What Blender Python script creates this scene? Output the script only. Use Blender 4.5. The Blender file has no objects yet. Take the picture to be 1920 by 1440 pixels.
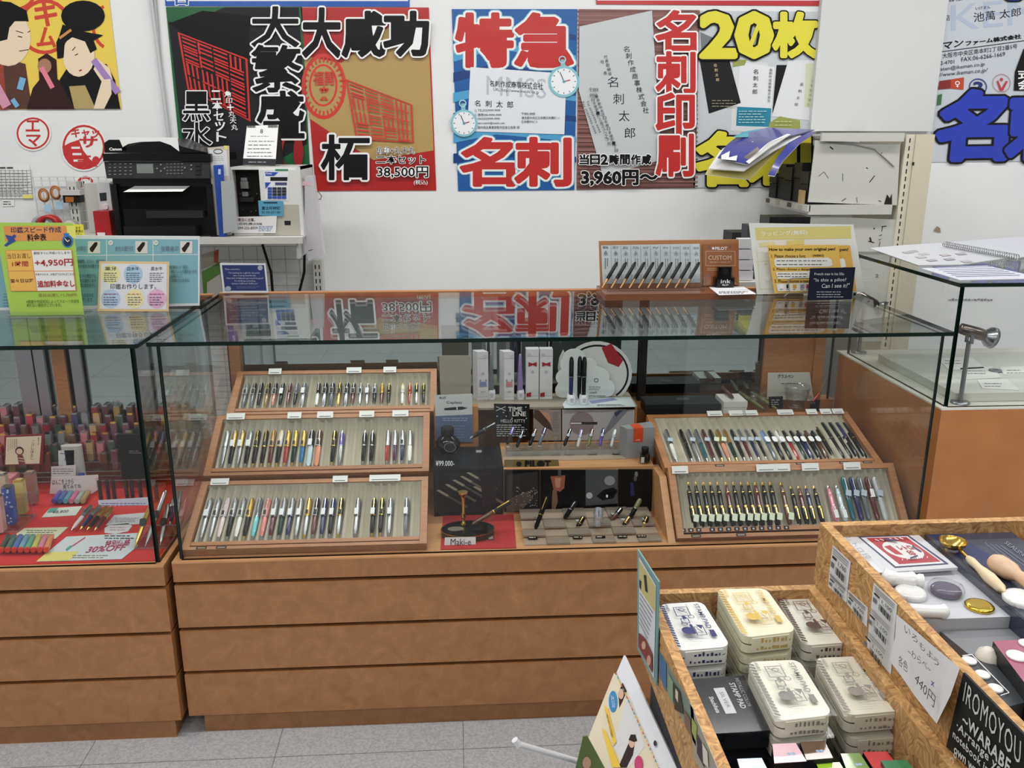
import bpy, bmesh, math, random
from mathutils import Vector, Matrix
from mathutils.geometry import delaunay_2d_cdt
random.seed(7)
sc = bpy.context.scene
COL = sc.collection
V = Vector
# ---------------------------------------------------------------- camera
FPX = 1638.6; YAW, PITCH, ROLL = 0.0647, 0.2748, 0.0013; HC = 1.4251
cf = V((math.sin(YAW)*math.cos(PITCH), math.cos(YAW)*math.cos(PITCH), -math.sin(PITCH)))
cr = V((math.cos(YAW), -math.sin(YAW), 0)); cu = cr.cross(cf)
cr, cu = cr*math.cos(ROLL)+cu*math.sin(ROLL), -cr*math.sin(ROLL)+cu*math.cos(ROLL)
CC = V((0, 0, HC))
cam = bpy.data.cameras.new('camera'); camo = bpy.data.objects.new('camera', cam); COL.objects.link(camo)
cam.sensor_width = 36; cam.lens = 36*FPX/1920; cam.clip_start = .02; cam.clip_end = 60
m = Matrix((cr, cu, -cf)).transposed().to_4x4(); m.translation = CC; camo.matrix_world = m
sc.camera = camo
# ---------------------------------------------------------------- exposure, world, ceiling lights
sc.view_settings.view_transform = 'Standard'; sc.view_settings.look = 'None'
sc.view_settings.gamma = 1; sc.view_settings.use_curve_mapping = False; sc.view_settings.exposure = 0.0
w = bpy.data.worlds.new('world'); sc.world = w; w.use_nodes = True
w.node_tree.nodes['Background'].inputs[0].default_value = (.93, .97, 1, 1)
w.node_tree.nodes['Background'].inputs[1].default_value = .26
LAMPS = [(-1.7, .9), (-.2, .9), (1.3, .9), (-1.7, 2.75), (-.2, 2.75), (1.3, 2.75), (2.8, .9), (2.8, 2.75), (-1.7, -1.2), (-.2, -1.2), (1.3, -1.2), (-1, -3.4), (1, -3.4)]  # rearmost pair added to brighten the floor that the mirror doors reflect
for i, (x, y) in enumerate(LAMPS):
    l = bpy.data.lights.new('ceiling_lamp', 'AREA'); l.shape = 'RECTANGLE'; l.size = 1.2; l.size_y = .16
    l.energy = 14.6; l.color = (1, .99, .965)
    o = bpy.data.objects.new('ceiling_lamp', l); o.location = (x, y, 2.655); COL.objects.link(o)
sc.cycles.max_bounces = 8; sc.cycles.transparent_max_bounces = 24; sc.cycles.glossy_bounces = 5
sc.cycles.transmission_bounces = 6; sc.cycles.caustics_reflective = False; sc.cycles.caustics_refractive = False
sc.cycles.sample_clamp_indirect = 4
sc.cycles.use_denoising = True
# ---------------------------------------------------------------- pixel -> place on a real plane (1920x1440 frame)
def ray(x, y): return cf+cr*((x-960)/FPX)+cu*((720-y)/FPX)
def onY(x, y, Y): d = ray(x, y); return CC+d*(Y/d.y)
def onZ(x, y, Z): d = ray(x, y); return CC+d*((Z-HC)/d.z)
def onX(x, y, X): d = ray(x, y); return CC+d*(X/d.x)
# ---------------------------------------------------------------- materials
_M = {}
def lin(c): return tuple(((v/255+.055)/1.055)**2.4 if v/255 > .04045 else v/255/12.92 for v in c)+(1,)
def M(c, rough=.55, metal=0., bump=0, alpha=1., coat=0., emit=0.):
    k = (tuple(c), rough, metal, bump, alpha, coat, emit)
    if k in _M: return _M[k]
    m = bpy.data.materials.new('paint_%02x%02x%02x' % tuple(int(v) for v in c)); m.use_nodes = True
    b = m.node_tree.nodes['Principled BSDF']; b.inputs['Base Color'].default_value = lin(c)
    b.inputs['Roughness'].default_value = rough; b.inputs['Metallic'].default_value = metal
    b.inputs['Alpha'].default_value = alpha; b.inputs['Coat Weight'].default_value = coat
    b.inputs['Coat Roughness'].default_value = .08
    if max(c) < 70 and not metal: b.inputs['Specular IOR Level'].default_value = .22; b.inputs['Coat Weight'].default_value = coat*.3
    if emit: b.inputs['Emission Color'].default_value = lin(c); b.inputs['Emission Strength'].default_value = emit
    if bump:
        N = m.node_tree.nodes; L = m.node_tree.links
        t = N.new('ShaderNodeTexNoise'); t.inputs['Scale'].default_value = bump; t.inputs['Detail'].default_value = 3
        tc = N.new('ShaderNodeTexCoord'); L.new(tc.outputs['Object'], t.inputs['Vector'])
        bp = N.new('ShaderNodeBump'); bp.inputs['Strength'].default_value = .35; bp.inputs['Distance'].default_value = .004
        L.new(t.outputs['Fac'], bp.inputs['Height']); L.new(bp.outputs[0], b.inputs['Normal']); L.new(bp.outputs[0], b.inputs['Coat Normal'])
    _M[k] = m; return m
def P(c): return M(c, .3, 0, 5., 1., .12)      # laminated print
def mixmat(name, c1, c2, scale, rough=.5, stretch=(1, 1, 1), detail=5, lo=.35, hi=.65, bump=.0, c3=None, dist=0., coat=0.):
    m = bpy.data.materials.new(name); m.use_nodes = True; N = m.node_tree.nodes; L = m.node_tree.links
    b = N['Principled BSDF']; b.inputs['Roughness'].default_value = rough; b.inputs['Coat Weight'].default_value = coat
    tc = N.new('ShaderNodeTexCoord'); mp = N.new('ShaderNodeMapping'); mp.inputs['Scale'].default_value = stretch
    L.new(tc.outputs['Object'], mp.inputs['Vector'])
    t = N.new('ShaderNodeTexNoise'); t.inputs['Scale'].default_value = scale; t.inputs['Detail'].default_value = detail
    t.inputs['Distortion'].default_value = dist; L.new(mp.outputs[0], t.inputs['Vector'])
    r = N.new('ShaderNodeValToRGB'); r.color_ramp.elements[0].position = lo; r.color_ramp.elements[0].color = lin(c1)
    r.color_ramp.elements[1].position = hi; r.color_ramp.elements[1].color = lin(c2)
    if c3: e = r.color_ramp.elements.new(min(.98, hi+.12)); e.color = lin(c3)
    L.new(t.outputs['Fac'], r.inputs['Fac']); L.new(r.outputs['Color'], b.inputs['Base Color'])
    if bump:
        bp = N.new('ShaderNodeBump'); bp.inputs['Strength'].default_value = bump; bp.inputs['Distance'].default_value = .002
        L.new(t.outputs['Fac'], bp.inputs['Height']); L.new(bp.outputs[0], b.inputs['Normal'])
    return m
def glassmat(name, tint, rough=0.0, ior=1.5):
    m = bpy.data.materials.new(name); m.use_nodes = True; N = m.node_tree.nodes; L = m.node_tree.links; N.clear()
    out = N.new('ShaderNodeOutputMaterial'); tr = N.new('ShaderNodeBsdfTransparent'); tr.inputs[0].default_value = tint+(1,)
    gl = N.new('ShaderNodeBsdfGlossy'); gl.inputs['Roughness'].default_value = rough
    g = N.new('ShaderNodeNewGeometry'); mt = N.new('ShaderNodeMath'); mt.operation = 'MULTIPLY_ADD'
    mt.inputs[1].default_value = 1/ior-ior; mt.inputs[2].default_value = ior
    L.new(g.outputs['Backfacing'], mt.inputs[0]); fr = N.new('ShaderNodeFresnel'); L.new(mt.outputs[0], fr.inputs['IOR'])
    mx = N.new('ShaderNodeMixShader'); L.new(fr.outputs[0], mx.inputs[0]); L.new(tr.outputs[0], mx.inputs[1]); L.new(gl.outputs[0], mx.inputs[2])
    L.new(mx.outputs[0], out.inputs['Surface']); return m
GLASS = glassmat('case_glass', (.955, .975, .965)); GLASSV = glassmat('side_glass', (.975, .985, .98), 0, 1.38); ACRYL = glassmat('clear_acrylic', (.93, .94, .94), .02)
FILM = glassmat('clear_film', (.97, .97, .965), .13, 1.4)
GEDGE = M((14, 30, 26), .15); AEDGE = M((150, 156, 156), .2, 0, 0, .6)
WOODF = mixmat('burl_laminate', (152, 102, 60), (168, 117, 72), 26, .36, (1, 1, 1), 8, .32, .68, .3, (178, 127, 82), .9)
WOODD = mixmat('deck_wood', (186, 134, 88), (202, 150, 104), 12, .4, (1, 6, 6), 5, .3, .7)
WOODT = mixmat('tray_wood', (158, 106, 64), (178, 124, 80), 22, .4, (1.2, 7, 7), 5, .3, .7)
WOODR = mixmat('orange_laminate', (176, 112, 62), (190, 124, 72), 10, .35, (1, 1, 1), 5, .3, .7)
def osb():
    m = mixmat('strand_board', (140, 96, 54), (208, 164, 106), 42, .6, (1, 1, 1), 4, .3, .68, .5, (228, 196, 144)); N = m.node_tree.nodes; L = m.node_tree.links
    t = [n for n in N if n.type == 'TEX_NOISE'][0]; mp = [n for n in N if n.type == 'MAPPING'][0]; tc = [n for n in N if n.type == 'TEX_COORD'][0]
    v = N.new('ShaderNodeTexVoronoi'); v.inputs['Scale'].default_value = 75; w_ = N.new('ShaderNodeTexNoise'); w_.inputs['Scale'].default_value = 40
    ad = N.new('ShaderNodeVectorMath'); ad.operation = 'MULTIPLY_ADD'; ad.inputs[1].default_value = (.02, .02, .02); L.new(tc.outputs['Object'], w_.inputs['Vector']); L.new(w_.outputs['Color'], ad.inputs[0]); L.new(tc.outputs['Object'], ad.inputs[2]); L.new(ad.outputs[0], v.inputs['Vector'])
    r = N.new('ShaderNodeVectorRotate'); r.rotation_type = 'EULER_XYZ'; sc_ = N.new('ShaderNodeVectorMath'); sc_.operation = 'SCALE'; sc_.inputs['Scale'].default_value = 3.1
    L.new(v.outputs['Color'], sc_.inputs[0]); L.new(sc_.outputs[0], r.inputs['Rotation']); L.new(tc.outputs['Object'], r.inputs['Vector']); mp.inputs['Scale'].default_value = (1, 9, 1.5); L.new(r.outputs[0], mp.inputs['Vector']); return m
OSB = osb()
WALLM = mixmat('wall_paint', (226, 228, 229), (233, 234, 235), 3, .55, (1, 1, 1), 4, .3, .7)
FLOORM = mixmat('vinyl_floor', (172, 173, 176), (196, 197, 200), 190, .35, (1, 1, 1), 8, .38, .6)
VELVET = mixmat('grey_velour', (170, 163, 146), (194, 187, 170), 8, .9, (3, .6, .6), 4, .3, .7)
WHITE = M((236, 236, 234), .5); BLACK = M((16, 16, 17), .35); GBLACK = M((10, 10, 11), .12, 0, 0, 1, .5)
CHROME = M((160, 162, 166), .26, 1.); GOLD = M((226, 188, 96), .2, 1.); STEEL = M((150, 152, 156), .3, 1.)
INK = M((28, 28, 30), .5); RED = M((196, 44, 44), .5)
# ---------------------------------------------------------------- mesh builder
ORG = {}
class MB:
    def __init__(s): s.v = []; s.f = []; s.m = []; s.sm = []; s.mats = []
    def mi(s, m):
        if m not in s.mats: s.mats.append(m)
        return s.mats.index(m)
    def add(s, vs, fs, mat, smooth=False):
        b = len(s.v); s.v += [V(p) for p in vs]; k = s.mi(mat)
        for f in fs: s.f.append([b+i for i in f]); s.m.append(k); s.sm.append(smooth)
        return s
    def hexa(s, p, mat, edge=None, big=(0, 1)):
        # p: bottom 4 then top 4 (same order)
        F = [(3, 2, 1, 0), (4, 5, 6, 7), (0, 1, 5, 4), (1, 2, 6, 5), (2, 3, 7, 6), (3, 0, 4, 7)]
        if edge is None: return s.add(p, F, mat)
        s.add(p, [F[i] for i in big], mat); s.add(p, [F[i] for i in range(6) if i not in big], edge); return s
    def box(s, x0, x1, y0, y1, z0, z1, mat, edge=None, axis='z'):
        if axis == 'z': p = [(x0, y0, z0), (x1, y0, z0), (x1, y1, z0), (x0, y1, z0), (x0, y0, z1), (x1, y0, z1), (x1, y1, z1), (x0, y1, z1)]
        elif axis == 'y': p = [(x0, y0, z1), (x1, y0, z1), (x1, y0, z0), (x0, y0, z0), (x0, y1, z1), (x1, y1, z1), (x1, y1, z0), (x0, y1, z0)]
        else: p = [(x0, y1, z0), (x0, y0, z0), (x0, y0, z1), (x0, y1, z1), (x1, y1, z0), (x1, y0, z0), (x1, y0, z1), (x1, y1, z1)]
        return s.hexa(p, mat, edge)
    def bev(s, fr, w, h, t, r, mat, n=3, top=None, d=0.):
        # rounded slab in a frame (origin at centre of its lower face)
        pts = []
        for cx, cy, a in ((w/2-r, h/2-r, 0), (-w/2+r, h/2-r, 90), (-w/2+r, -h/2+r, 180), (w/2-r, -h/2+r, 270)):
            for i in range(n+1):
                t_ = math.radians(a+90*i/n); pts.append((cx+r*math.cos(t_), cy+r*math.sin(t_)))
        return s.prism(fr, pts, d, d+t, mat, top)
    def prism(s, fr, pts, d0, d1, mat, top=None):
        o, u, v, n = fr; k = len(pts)
        a = [o+u*x+v*y+n*d0 for x, y in pts]; b = [o+u*x+v*y+n*d1 for x, y in pts]
        s.add(a+b, [tuple(range(k))[::-1]]+[(i, (i+1) % k, k+(i+1) % k, k+i) for i in range(k)], mat)
        s.add(b, [tuple(range(k))], top or mat); return s
    def tube(s, p0, p1, r0, r1, mat, n=8, caps=True, squash=None):
        return s.lathe(p0, p1, [(0, r0), (1, r1)], mat, n, caps)
    def lathe(s, p0, p1, prof, mat, n=10, caps=True, side=None, flat=1.):
        # prof: (fraction along p0->p1, radius)
        p0 = V(p0); p1 = V(p1); a = p1-p0; ax = a.normalized()
        e = side.normalized() if side else (ax.orthogonal().normalized())
        e = (e-ax*e.dot(ax)).normalized(); g = ax.cross(e)
        vs = []
        for t, r in prof:
            for i in range(n):
                q = 2*math.pi*i/n; vs.append(p0+a*t+e*(r*math.cos(q))+g*(r*math.sin(q)*flat))
        fs = [(j*n+i, j*n+(i+1) % n, (j+1)*n+(i+1) % n, (j+1)*n+i) for j in range(len(prof)-1) for i in range(n)]
        s.add(vs, fs, mat, True)
        if caps:
            b = len(vs)-n; s.add(vs[:n], [tuple(range(n))[::-1]], mat); s.add(vs[b:], [tuple(range(n))], mat)
        return s
    def path(s, pts, r, mat, n=6):
        for a, b in zip(pts, pts[1:]): s.lathe(a, b, [(0, r), (1, r)], mat, n)
        return s
    def build(s, name, parent=None, label=None, cat=None, group=None, kind=None, org=None):
        if parent is not None: o0 = ORG[parent.as_pointer()]
        elif org is not None: o0 = V(org)
        else:
            xs = [p.x for p in s.v]; ys = [p.y for p in s.v]; zs = [p.z for p in s.v]
            o0 = V(((min(xs)+max(xs))/2, (min(ys)+max(ys))/2, min(zs)))
        me = bpy.data.meshes.new(name); me.from_pydata([p-o0 for p in s.v], [], s.f)
        for m in s.mats: me.materials.append(m)
        me.polygons.foreach_set('material_index', s.m); me.polygons.foreach_set('use_smooth', s.sm); me.update()
        o = bpy.data.objects.new(name, me); COL.objects.link(o)
        if parent is not None: o.parent = parent
        else: o.location = o0
        ORG[o.as_pointer()] = o0; tag(o, label, cat, group, kind); return o
KEEP = []
def tag(o, label=None, cat=None, group=None, kind=None):
    KEEP.append(o)
    if label: o['label'] = label
    if cat: o['category'] = cat
    if group: o['group'] = group
    if kind: o['kind'] = kind
def thing(name, loc, label, cat, group=None, kind=None):
    o = bpy.data.objects.new(name, None); o.empty_display_size = .05; COL.objects.link(o); o.location = V(loc)
    ORG[o.as_pointer()] = V(loc); tag(o, label, cat, group, kind); return o
def fp(px0, py0, px1, py1, Y):
    # rectangle of a vertical plane Y seen between two pixels -> x0, x1, z0, z1
    xm, ym = (px0+px1)/2, (py0+py1)/2
    return onY(px0, ym, Y).x, onY(px1, ym, Y).x, onY(xm, py1, Y).z, onY(xm, py0, Y).z
# ---------------------------------------------------------------- text
_T = {}
def ccw(vs, f):
    return f if sum(vs[f[i]][0]*vs[f[(i+1) % len(f)]][1]-vs[f[(i+1) % len(f)]][0]*vs[f[i]][1] for i in range(len(f))) > 0 else f[::-1]
def glyphs(s, off=0., sp=1., al='LEFT', ls=1.):
    """flat glyph mesh; off > 0 grows it evenly by stroking its outline"""
    k = (s, off, sp, al, ls)
    if k in _T: return _T[k]
    if off >= .04 or (off > 0 and len(s) == 1):
        vs, fs = glyphs(s, 0., sp, al, ls); vs = list(vs); out = list(fs); cnt = {}
        for f in fs:
            for a, b_ in zip(f, f[1:]+f[:1]): e = (min(a, b_), max(a, b_)); cnt[e] = cnt.get(e, 0)+1
        bd = [e for e, n in cnt.items() if n == 1]; done = set(); W = off
        for a, b_ in bd:
            (x0, y0), (x1, y1) = vs[a], vs[b_]; L = math.hypot(x1-x0, y1-y0)
            if L < 1e-6: continue
            nx, ny = -(y1-y0)/L*W, (x1-x0)/L*W; i = len(vs)
            vs += [(x0+nx, y0+ny), (x1+nx, y1+ny), (x1-nx, y1-ny), (x0-nx, y0-ny)]; out.append((i, i+1, i+2, i+3))
            for v in (a, b_):
                if v not in done and L > W*.25:
                    done.add(v); i = len(vs); x, y = vs[v]
                    vs += [(x+W*math.cos(q*math.pi/4+.39)*1.04, y+W*math.sin(q*math.pi/4+.39)*1.04) for q in range(8)]; out.append(tuple(range(i, i+8)))
        co, _, tri, _, _, of = delaunay_2d_cdt([V((x, y)) for x, y in vs], [], [ccw(vs, f) for f in out], 1, 1e-5)
        _T[k] = ([(p.x, p.y) for p in co], [tuple(f) for f, g in zip(tri, of) if g]); return _T[k]
    c = bpy.data.curves.new('t', 'FONT'); c.body = s; c.resolution_u = 2; c.space_character = sp; c.offset = off*.8
    c.align_x = al; c.space_line = ls
    o = bpy.data.objects.new('t', c); me = bpy.data.meshes.new_from_object(o)
    vs = [(v.co.x, v.co.y) for v in me.vertices]; fs = [tuple(p.vertices) for p in me.polygons]
    bpy.data.meshes.remove(me); bpy.data.objects.remove(o); bpy.data.curves.remove(c)
    _T[k] = (vs, fs); return _T[k]
class Surf:
    def __init__(s, o, u, v):
        s.o = V(o); s.u = V(u).normalized(); s.v = V(v).normalized(); s.n = s.u.cross(s.v).normalized()
        s.v = s.n.cross(s.u)
    def at(s, px, py):
        d = ray(px, py); t = (s.o-CC).dot(s.n)/d.dot(s.n); p = CC+d*t-s.o
        return p.dot(s.u), p.dot(s.v)
    def w(s, a, b, d=0.): return s.o+s.u*a+s.v*b+s.n*d
    @property
    def fr(s): return (s.o, s.u, s.v, s.n)
def Q(x0, y0, x1, y1): return [(x0, y0), (x1, y0), (x1, y1), (x0, y1)]
class Card:
    """a sheet or board: outline in photo pixels (or local metres with px=False), printing as a child"""
    def __init__(s, surf, name, quad, mat, label, cat, t=.0012, group=None, parent=None, px=True, kind=None, edge=None, printname='print'):
        s.S = surf; s.pxm = px; pts = [surf.at(*q) for q in quad] if px else quad
        s.pts = pts; s.t = t
        ar = sum(pts[i][0]*pts[(i+1) % len(pts)][1]-pts[(i+1) % len(pts)][0]*pts[i][1] for i in range(len(pts)))
        if ar < 0: pts = pts[::-1]
        mb = MB(); mb.prism(surf.fr, pts, -t, 0, edge or mat, mat)
        s.o = mb.build(name, parent, label, cat, group, kind); s.mb = MB(); s.d = .0004; s.pn = printname
    def c(s, q): return [s.S.at(*p) for p in q] if s.pxm else q
    def poly(s, q, mat, lift=0):
        s.d += .00012; pts = s.c(q); s.mb.add([s.S.w(a, b, s.d+lift) for a, b in pts], [tuple(range(len(pts)))], mat); return s
    def rect(s, x0, y0, x1, y1, mat): return s.poly(Q(x0, y0, x1, y1), mat)
    def disc(s, cx, cy, rx, ry, mat, n=20): return s.poly([(cx+rx*math.cos(2*math.pi*i/n), cy+ry*math.sin(2*math.pi*i/n)) for i in range(n)], mat)
    def ring(s, cx, cy, rx, ry, wd, mat, n=24, a0=0, a1=360):
        s.d += .00012; o = []; k = n+1
        for f in (1, 0):
            for i in range(k):
                q = math.radians(a0+(a1-a0)*i/n); o.append((cx+(rx-wd*(1-f))*math.cos(q), cy+(ry-wd*(1-f))*math.sin(q)))
        pts = s.c(o); s.mb.add([s.S.w(a, b, s.d) for a, b in pts], [(i, i+1, k+i+1, k+i) for i in range(n)], mat); return s
    def line(s, x0, y0, x1, y1, wd, mat):
        dx, dy = x1-x0, y1-y0; L = math.hypot(dx, dy) or 1; nx, ny = -dy/L*wd/2, dx/L*wd/2
        return s.poly([(x0+nx, y0+ny), (x1+nx, y1+ny), (x1-nx, y1-ny), (x0-nx, y0-ny)], mat)
    def lines(s, x0, y0, x1, y1, n, mat, wd=1.2, seed=1, gap=.25):
        # a block of writing too small to read: broken dashes on n lines
        r = random.Random(seed); s.d += .00012; q = []
        for i in range(n):
            y = y0+(y1-y0)*(i+.5)/n; x = x0; end = x1-(x1-x0)*r.uniform(0, .25)
            while x < end-1:
                l = r.uniform(2.5, 7)*max(.3, wd); e = min(end, x+l); q.append((x, e, y)); x = e+r.uniform(.5, 1.6)*max(.3, wd)*(1+gap)
        for a, b, y in q:
            pts = s.c([(a, y-wd/2), (b, y-wd/2), (b, y+wd/2), (a, y+wd/2)]); s.mb.add([s.S.w(u, v, s.d) for u, v in pts], [(0, 1, 2, 3)], mat)
        return s
    def text(s, t, q, mat, off=0., outl=None, sp=1., al='CENTER', ls=1., lift=0.):
        """t fitted into q (bbox or 4 corners TL,TR,BR,BL); outl: list of (mat, offset) drawn behind"""
        if len(q) == 4 and not isinstance(q[0], (tuple, list)): q = Q(*q)
        TL, TR, BR, BL = s.c(q); base, _ = glyphs(t, 0., sp, al, ls)
        if not base: return s
        x0 = min(p[0] for p in base); x1 = max(p[0] for p in base); y0 = min(p[1] for p in base); y1 = max(p[1] for p in base)
        for mt, of in list(outl or [])+[(mat, off)]:
            s.d += .00015; vs, fs = glyphs(t, of, sp, al, ls); out = []
            for x, y in vs:
                a = (x-x0)/(x1-x0 or 1); b = (y-y0)/(y1-y0 or 1)
                X = (BL[0]*(1-a)+BR[0]*a)*(1-b)+(TL[0]*(1-a)+TR[0]*a)*b; Y = (BL[1]*(1-a)+BR[1]*a)*(1-b)+(TL[1]*(1-a)+TR[1]*a)*b
                out.append(s.S.w(X, Y, s.d+lift))
            s.mb.add(out, fs, mt)
        return s
    def done(s):
        if s.mb.v: s.mb.build(s.pn, s.o, kind=getattr(s, 'pk', None))
        return s.o
# ================================================================= ROOM
YW = 3.8
b = MB(); b.box(-3.2, 4.2, -5.5, 3.9, -.05, 0, FLOORM); fl = b.build('floor', kind='structure')
b = MB(); k = MB()
for i in range(-7, 10): b.box(i*.45-.0006, i*.45+.0006, -5.5, 3.8, .0002, .0007, M((118, 119, 121)))
for i in range(-12, 9): b.box(-3.2, 4.2, i*.45-.0006, i*.45+.0006, .0002, .0007, M((118, 119, 121)))
b.build('tile_joints', fl, kind='stuff')
b = MB(); b.box(-3.2, 4.2, YW, YW+.12, 0, 2.7, WALLM); wall = b.build('wall_back', kind='structure')
b = MB(); b.box(-3.3, -3.2, -5.5, YW+.12, 0, 2.7, WALLM); b.build('wall_left', kind='structure')
b = MB(); b.box(4.2, 4.3, -5.5, YW+.12, 0, 2.7, WALLM); b.build('wall_right', kind='structure')
b = MB(); b.box(-3.2, 4.2, -5.5, YW+.12, 2.7, 2.8, M((226, 226, 222), .8)); ceil = b.build('ceiling', kind='structure')
for i, (x, y) in enumerate(LAMPS):
    t = thing('ceiling_light', (x, y, 2.66), 'white ceiling light trough, %s along row %s counted from the wall' % (['first', 'second', 'third', 'fourth'][sorted(q[0] for q in LAMPS if q[1] == y).index(x)], {2.75: 'one', .9: 'two', -1.2: 'three', -3.4: 'four'}[y]), 'ceiling light', 'ceiling lights')
    b = MB(); b.box(x-.64, x+.64, y-.12, y+.12, 2.665, 2.7, WHITE); b.build('housing', t)
# projecting white wall panel above the metal shelving
x0, x1, _, _ = fp(1530, 0, 1762, 245, YW-.03)
b = MB(); b.box(x0, x1, YW-.035, YW, onY(1650, 246, YW-.03).z, 2.7, M((206, 208, 208), .5)); b.build('trim_1', kind='structure')
WS = Surf((0, YW-.0035, 1.6), (1, 0, 0), (0, 0, 1))
# cable trunking running down the wall
t = MB(); a = onY(276, -60, YW-.012); c = onY(303, 150, YW-.012); d = onY(318, 268, YW-.012)
t.path([a, c, d], .008, M((196, 197, 198), .5), 6); t.path([onY(286, -60, YW-.008), onY(302, 140, YW-.008)], .006, M((176, 177, 178), .5), 6)
t.build('cable', label='thin grey cable running down the white wall between the yellow and green posters', cat='cable')

BK = P((22, 21, 24)); WH = P((240, 240, 240)); RD = P((176, 34, 34)); DRD = P((176, 30, 32)); GR = P((22, 92, 52)); GO = P((178, 150, 92)); LBL = P((150, 200, 216))
# --- strips at the very top
c = Card(WS, 'banner', [(308, -40), (768, -40), (768, 13), (310, 11)], P((28, 84, 172)), 'blue banner strip along the top of the green and red posters', 'banner')
c.rect(312, -30, 765, 2, P((236, 240, 244))); c.text('名', (322, -20, 352, 9), P((28, 84, 172)), .02, [(WH, .06)]); c.done()
c = Card(WS, 'banner', [(1114, -40), (1542, -40), (1540, 11), (1118, 8)], P((186, 48, 52)), 'red bordered banner strip above the business card posters', 'banner')
c.rect(1120, -30, 1536, 1, P((238, 238, 240))); c.done()
c = Card(WS, 'acrylic_plate', [(1622, -60), (1694, -60), (1692, 18), (1648, 59), (1636, 54), (1628, 20)], P((214, 218, 220)), 'pale pointed clear plate on the white panel at the top', 'plate', t=.004)
c.line(1643, -10, 1645, 44, 1.5, M((60, 70, 120))); c.line(1672, 6, 1662, 24, 1.6, RED); c.line(1681, -10, 1684, 6, 1.2, M((60, 90, 90))); c.done()
# --- 1: green/black poster
c = Card(WS, 'poster', [(311, 13), (566, 13), (582, 335), (342, 335)], GR, 'green and black poster with a red square seal and brush lettering, left of the wall', 'poster')
c.poly([(316, 40), (345, 48), (420, 14), (560, 14), (566, 100), (576, 270), (470, 330), (350, 320), (332, 180)], P((38, 37, 41)))
c.poly([(316, 44), (380, 20), (470, 30), (466, 110), (410, 100), (340, 60)], P((24, 23, 26)))
SR = P((204, 48, 44))
def seal(c, q, mat, n=5, seed=3, w=.028):
    # square seal with maze-like strokes in a skewed quad
    r = random.Random(seed); TL, TR, BR, BL = q
    def p(a, b_): return tuple((TL[i]*(1-a)+TR[i]*a)*(1-b_)+(BL[i]*(1-a)+BR[i]*a)*b_ for i in (0, 1))
    def bar(a0, b0, a1, b1): c.poly([p(a0, b0), p(a1, b0), p(a1, b1), p(a0, b1)], mat)
    bar(0, 0, 1, .025); bar(0, .975, 1, 1); bar(0, 0, .03, 1); bar(.97, 0, 1, 1)
    st = .93/n
    for i in range(n):
        for j in range(n):
            x = .05+i*st*.98; y = .04+j*st
            k = r.randrange(4)
            for h in range(3):
                if k in (0, 1): bar(x, y+st*(.05+.3*h), x+st*.88, y+st*(.05+.3*h)+w)
                else: bar(x+st*(.04+.3*h), y, x+st*(.04+.3*h)+w, y+st*.86)
            if k in (0, 2): bar(x, y, x+w, y+st*.9)
            else: bar(x, y+st*.84, x+st*.9, y+st*.84+w)
seal(c, [(333, 60), (464, 110), (470, 228), (352, 168)], SR, 4)
c.disc(560, 285, 9, 34, P((150, 30, 34))); c.ring(548, 285, 22, 36, 5, P((150, 30, 34)))
for ch, bb in (('大', (474, 14, 560, 88)), ('繁', (474, 86, 564, 172)), ('盛', (484, 172, 570, 258))):
    c.text(ch, bb, BK, .02, [(WH, .055)])
c.text('黒', (345, 172, 394, 226), BK, .01, [(WH, .045)]); c.text('水', (343, 230, 398, 276), BK, .01, [(WH, .045)])
for i, ch in enumerate('二本セット'): c.text(ch, (397+i*2.6, 170+i*19.5, 415+i*2.6, 187+i*19.5), WH, .02)
for i, ch in enumerate('角印+丸天丸'): c.text(ch, (422+i*2.6, 171+i*12.4, 434+i*2.6, 182+i*12.4), WH, .01)
c.done()
# --- 2: red/gold poster
c = Card(WS, 'poster', [(564, 14), (804, 14), (818, 357), (592, 358)], RD, 'red and gold poster with round and square seal prints and a price of 38,500', 'poster')
c.poly([(570, 105), (640, 118), (760, 28), (803, 60), (813, 282), (700, 300), (640, 262), (580, 222)], GO)
RS = P((206, 62, 50))
c.ring(607, 162, 42, 62, 7, RS); c.ring(606, 160, 27, 40, 4, RS)
for i in range(28):
    a = i*2*math.pi/28; c.line(607+31*math.cos(a), 162+46*math.sin(a), 607+38*math.cos(a), 162+56*math.sin(a), 3, RS)
c.text('福開\n来', (588, 134, 626, 188), RS, .02)
seal(c, [(648, 148), (773, 196), (776, 268), (668, 262)], RS, 4, 8)
c.text('大', (570, 18, 638, 106), BK, .035, [(WH, .07)]); c.text('成', (644, 24, 722, 106), BK, .035, [(WH, .07)]); c.text('功', (722, 24, 802, 104), BK, .035, [(WH, .07)])
c.text('柘', (604, 254, 692, 336), BK, .02, [(WH, .06)])
c.text('角印+丸天丸', (706, 275, 778, 289), BK, .0, [(WH, .04)]); c.text('二本セット', (706, 291, 798, 307), BK, .02, [(WH, .07)])
c.text('38,500円', (708, 312, 803, 333), BK, .018, [(WH, .075)]); c.text('(税込)', (776, 337, 802, 347), WH, .01, [(BK, .03)])
c.done()
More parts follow.
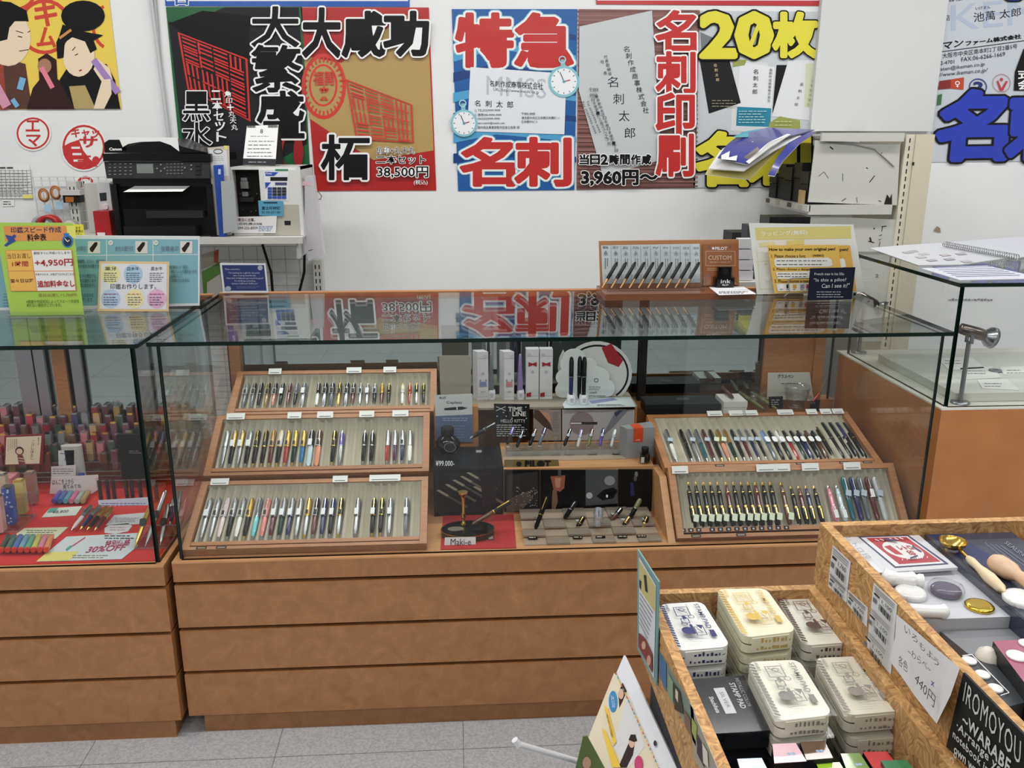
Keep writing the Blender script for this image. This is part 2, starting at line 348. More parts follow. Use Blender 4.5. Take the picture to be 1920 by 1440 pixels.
# --- 3: blue/red express poster
c = Card(WS, 'poster', [(847, 17), (1083, 17), (1077, 356), (859, 358)], P((28, 92, 160)), 'blue poster with red lettering around a white business card and two stopwatches', 'poster')
for i in range(7): c.poly([(850, 60+i*38), (930, 40+i*40), (1080, 66+i*38), (1080, 76+i*38), (930, 52+i*40), (850, 78+i*38)], P((80, 160, 206)) if i % 2 else P((20, 62, 124)))
PR = P((192, 46, 42))
for ch, bb in (('特', (857, 27, 960, 124)), ('急', (968, 27, 1072, 124)), ('名', (866, 260, 962, 347)), ('刺', (968, 260, 1068, 347))): c.text(ch, bb, PR, .036, [(LBL, .082), (WH, .067)])
c.poly([(882, 126), (1062, 138), (1058, 252), (876, 246)], P((226, 230, 236)))
GY = P((190, 192, 200)); DK = P((40, 42, 52))
c.text('MMSS', [(912, 142), (1024, 148), (1024, 186), (912, 178)], GY, .0); c.text('名刺作成商事株式会社', [(918, 151), (1018, 155), (1018, 169), (918, 162)], DK, .01)
c.text('URL http://www.meishi.co.jp', [(925, 165), (1010, 170), (1010, 178), (925, 172)], DK); c.text('名  刺  太  郎', [(890, 188), (962, 190), (962, 203), (890, 199)], DK, .01)
for i, s_ in enumerate(('TEL(03)9999-9999', '携帯090-9999-9999', 'FAX(03)9999-9999', 'taro.meishi@meishi.com', '国内商品事業部販売促進企画第1部')):
    c.text(s_, (896, 205+i*7.8, (938, 940, 937, 946, 974)[i], 210.5+i*7.8), DK); c.rect(890, 205+i*7.8, 894, 210+i*7.8, GY)
for i, s_ in enumerate(('〒999-9999', '東京都中央区日本橋日本橋町1-1', '日本橋999ビル')): c.text(s_, (978, 211+i*7.2, (1003, 1048, 1008)[i], 216.5+i*7.2), DK)
def watch(c, x, y, r):
    c.rect(x-3-r*.1, y-r-12, x+5-r*.1, y-r, P((130, 190, 200))); c.ring(x-r*.1, y-r-12, 7, 7, 2, P((170, 214, 222)))
    c.disc(x, y, r, r*1.03, P((136, 196, 208))); c.disc(x, y, r*.84, r*.86, P((238, 240, 244)))
    for i in range(12):
        a = i*math.pi/6; c.line(x+r*.68*math.cos(a), y+r*.7*math.sin(a), x+r*.78*math.cos(a), y+r*.8*math.sin(a), 1.2, DK)
    c.line(x, y, x-r*.25, y-r*.6, 1.2, DK); c.line(x, y, x+r*.4, y-r*.1, 1.4, RD); c.disc(x, y, 2.5, 2.5, P((90, 160, 180)))
watch(c, 1057, 153, 29); watch(c, 870, 231, 25)
c.done()
# --- 4: brown poster with business card
c = Card(WS, 'poster', [(1085, 17), (1312, 19), (1303, 352), (1081, 356)], P((132, 92, 88)), 'brown wood grain poster with a tilted grey business card and a price of 3,960', 'poster')
for i in range(40): c.rect(1083, 20+i*8.4, 1308, 22.5+i*8.4, P((150, 108, 102)) if i % 3 else P((112, 74, 70)))
c.poly([(1086, 50), (1222, 20), (1240, 300), (1130, 330), (1085, 170)], P((196, 202, 204)))
def vtext(c, s, x0, y0, x1, y1, sz, mat, off=0., outl=None, asp=1.):
    n = len(s)
    for i, ch in enumerate(s):
        if ch == ' ': continue
        a = (i+.5)/n; x = x0+(x1-x0)*a; y = y0+(y1-y0)*a; c.text(ch, (x-sz/2*asp, y-sz/2, x+sz/2*asp, y+sz/2), mat, off, outl)
vtext(c, '名刺太郎', 1143, 138, 1186, 265, 20, DK); vtext(c, '名刺作成商事株式会社', 1172, 86, 1212, 213, 11, DK)
vtext(c, '代表取締役', 1134, 103, 1144, 142, 6.5, DK); vtext(c, '社長', 1126, 105, 1137, 148, 6.5, DK)
vtext(c, '東京都中央区日本橋日本橋町一丁目', 1117, 178, 1156, 285, 6, DK); vtext(c, '日本橋第一ビル南スクウェア館', 1110, 184, 1142, 272, 6, DK)
c.text('Tel (03)9999-9999', [(1102, 188), (1126, 248), (1121, 250), (1097, 190)], DK); c.text('Fax (03)9999-9999', [(1094, 190), (1118, 250), (1113, 252), (1089, 192)], DK)
c.text('〒999\n9999', (1104, 165, 1121, 183), DK)
for i, ch in enumerate('名刺印刷'): c.text(ch, (1230, 22+i*77, 1302-i*1.5, 98+i*77), PR, .03, [(WH, .065)])
[c.text(ch, (1086+i*20-(i > 2)*4, 290, 1103+i*20-(i > 2)*4-(i == 2)*5, 308), BK, .04, [(WH, .10)]) for i, ch in enumerate('当日2時間作成')]; c.text('3,960円～', (1090, 319, 1230, 347), BK, .045, [(WH, .085)])
c.done()
# --- 5: yellow 20 poster
c = Card(WS, 'poster', [(1313, 20), (1539, 22), (1524, 350), (1300, 352)], P((198, 204, 208)), 'pale poster with yellow lettering over scattered business cards beside the shelf', 'poster')
YL = P((222, 214, 62)); OL = P((150, 156, 84)); TE = P((38, 132, 156))
c.poly([(1375, 110), (1440, 118), (1442, 250), (1370, 245)], P((214, 217, 220))); c.poly([(1388, 116), (1453, 126), (1446, 205), (1382, 200)], P((226, 228, 232)))
c.poly([(1382, 200), (1446, 203), (1444, 238), (1380, 236)], TE); c.poly([(1313, 60), (1352, 78), (1366, 112), (1316, 112)], P((120, 124, 128)))
c.poly([(1312, 113), (1366, 108), (1389, 193), (1329, 213)], P((36, 37, 39))); c.poly([(1456, 122), (1478, 122), (1462, 205), (1448, 212)], P((30, 30, 33)))
c.poly([(1478, 113), (1532, 113), (1520, 226), (1447, 218)], P((220, 222, 226))); c.poly([(1443, 230), (1462, 218), (1500, 226), (1500, 243), (1440, 241)], OL)
c.poly([(1374, 112), (1400, 112), (1396, 122), (1374, 126)], OL); c.poly([(1510, 120), (1532, 118), (1526, 204), (1508, 200)], P((208, 214, 184)))
vtext(c, '名刺太郎', 1340, 118, 1346, 154, 6, P((220, 200, 150))); vtext(c, '名刺太郎', 1417, 128, 1415, 178, 9, DK); vtext(c, '名刺作成商事株式会社', 1445, 128, 1441, 192, 5.5, DK)
vtext(c, '名刺太郎', 1504, 152, 1491, 202, 6, DK); vtext(c, '名刺商事株式会社', 1528, 130, 1514, 200, 6, OL)
c.lines(1384, 206, 1440, 232, 5, P((190, 216, 224)), 1.3, 4); c.lines(1334, 186, 1380, 202, 3, P((170, 160, 130)), 1.2, 5); c.lines(1452, 225, 1492, 238, 2, P((200, 204, 150)), 1.4, 6)
for ch, bb in (('2', (1316, 26, 1376, 106)), ('0', (1382, 26, 1444, 106)), ('枚', (1450, 26, 1530, 106))): c.text(ch, bb, YL, .045, [(BK, .075)])
c.poly([(1398, 94), (1424, 32), (1430, 34), (1406, 98)], YL)
for ch, bb in (('名', (1306, 250, 1398, 346)), ('刺', (1404, 256, 1514, 344))): c.text(ch, bb, YL, .045, [(BK, .075)])
c.done()
# --- 6: blue lettering poster at the right
c = Card(WS, 'poster', [(1779, -60), (2120, -60), (2120, 300), (1741, 304)], P((196, 202, 210)), 'grey poster with company details above huge blue lettering, far right of the wall', 'poster')
PB = P((38, 58, 180)); LG = P((176, 188, 208))
c.text('KEMAN', [(1783, 10), (2080, -20), (2080, 30), (1783, 58)], LG)
c.text('客様の', [(1778, -4), (1816, -8), (1816, 0), (1778, 4)], BK); c.text('店', (1773, 28, 1781, 39), BK)
c.text('いけまん', [(1829, 13), (1857, 10), (1857, 16), (1829, 19)], DK); c.text('池萬 太郎', [(1825, 24), (1914, 14), (1914, 30), (1826, 42)], DK)
c.text('マン', [(1768, 80), (1806, 74), (1805, 86), (1768, 93)], BK, .03); c.text('ファーム株式会社', [(1811, 77), (1914, 64), (1914, 72), (1811, 86)], BK, .04)
c.line(1766, 97, 1930, 75, 1.3, BK)
c.text('大阪市中央区南本町2丁目2番5号', [(1767, 100), (1907, 82), (1907, 91), (1767, 110)], DK); c.text('2-4701', [(1763, 115), (1789, 112), (1789, 119), (1763, 122)], DK)
c.text('FAX:06-6266-1669', [(1802, 108), (1884, 97), (1884, 105), (1802, 116)], DK); c.text('aten@ikeman.co.jp', [(1763, 126), (1846, 116), (1846, 125), (1763, 135)], DK)
c.text('//www.ikeman.co.jp/', [(1761, 137), (1852, 127), (1850, 137), (1761, 146)], DK)
c.poly([(1761, 152), (1782, 149), (1782, 166), (1758, 168)], P((132, 36, 40))); c.poly([(1782, 149), (1807, 145), (1806, 168), (1782, 166)], P((186, 70, 40)))
c.poly([(1758, 178), (1766, 176), (1764, 196), (1756, 198)], P((60, 110, 66))); c.text('♀', (1790, 152, 1799, 164), WH)
c.ring(1833, 163, 17, 16, 2, P((50, 60, 130))); c.text('2', (1826, 154, 1842, 170), P((30, 40, 110)), .05); c.ring(1877, 156, 17, 17, .8, P((170, 60, 80)))
c.poly([(1868, 152), (1871, 151), (1877, 166), (1885, 152), (1889, 152), (1880, 170), (1874, 170)], P((190, 50, 60))); c.disc(1877, 149, 3, 3, P((190, 50, 60)))
c.poly([(1918, 92), (1940, 80), (1960, 170), (1900, 170), (1902, 135)], BK)
c.text('式\n会', (1908, 130, 1932, 168), WH, .03)
for ch, q in (('名', [(1770, 174), (1888, 173), (1880, 296), (1755, 298)]), ('刺', [(1897, 174), (2020, 173), (2014, 296), (1888, 298)]), ('名', (1860, -100, 1990, -4))): c.text(ch, q, PB, .05, [(BK, .08)])
c.done()
# --- 7: poster at the far left (generic stand-in for a woodblock style design)
c = Card(WS, 'poster', [(-120, -60), (198, -60), (228, 204), (-120, 206)], P((236, 206, 84)), 'yellow poster with simple figures in dark robes holding colourful sticks, top left', 'poster')
OR = P((206, 66, 46)); SK = P((234, 214, 186)); BR = P((82, 46, 34))
c.ring(84, 50, 50, 52, 7, OR); c.ring(212, 50, 40, 46, 6, OR, 12, 118, 242); c.text('キ', (66, 4, 106, 48), OR, .03); c.text('ム', (70, 52, 104, 88), OR, .03); c.ring(30, -20, 40, 40, 6, OR)
def blob(c, pts, mat): c.poly(pts, mat)
blob(c, [(-60, 206), (-50, 130), (20, 112), (48, 120), (60, 204)], BR); blob(c, [(-50, 206), (-40, 140), (6, 118), (14, 206)], P((150, 62, 40)))
c.disc(16, 72, 42, 52, SK); c.poly([(-60, 20), (-20, 0), (20, 4), (50, 20), (54, 40), (28, 40), (18, 52), (14, 74), (-10, 80), (-60, 80)], BK)
c.line(30, 58, 44, 62, 1.4, BK); c.line(52, 61, 57, 58, 1.4, BK); c.line(36, 96, 54, 93, 1.4, BK); c.line(34, 68, 42, 70, 2, BR)
blob(c, [(50, 205), (62, 165), (74, 150), (72, 110), (88, 100), (106, 112), (108, 148), (132, 168), (142, 205)], P((52, 30, 30)))
c.disc(84, 124, 13, 14, P((170, 124, 96))); c.line(78, 126, 99, 165, 9, P((232, 128, 150)))
blob(c, [(112, 150), (130, 122), (200, 120), (216, 150), (226, 204), (140, 204)], BK); blob(c, [(130, 162), (160, 160), (180, 204), (140, 204)], P((176, 156, 100)))
c.disc(148, 104, 30, 40, SK); c.disc(156, 30, 41, 29, BK); c.poly([(112, 66), (118, 46), (150, 58), (194, 66), (176, 76), (182, 92), (170, 100), (160, 78), (136, 70), (122, 80), (120, 108), (108, 110), (106, 80)], BK)
c.line(112, 72, 134, 56, 5, P((200, 140, 74))); c.line(136, 95, 142, 88, 1.5, BK); c.line(141, 104, 147, 101, 1.5, BK); c.line(149, 133, 154, 131, 2.5, RD)
blob(c, [(184, 110), (206, 128), (212, 150), (196, 160), (176, 130)], SK); c.line(176, 112, 222, 174, 12, P((160, 132, 190))); blob(c, [(192, 150), (208, 148), (210, 176), (196, 204), (176, 204)], SK)
c.line(44, 146, 38, 168, 12, P((120, 176, 216))); c.line(-8, 160, 14, 200, 18, P((216, 150, 178))); c.line(24, 186, 34, 200, 9, P((120, 176, 216)))
c.done()
# --- round stickers, timetable, notes
def sticker(cx, cy, rx, ry, label):
    n = 28; return Card(WS, 'sticker', [(cx+rx*math.cos(2*math.pi*i/n), cy+ry*math.sin(2*math.pi*i/n)) for i in range(n)], WHITE, label, 'sticker')
c = sticker(62, 250, 34, 33, 'small round white sticker with a red ring and two red characters'); c.ring(62, 250, 31, 30, 3.4, RED); c.text('エ', (49, 226, 74, 246), RED, .02); c.text('マ', (50, 253, 76, 274), RED, .02); c.done()
c = sticker(157, 276, 43, 45, 'large round sticker with a red castle print beside the printer'); c.ring(157, 276, 40, 42, 4, RED)
c.poly([(118, 275), (130, 268), (148, 262), (156, 282), (170, 300), (184, 312), (150, 314), (130, 304), (119, 290)], RED)
for i in range(3): c.rect(134+i*2, 275+i*12, 150+i*3, 279+i*12, WHITE)
c.text('キャッ', (134, 240, 186, 258), RED, .03); c.text('サ', (150, 256, 182, 276), RED, .03); c.text('天', (146, 292, 172, 314), RED, .02); c.disc(180, 301, 7, 8, RED); c.done()
c = sticker(160, 342, 17, 13, 'red ring shaped sign above the slotted metal upright'); c.ring(160, 342, 15, 12, 5, RED); c.done()
c = Card(WS, 'timetable', [(-40, 307), (55, 309), (62, 372), (-40, 372)], WHITE, 'white printed timetable grid taped to the wall at the far left', 'notice')
for i in range(11): c.line(-40, 320+i*5.3, 57+i*.5, 320+i*5.3, .8, M((130, 132, 136)))
for i in range(8): c.line(2+i*8, 318, 5+i*8, 371, .8, M((140, 142, 146)))
c.lines(0, 312, 30, 317, 1, INK, 2.2, 3); c.lines(0, 322, 56, 368, 8, M((120, 122, 126)), 1.2, 9); c.poly([(43, 365), (61, 365), (62, 372), (43, 372)], M((232, 226, 120))); c.done()
c = Card(WS, 'note', [(4, 374), (26, 374), (27, 386), (5, 387)], WHITE, 'small white handwritten note below the timetable', 'note'); c.lines(6, 376, 24, 385, 2, INK, 1.5, 2); c.done()
# ================================================================= SHOWCASES
DK_GAP = M((8, 5, 5), .9)
def showcase(x0, x1, y0, y1, zd, zt, gaps, pin, label, body, deckm, rail=True, glass_x=None):
    """wooden base with panels separated by dark grooves, deck and glass hood"""
    t = thing('display_case', ((x0+x1)/2, y0, 0), label, 'display case')
    b = MB(); b.box(x0+.016, x1-.016, y0+.0165, y1, gaps[-1], zd-.012, DK_GAP); b.build('carcass', t)
    b = MB(); b.box(x0+pin, x1-pin, y0+pin, y1-.01, 0, gaps[-1], body); b.build('plinth', t)
    zs = [zd-.004]+list(gaps); g = .005
    for i in range(len(zs)-1):
        b = MB(); z1 = zs[i]-(g if i else 0); z0 = zs[i+1]+(g if i+1 < len(zs)-1 else 0)
        b.box(x0, x1, y0, y0+.016, z0, z1, body)
        b.box(x0, x0+.016, y0+.016, y1, z0, z1, body); b.box(x1-.016, x1, y0+.016, y1, z0, z1, body); b.build('panel', t)
    b = MB(); b.box(x0, x1, y0, y1+.02, zd-.004, zd, deckm); b.build('deck', t)
    th = .008
    b = MB(); b.box(x0-.0, x1, y0-.002, y1, zt-.009, zt, GLASS, GEDGE); b.build('glass_top', t, label='clear glass top')
    b = MB(); b.box(x0+.02, x1-.02, y0+.010, y0+.018, zd, zt-.009, GLASSV, GEDGE, 'y'); b.build('front_glass', t)
    for xa in (x0+.014, x1-.020):
        b = MB(); b.box(xa, xa+th, y0+.018, y1-.02, zd, zt-.009, GLASSV, GEDGE, 'x'); b.build('side_glass', t)
    return t
FX0, FX1, FY, FD = -.667, 1.133, 1.8805, .609
BY = FY+FD
mid = showcase(FX0, FX1, FY, BY, .478, 1.0, (.4223, .3024, .1846, .065), .027, 'long central glass display case with pen trays over brown drawer panels', WOODF, WOODD)
b = MB(); b.box(FX0, FX1, BY-.004, BY+.022, .985, 1.002, WOODT); b.build('rail', mid)
for x in (FX0+.02, FX1-.072):
    b = MB(); b.box(x, x+.03, BY-.03, BY+.02, .478, .985, WOODT); b.build('post', mid)
MIRR = M((168, 178, 176), .015, 1.)
b = MB(); b.box(FX0, FX1, BY-.03, BY+.02, .478, .665, WOODT); b.build('rail', mid)
xs = [FX0+.05, onX(900, 660, 0).x+.27, onY(1205, 660, BY).x, FX1-.072]
for i in range(3):
    b = MB(); b.box(xs[i]+.001, xs[i+1]-.001, BY-.004+.006*(i % 2), BY+.001+.006*(i % 2), .665, .985, MIRR); d = b.build('mirror_door', mid)
b = MB(); x = xs[2]; b.box(x-.012, x+.012, BY-.01, BY-.004, .665, .985, M((38, 34, 32), .3)); b.build('door_stile', mid)
b = MB(); x = onY(1428, 700, BY-.012).x; b.box(x, FX1-.072, BY-.018, BY-.006, .665, .985, WOODT); d = b.build('sliding_door', mid)
b = MB(); p = onY(1527, 722, BY-.02); b.bev((V((p.x, BY-.018, p.z)), V((1, 0, 0)), V((0, 0, 1)), V((0, -1, 0))), .012, .05, .004, .0055, STEEL); b.build('handle', d)
lft = showcase(-2.15, -.681, 1.8655, 1.8655+.60, .478, 1.0, (.4223, .3024, .1846, .065), .024, 'glass display case at the left lined with red cloth over brown panels', WOODF, WOODD)
b = MB(); b.box(-2.15, -.681, 2.462, 2.487, .985, 1.002, WOODT); b.build('rail', lft)
b = MB(); b.box(-2.12, -.70, 2.456, 2.461, .55, .985, MIRR); b.build('mirror_door', lft)
b = MB(); b.box(-2.12, -.70, 2.44, 2.47, .478, .55, WOODT); b.build('rail', lft)
for px, wd, mt in ((50, .022, STEEL), (78, .014, STEEL), (114, .018, WOODT), (146, .014, STEEL), (270, .018, STEEL)):
    p = onY(px, 700, 2.44); b = MB(); b.box(p.x-wd, p.x+wd, 2.436, 2.446, .55, .985, mt); b.build('post', lft)  # upright bars imitate shop fixtures reflected in the mirror door, not case parts
b = MB(); b.box(-2.11, -.70, 1.89, 2.44, .478, .4795, M((196, 40, 34), .8)); b.build('red_lining', lft)
RX, RY = 1.140, onX(1799, 531, 1.140).y
RZT = onX(1799, 531, 1.140).z; RZD = onX(1765, 766, 1.140).z
rgt = showcase(RX, 2.35, RY, RY+.57, RZD, RZT, (.42, .30, .18, .065), .02, 'taller glass display case at the right on an orange brown base', WOODR, M((214, 212, 200), .6))
# ================================================================= PEN TRAYS
ORD = 'first second third fourth fifth sixth seventh eighth ninth tenth eleventh twelfth thirteenth fourteenth fifteenth sixteenth seventeenth eighteenth nineteenth twentieth twenty-first twenty-second twenty-third twenty-fourth twenty-fifth twenty-sixth'.split()
TAGW = M((226, 230, 232), .5); TAGG = M((206, 214, 190), .5); PAPER = M((232, 233, 231), .5)
CS = dict(silver=(172, 174, 178), black=(20, 20, 22), gold=(206, 166, 78), maroon=(86, 24, 32), white=(232, 232, 230), red=(160, 28, 34), rose=(190, 128, 108), navy=(26, 34, 84),
          green=(22, 52, 48), blue=(22, 110, 160), pink=(226, 140, 160), turquoise=(110, 200, 206), coral=(222, 130, 126), purple=(88, 66, 160), violet=(70, 32, 70), grey=(96, 104, 112),
          bronze=(150, 110, 60), pale=(196, 214, 222), pearl=(226, 206, 206), salmon=(226, 150, 122), teal=(20, 92, 104), brown=(86, 50, 32), clear=(190, 196, 198), lightblue=(110, 150, 200), olive=(110, 112, 70), lilac=(140, 122, 172))
def cm(n): return M(CS[n], .28 if n in ('silver', 'gold') else .16, .85 if n in ('silver', 'gold') else 0., 0, 1, .4)
def pen(top, tip, n, low, up, trim, style, label, group=None, tag=None, cat='pen', rr=.0052, nsd=8):
    top = V(top); tip = V(tip); ax = (top-tip).normalized(); L = (top-tip).length; sd = n.cross(ax).normalized()
    T = {'g': GOLD, 's': CHROME}[trim]; name = {'b': 'ballpoint_pen', 'f': 'fountain_pen', 'n': 'fountain_pen', 'k': 'ballpoint_pen'}[style]
    t = thing(name, tip, label, cat, group)
    A = lambda f: tip+ax*(L*f)
    if style == 'n':       # uncapped fountain pen, nib upwards, cap posted on the tail
        MB().lathe(A(.42), A(.9), [(0, rr*1.05), (.5, rr*1.1), (.78, rr*.98), (.8, rr*.75), (1, rr*.7)], cm(low), nsd, side=n).build('barrel', t)
        MB().lathe(A(0), A(.43), [(0, rr*.5), (.06, rr*1.05), (.5, rr*1.3), (1, rr*1.25)], cm(up), nsd, side=n).build('cap', t)
        b = MB(); o = A(.9)+n*rr*.2; b.add([o-sd*rr*.7, o+sd*rr*.7, o+ax*L*.06+sd*rr*.6, A(1.0)+n*rr*.1, o+ax*L*.06-sd*rr*.6, o+ax*L*.04+n*rr*.35], [(0, 1, 5), (1, 2, 5), (2, 3, 5), (3, 4, 5), (4, 0, 5)], T); b.build('nib', t)
        b = MB()
        for f in (.43, .405, .74): b.lathe(A(f), A(f+.008), [(0, rr*1.35), (1, rr*1.35)], T, nsd, False, side=n)
        b.build('ring', t)
        b = MB(); c0 = A(.12)+n*rr*1.25; b.prism((c0, ax, sd, n), [(0, -.001), (L*.26, -.0015), (L*.26, .0015), (0, .001)], 0, .0012, T); b.build('clip', t)
        tf = .17
    else:
        ft = rr*.95 if style == 'f' else rr*.55
        MB().lathe(A(.09 if style != 'f' else 0), A(.54), [(0, ft if style != 'f' else rr*.45), (.12 if style == 'f' else .3, rr*.95), (1, rr*1.05)], cm(low), nsd, side=n).build('barrel', t)
        if style != 'f': MB().lathe(A(0), A(.095), [(0, rr*.14), (.35, rr*.3), (1, rr*.6)], T, nsd, side=n).build('tip', t)
        e = .93 if style == 'k' else 1.
        MB().lathe(A(.54), A(e), [(0, rr*1.12), (.75, rr*1.12), (.93, rr*.85), (1, rr*.45)], cm(up), nsd, side=n).build('cap', t)
        b = MB(); b.lathe(A(.525), A(.545), [(0, rr*1.2), (1, rr*1.2)], T, nsd, False, side=n)
        if style == 'k': b.lathe(A(.92), A(1.), [(0, rr*.42), (1, rr*.42)], T, 6, True, side=n)
        b.build('ring', t)
        b = MB(); c0 = A(.64)+n*rr*1.15; b.prism((c0, ax, sd, n), [(0, -.0007), (L*.31*e, -.0012), (L*.31*e, .0012), (0, .0007)], 0, .0013, T); b.build('clip', t)
        tf = .60
    if tag:
        fr = (A(tf)+n*(rr*1.6+.001)+sd*(.001 if tag != 'g' else -.004), sd, ax, n)
        ks = min(1., L/.11)
        if tag == 'o': MB().bev(fr, .013, .024, .0006, .0062, M((238, 238, 238), .5), 4).build('price_tag', t)
        elif tag == 'g': MB().bev((fr[0], (sd+ax*.25).normalized(), (ax-sd*.25).normalized(), n), .013, .019, .0006, .001, TAGG, 1).build('price_tag', t)
        elif tag == 'w': MB().bev(fr, .0098, .021, .0006, .001, TAGW, 1).build('price_tag', t)
        elif tag == 'c': MB().bev((fr[0], (sd+ax*.3).normalized(), (ax-sd*.3).normalized(), n), .014*ks, .016*ks, .0006, .001, M((168, 182, 196), .5), 1).build('price_tag', t)
        else:    # see-through loop of a string tag
            b = MB(); q = .0006
            for a0, b0, a1, b1 in ((-.0052, -.011, -.0044, .011), (.0044, -.011, .0052, .011), (-.0052, -.011, .0052, -.0102), (-.0052, .0102, .0052, .011)): b.prism(fr, [(a0, b0), (a1, b0), (a1, b1), (a0, b1)], 0, q, TAGW if trim == 's' else M((206, 190, 140), .4))
            b.prism(fr, [(-.003, -.006), (.003, -.006), (.003, .006), (-.003, .006)], 0, q, M((60, 60, 62)))
            b.build('price_tag', t)
    return t
def tray(F, B, Wd, label, lip, cards, pitch, phase, thick=.021):
    """F, B: front-left and back-left corner of the upper rim"""
    F = V(F); B = V(B); S = Surf(F, (1, 0, 0), B-F); L = (B-F).length; t = thing('pen_tray', F-S.n*thick, label, 'tray', 'pen trays in the glass case')
    fr = S.fr; rw = .017
    b = MB(); R = lambda a0, b0, a1, b1, d0, d1, mt: b.prism(fr, [(a0, b0), (a1, b0), (a1, b1), (a0, b1)], d0, d1, mt)
    R(0, 0, rw, L, -thick, 0, WOODT); R(Wd-rw, 0, Wd, L, -thick, 0, WOODT); R(rw, L-rw*.8, Wd-rw, L, -thick, 0, WOODT)
    R(rw, 0, Wd-rw, .009, -thick, 0, WOODT); R(rw, .009, Wd-rw, .015, -thick, -.010, DK_GAP); R(rw, .015, Wd-rw, .026, -thick, -.003, WOODT)
    R(rw, .026, Wd-rw, L-rw*.8, -thick, -.0192, WOODT); b.build('frame', t)
    b = MB(); y0, y1 = .0265, L-rw*.8-.0005; x = rw+.0005; pts = []
    k0 = int((x-phase)/(pitch/4))-1; xs = [x]+[phase+i*pitch/4 for i in range(k0, 240) if x < phase+i*pitch/4 < Wd-rw-.0005]+[Wd-rw-.0005]
    for a in xs:
        r = 1-abs(math.sin(math.pi*(a-phase)/pitch))**.8; pts.append((a, r))
    vs = []; fs = []
    for a, r in pts:
        d = -.0185+r*.0165; vs += [S.w(a, y0, d), S.w(a, y1-.014*(1-r)*0-.002, d), S.w(a, y1, -.0025)]
    for i in range(len(pts)-1): fs += [(3*i, 3*i+3, 3*i+4, 3*i+1), (3*i+1, 3*i+4, 3*i+5, 3*i+2)]
    b.add(vs, fs, VELVET, True); b.build('velour_insert', t)
    for px, py, wpx in cards:
        a, v = S.at(px, py); w_ = S.at(px+wpx/2, py)[0]-S.at(px-wpx/2, py)[0]
        cf_ = Surf(S.w(a-w_/2, L-.018, .0045), (1, 0, 0), (B-F).normalized()+S.n*.25)
        c = Card(cf_, 'name_card', Q(0, 0, w_, .019), PAPER, None, None, .0008, parent=t, px=False, printname='print')
        c.lines(.003, .012, w_-.003, .017, 2, M((70, 74, 82)), .0011, int(px)); c.line(.006, .0045, w_-.006, .0045, .0016, M((80, 80, 90))); c.done()
    b = MB(); r = random.Random(int(F.x*1000)+int(F.z*999))
    for f in lip:
        q = Wd*f; b.prism(fr, [(q-.012, .001), (q+.012, .001), (q+.012, .008), (q-.012, .008)], 0, .0006, M((44, 34, 30))); b.prism(fr, [(q-.009, .003), (q+.009, .003), (q+.009, .0055), (q-.009, .0055)], .0006, .0008, M((170, 160, 140)))
    if lip: b.build('price_strip', t)
    t_ = S; t_.L = L; t_.root = t; return t_
def stand(xa, xb, prof, name, label):
    # prof: list of (Y, Z) side outline, extruded in X
    b = MB(); b.prism((V((xa, 0, 0)), V((0, 1, 0)), V((0, 0, 1)), V((1, 0, 0))), prof, 0, xb-xa, WOODD)
    return b.build(name, label=label, cat='stand')
XL = -.649; WT = .57
T3 = tray((XL, 1.900, .4995), (XL, 2.107, .587), WT, 'wooden pen tray lying lowest and nearest in the left-hand stack', (.08, .16), [(413, 906, 34), (638, 903, 28), (722, 900, 58)], .0203, .0203*.35+.017)
T2 = tray((XL+.002, 2.112, .600), (XL+.002, 2.288, .703), WT, 'wooden pen tray in the middle of the left-hand stack', (), [(443, 783, 34), (553, 780, 26), (610, 782, 30), (688, 779, 28), (751, 778, 30)], .0203, .026)
T1 = tray((XL+.026, 2.296, .703), (XL+.032, 2.447, .784), WT-.006, 'wooden pen tray at the top back of the left-hand stack', (), [(516, 701, 24), (664, 698, 28), (731, 698, 24)], .0203, .026)
stand(XL+.01, XL+WT-.01, [(1.93, .4785), (2.445, .4785), (2.445, .742), (2.32, .677), (2.29, .66), (2.13, .56), (2.105, .548)], 'tray_stand', 'sloping wooden stand under the three left-hand pen trays')
GA, GB, GC_ = 'pens in the left-hand trays', 'pens in the right-hand trays', 'x'
def fill(S, rows, ytop, ytip, where, grp, zoom, lift=-.0065, rr=.0052):
    sx, ox, sy, oy = zoom
    for i, (xa, xb, low, up, trim, st, tg) in enumerate(rows):
        yt = ytop[i] if isinstance(ytop, list) else ytop; yb = ytip[i] if isinstance(ytip, list) else ytip
        q = S.at(xa/sx+ox, yt/sy+oy); p = S.at(xb/sx+ox, yb/sy+oy)
        u = (q[0]+p[0])/2 if S in (T1, T2, T3) or True else 0
        r = rr*(1.22 if st in 'fF' else 1.)
        nm = {'silver': 'silver', 'pale': 'pale blue', 'lightblue': 'light blue', 'clear': 'clear'}.get(low, low)
        un = {'pale': 'pale blue', 'lightblue': 'light blue'}.get(up, up)
        two = nm if nm == un else '%s and %s' % (nm, un)
        kd = {'n': 'open fountain pen', 'f': 'capped fountain pen', 'k': 'ballpoint pen', 'b': 'pen'}[st]
        lab = '%s %s, %s from the left in the %s' % (two, kd, ORD[i], where)
        tgd = (None if tg == '-' else tg)
        pen(S.w(u+(q[0]-u)*.15, min(q[1], S.L-.02), lift), S.w(u+(p[0]-u)*.15, max(p[1], .028), lift), S.n, low, up, trim, st, lab, grp, tgd, rr=r)
z36 = (3.6, 380, 3.6, 660)
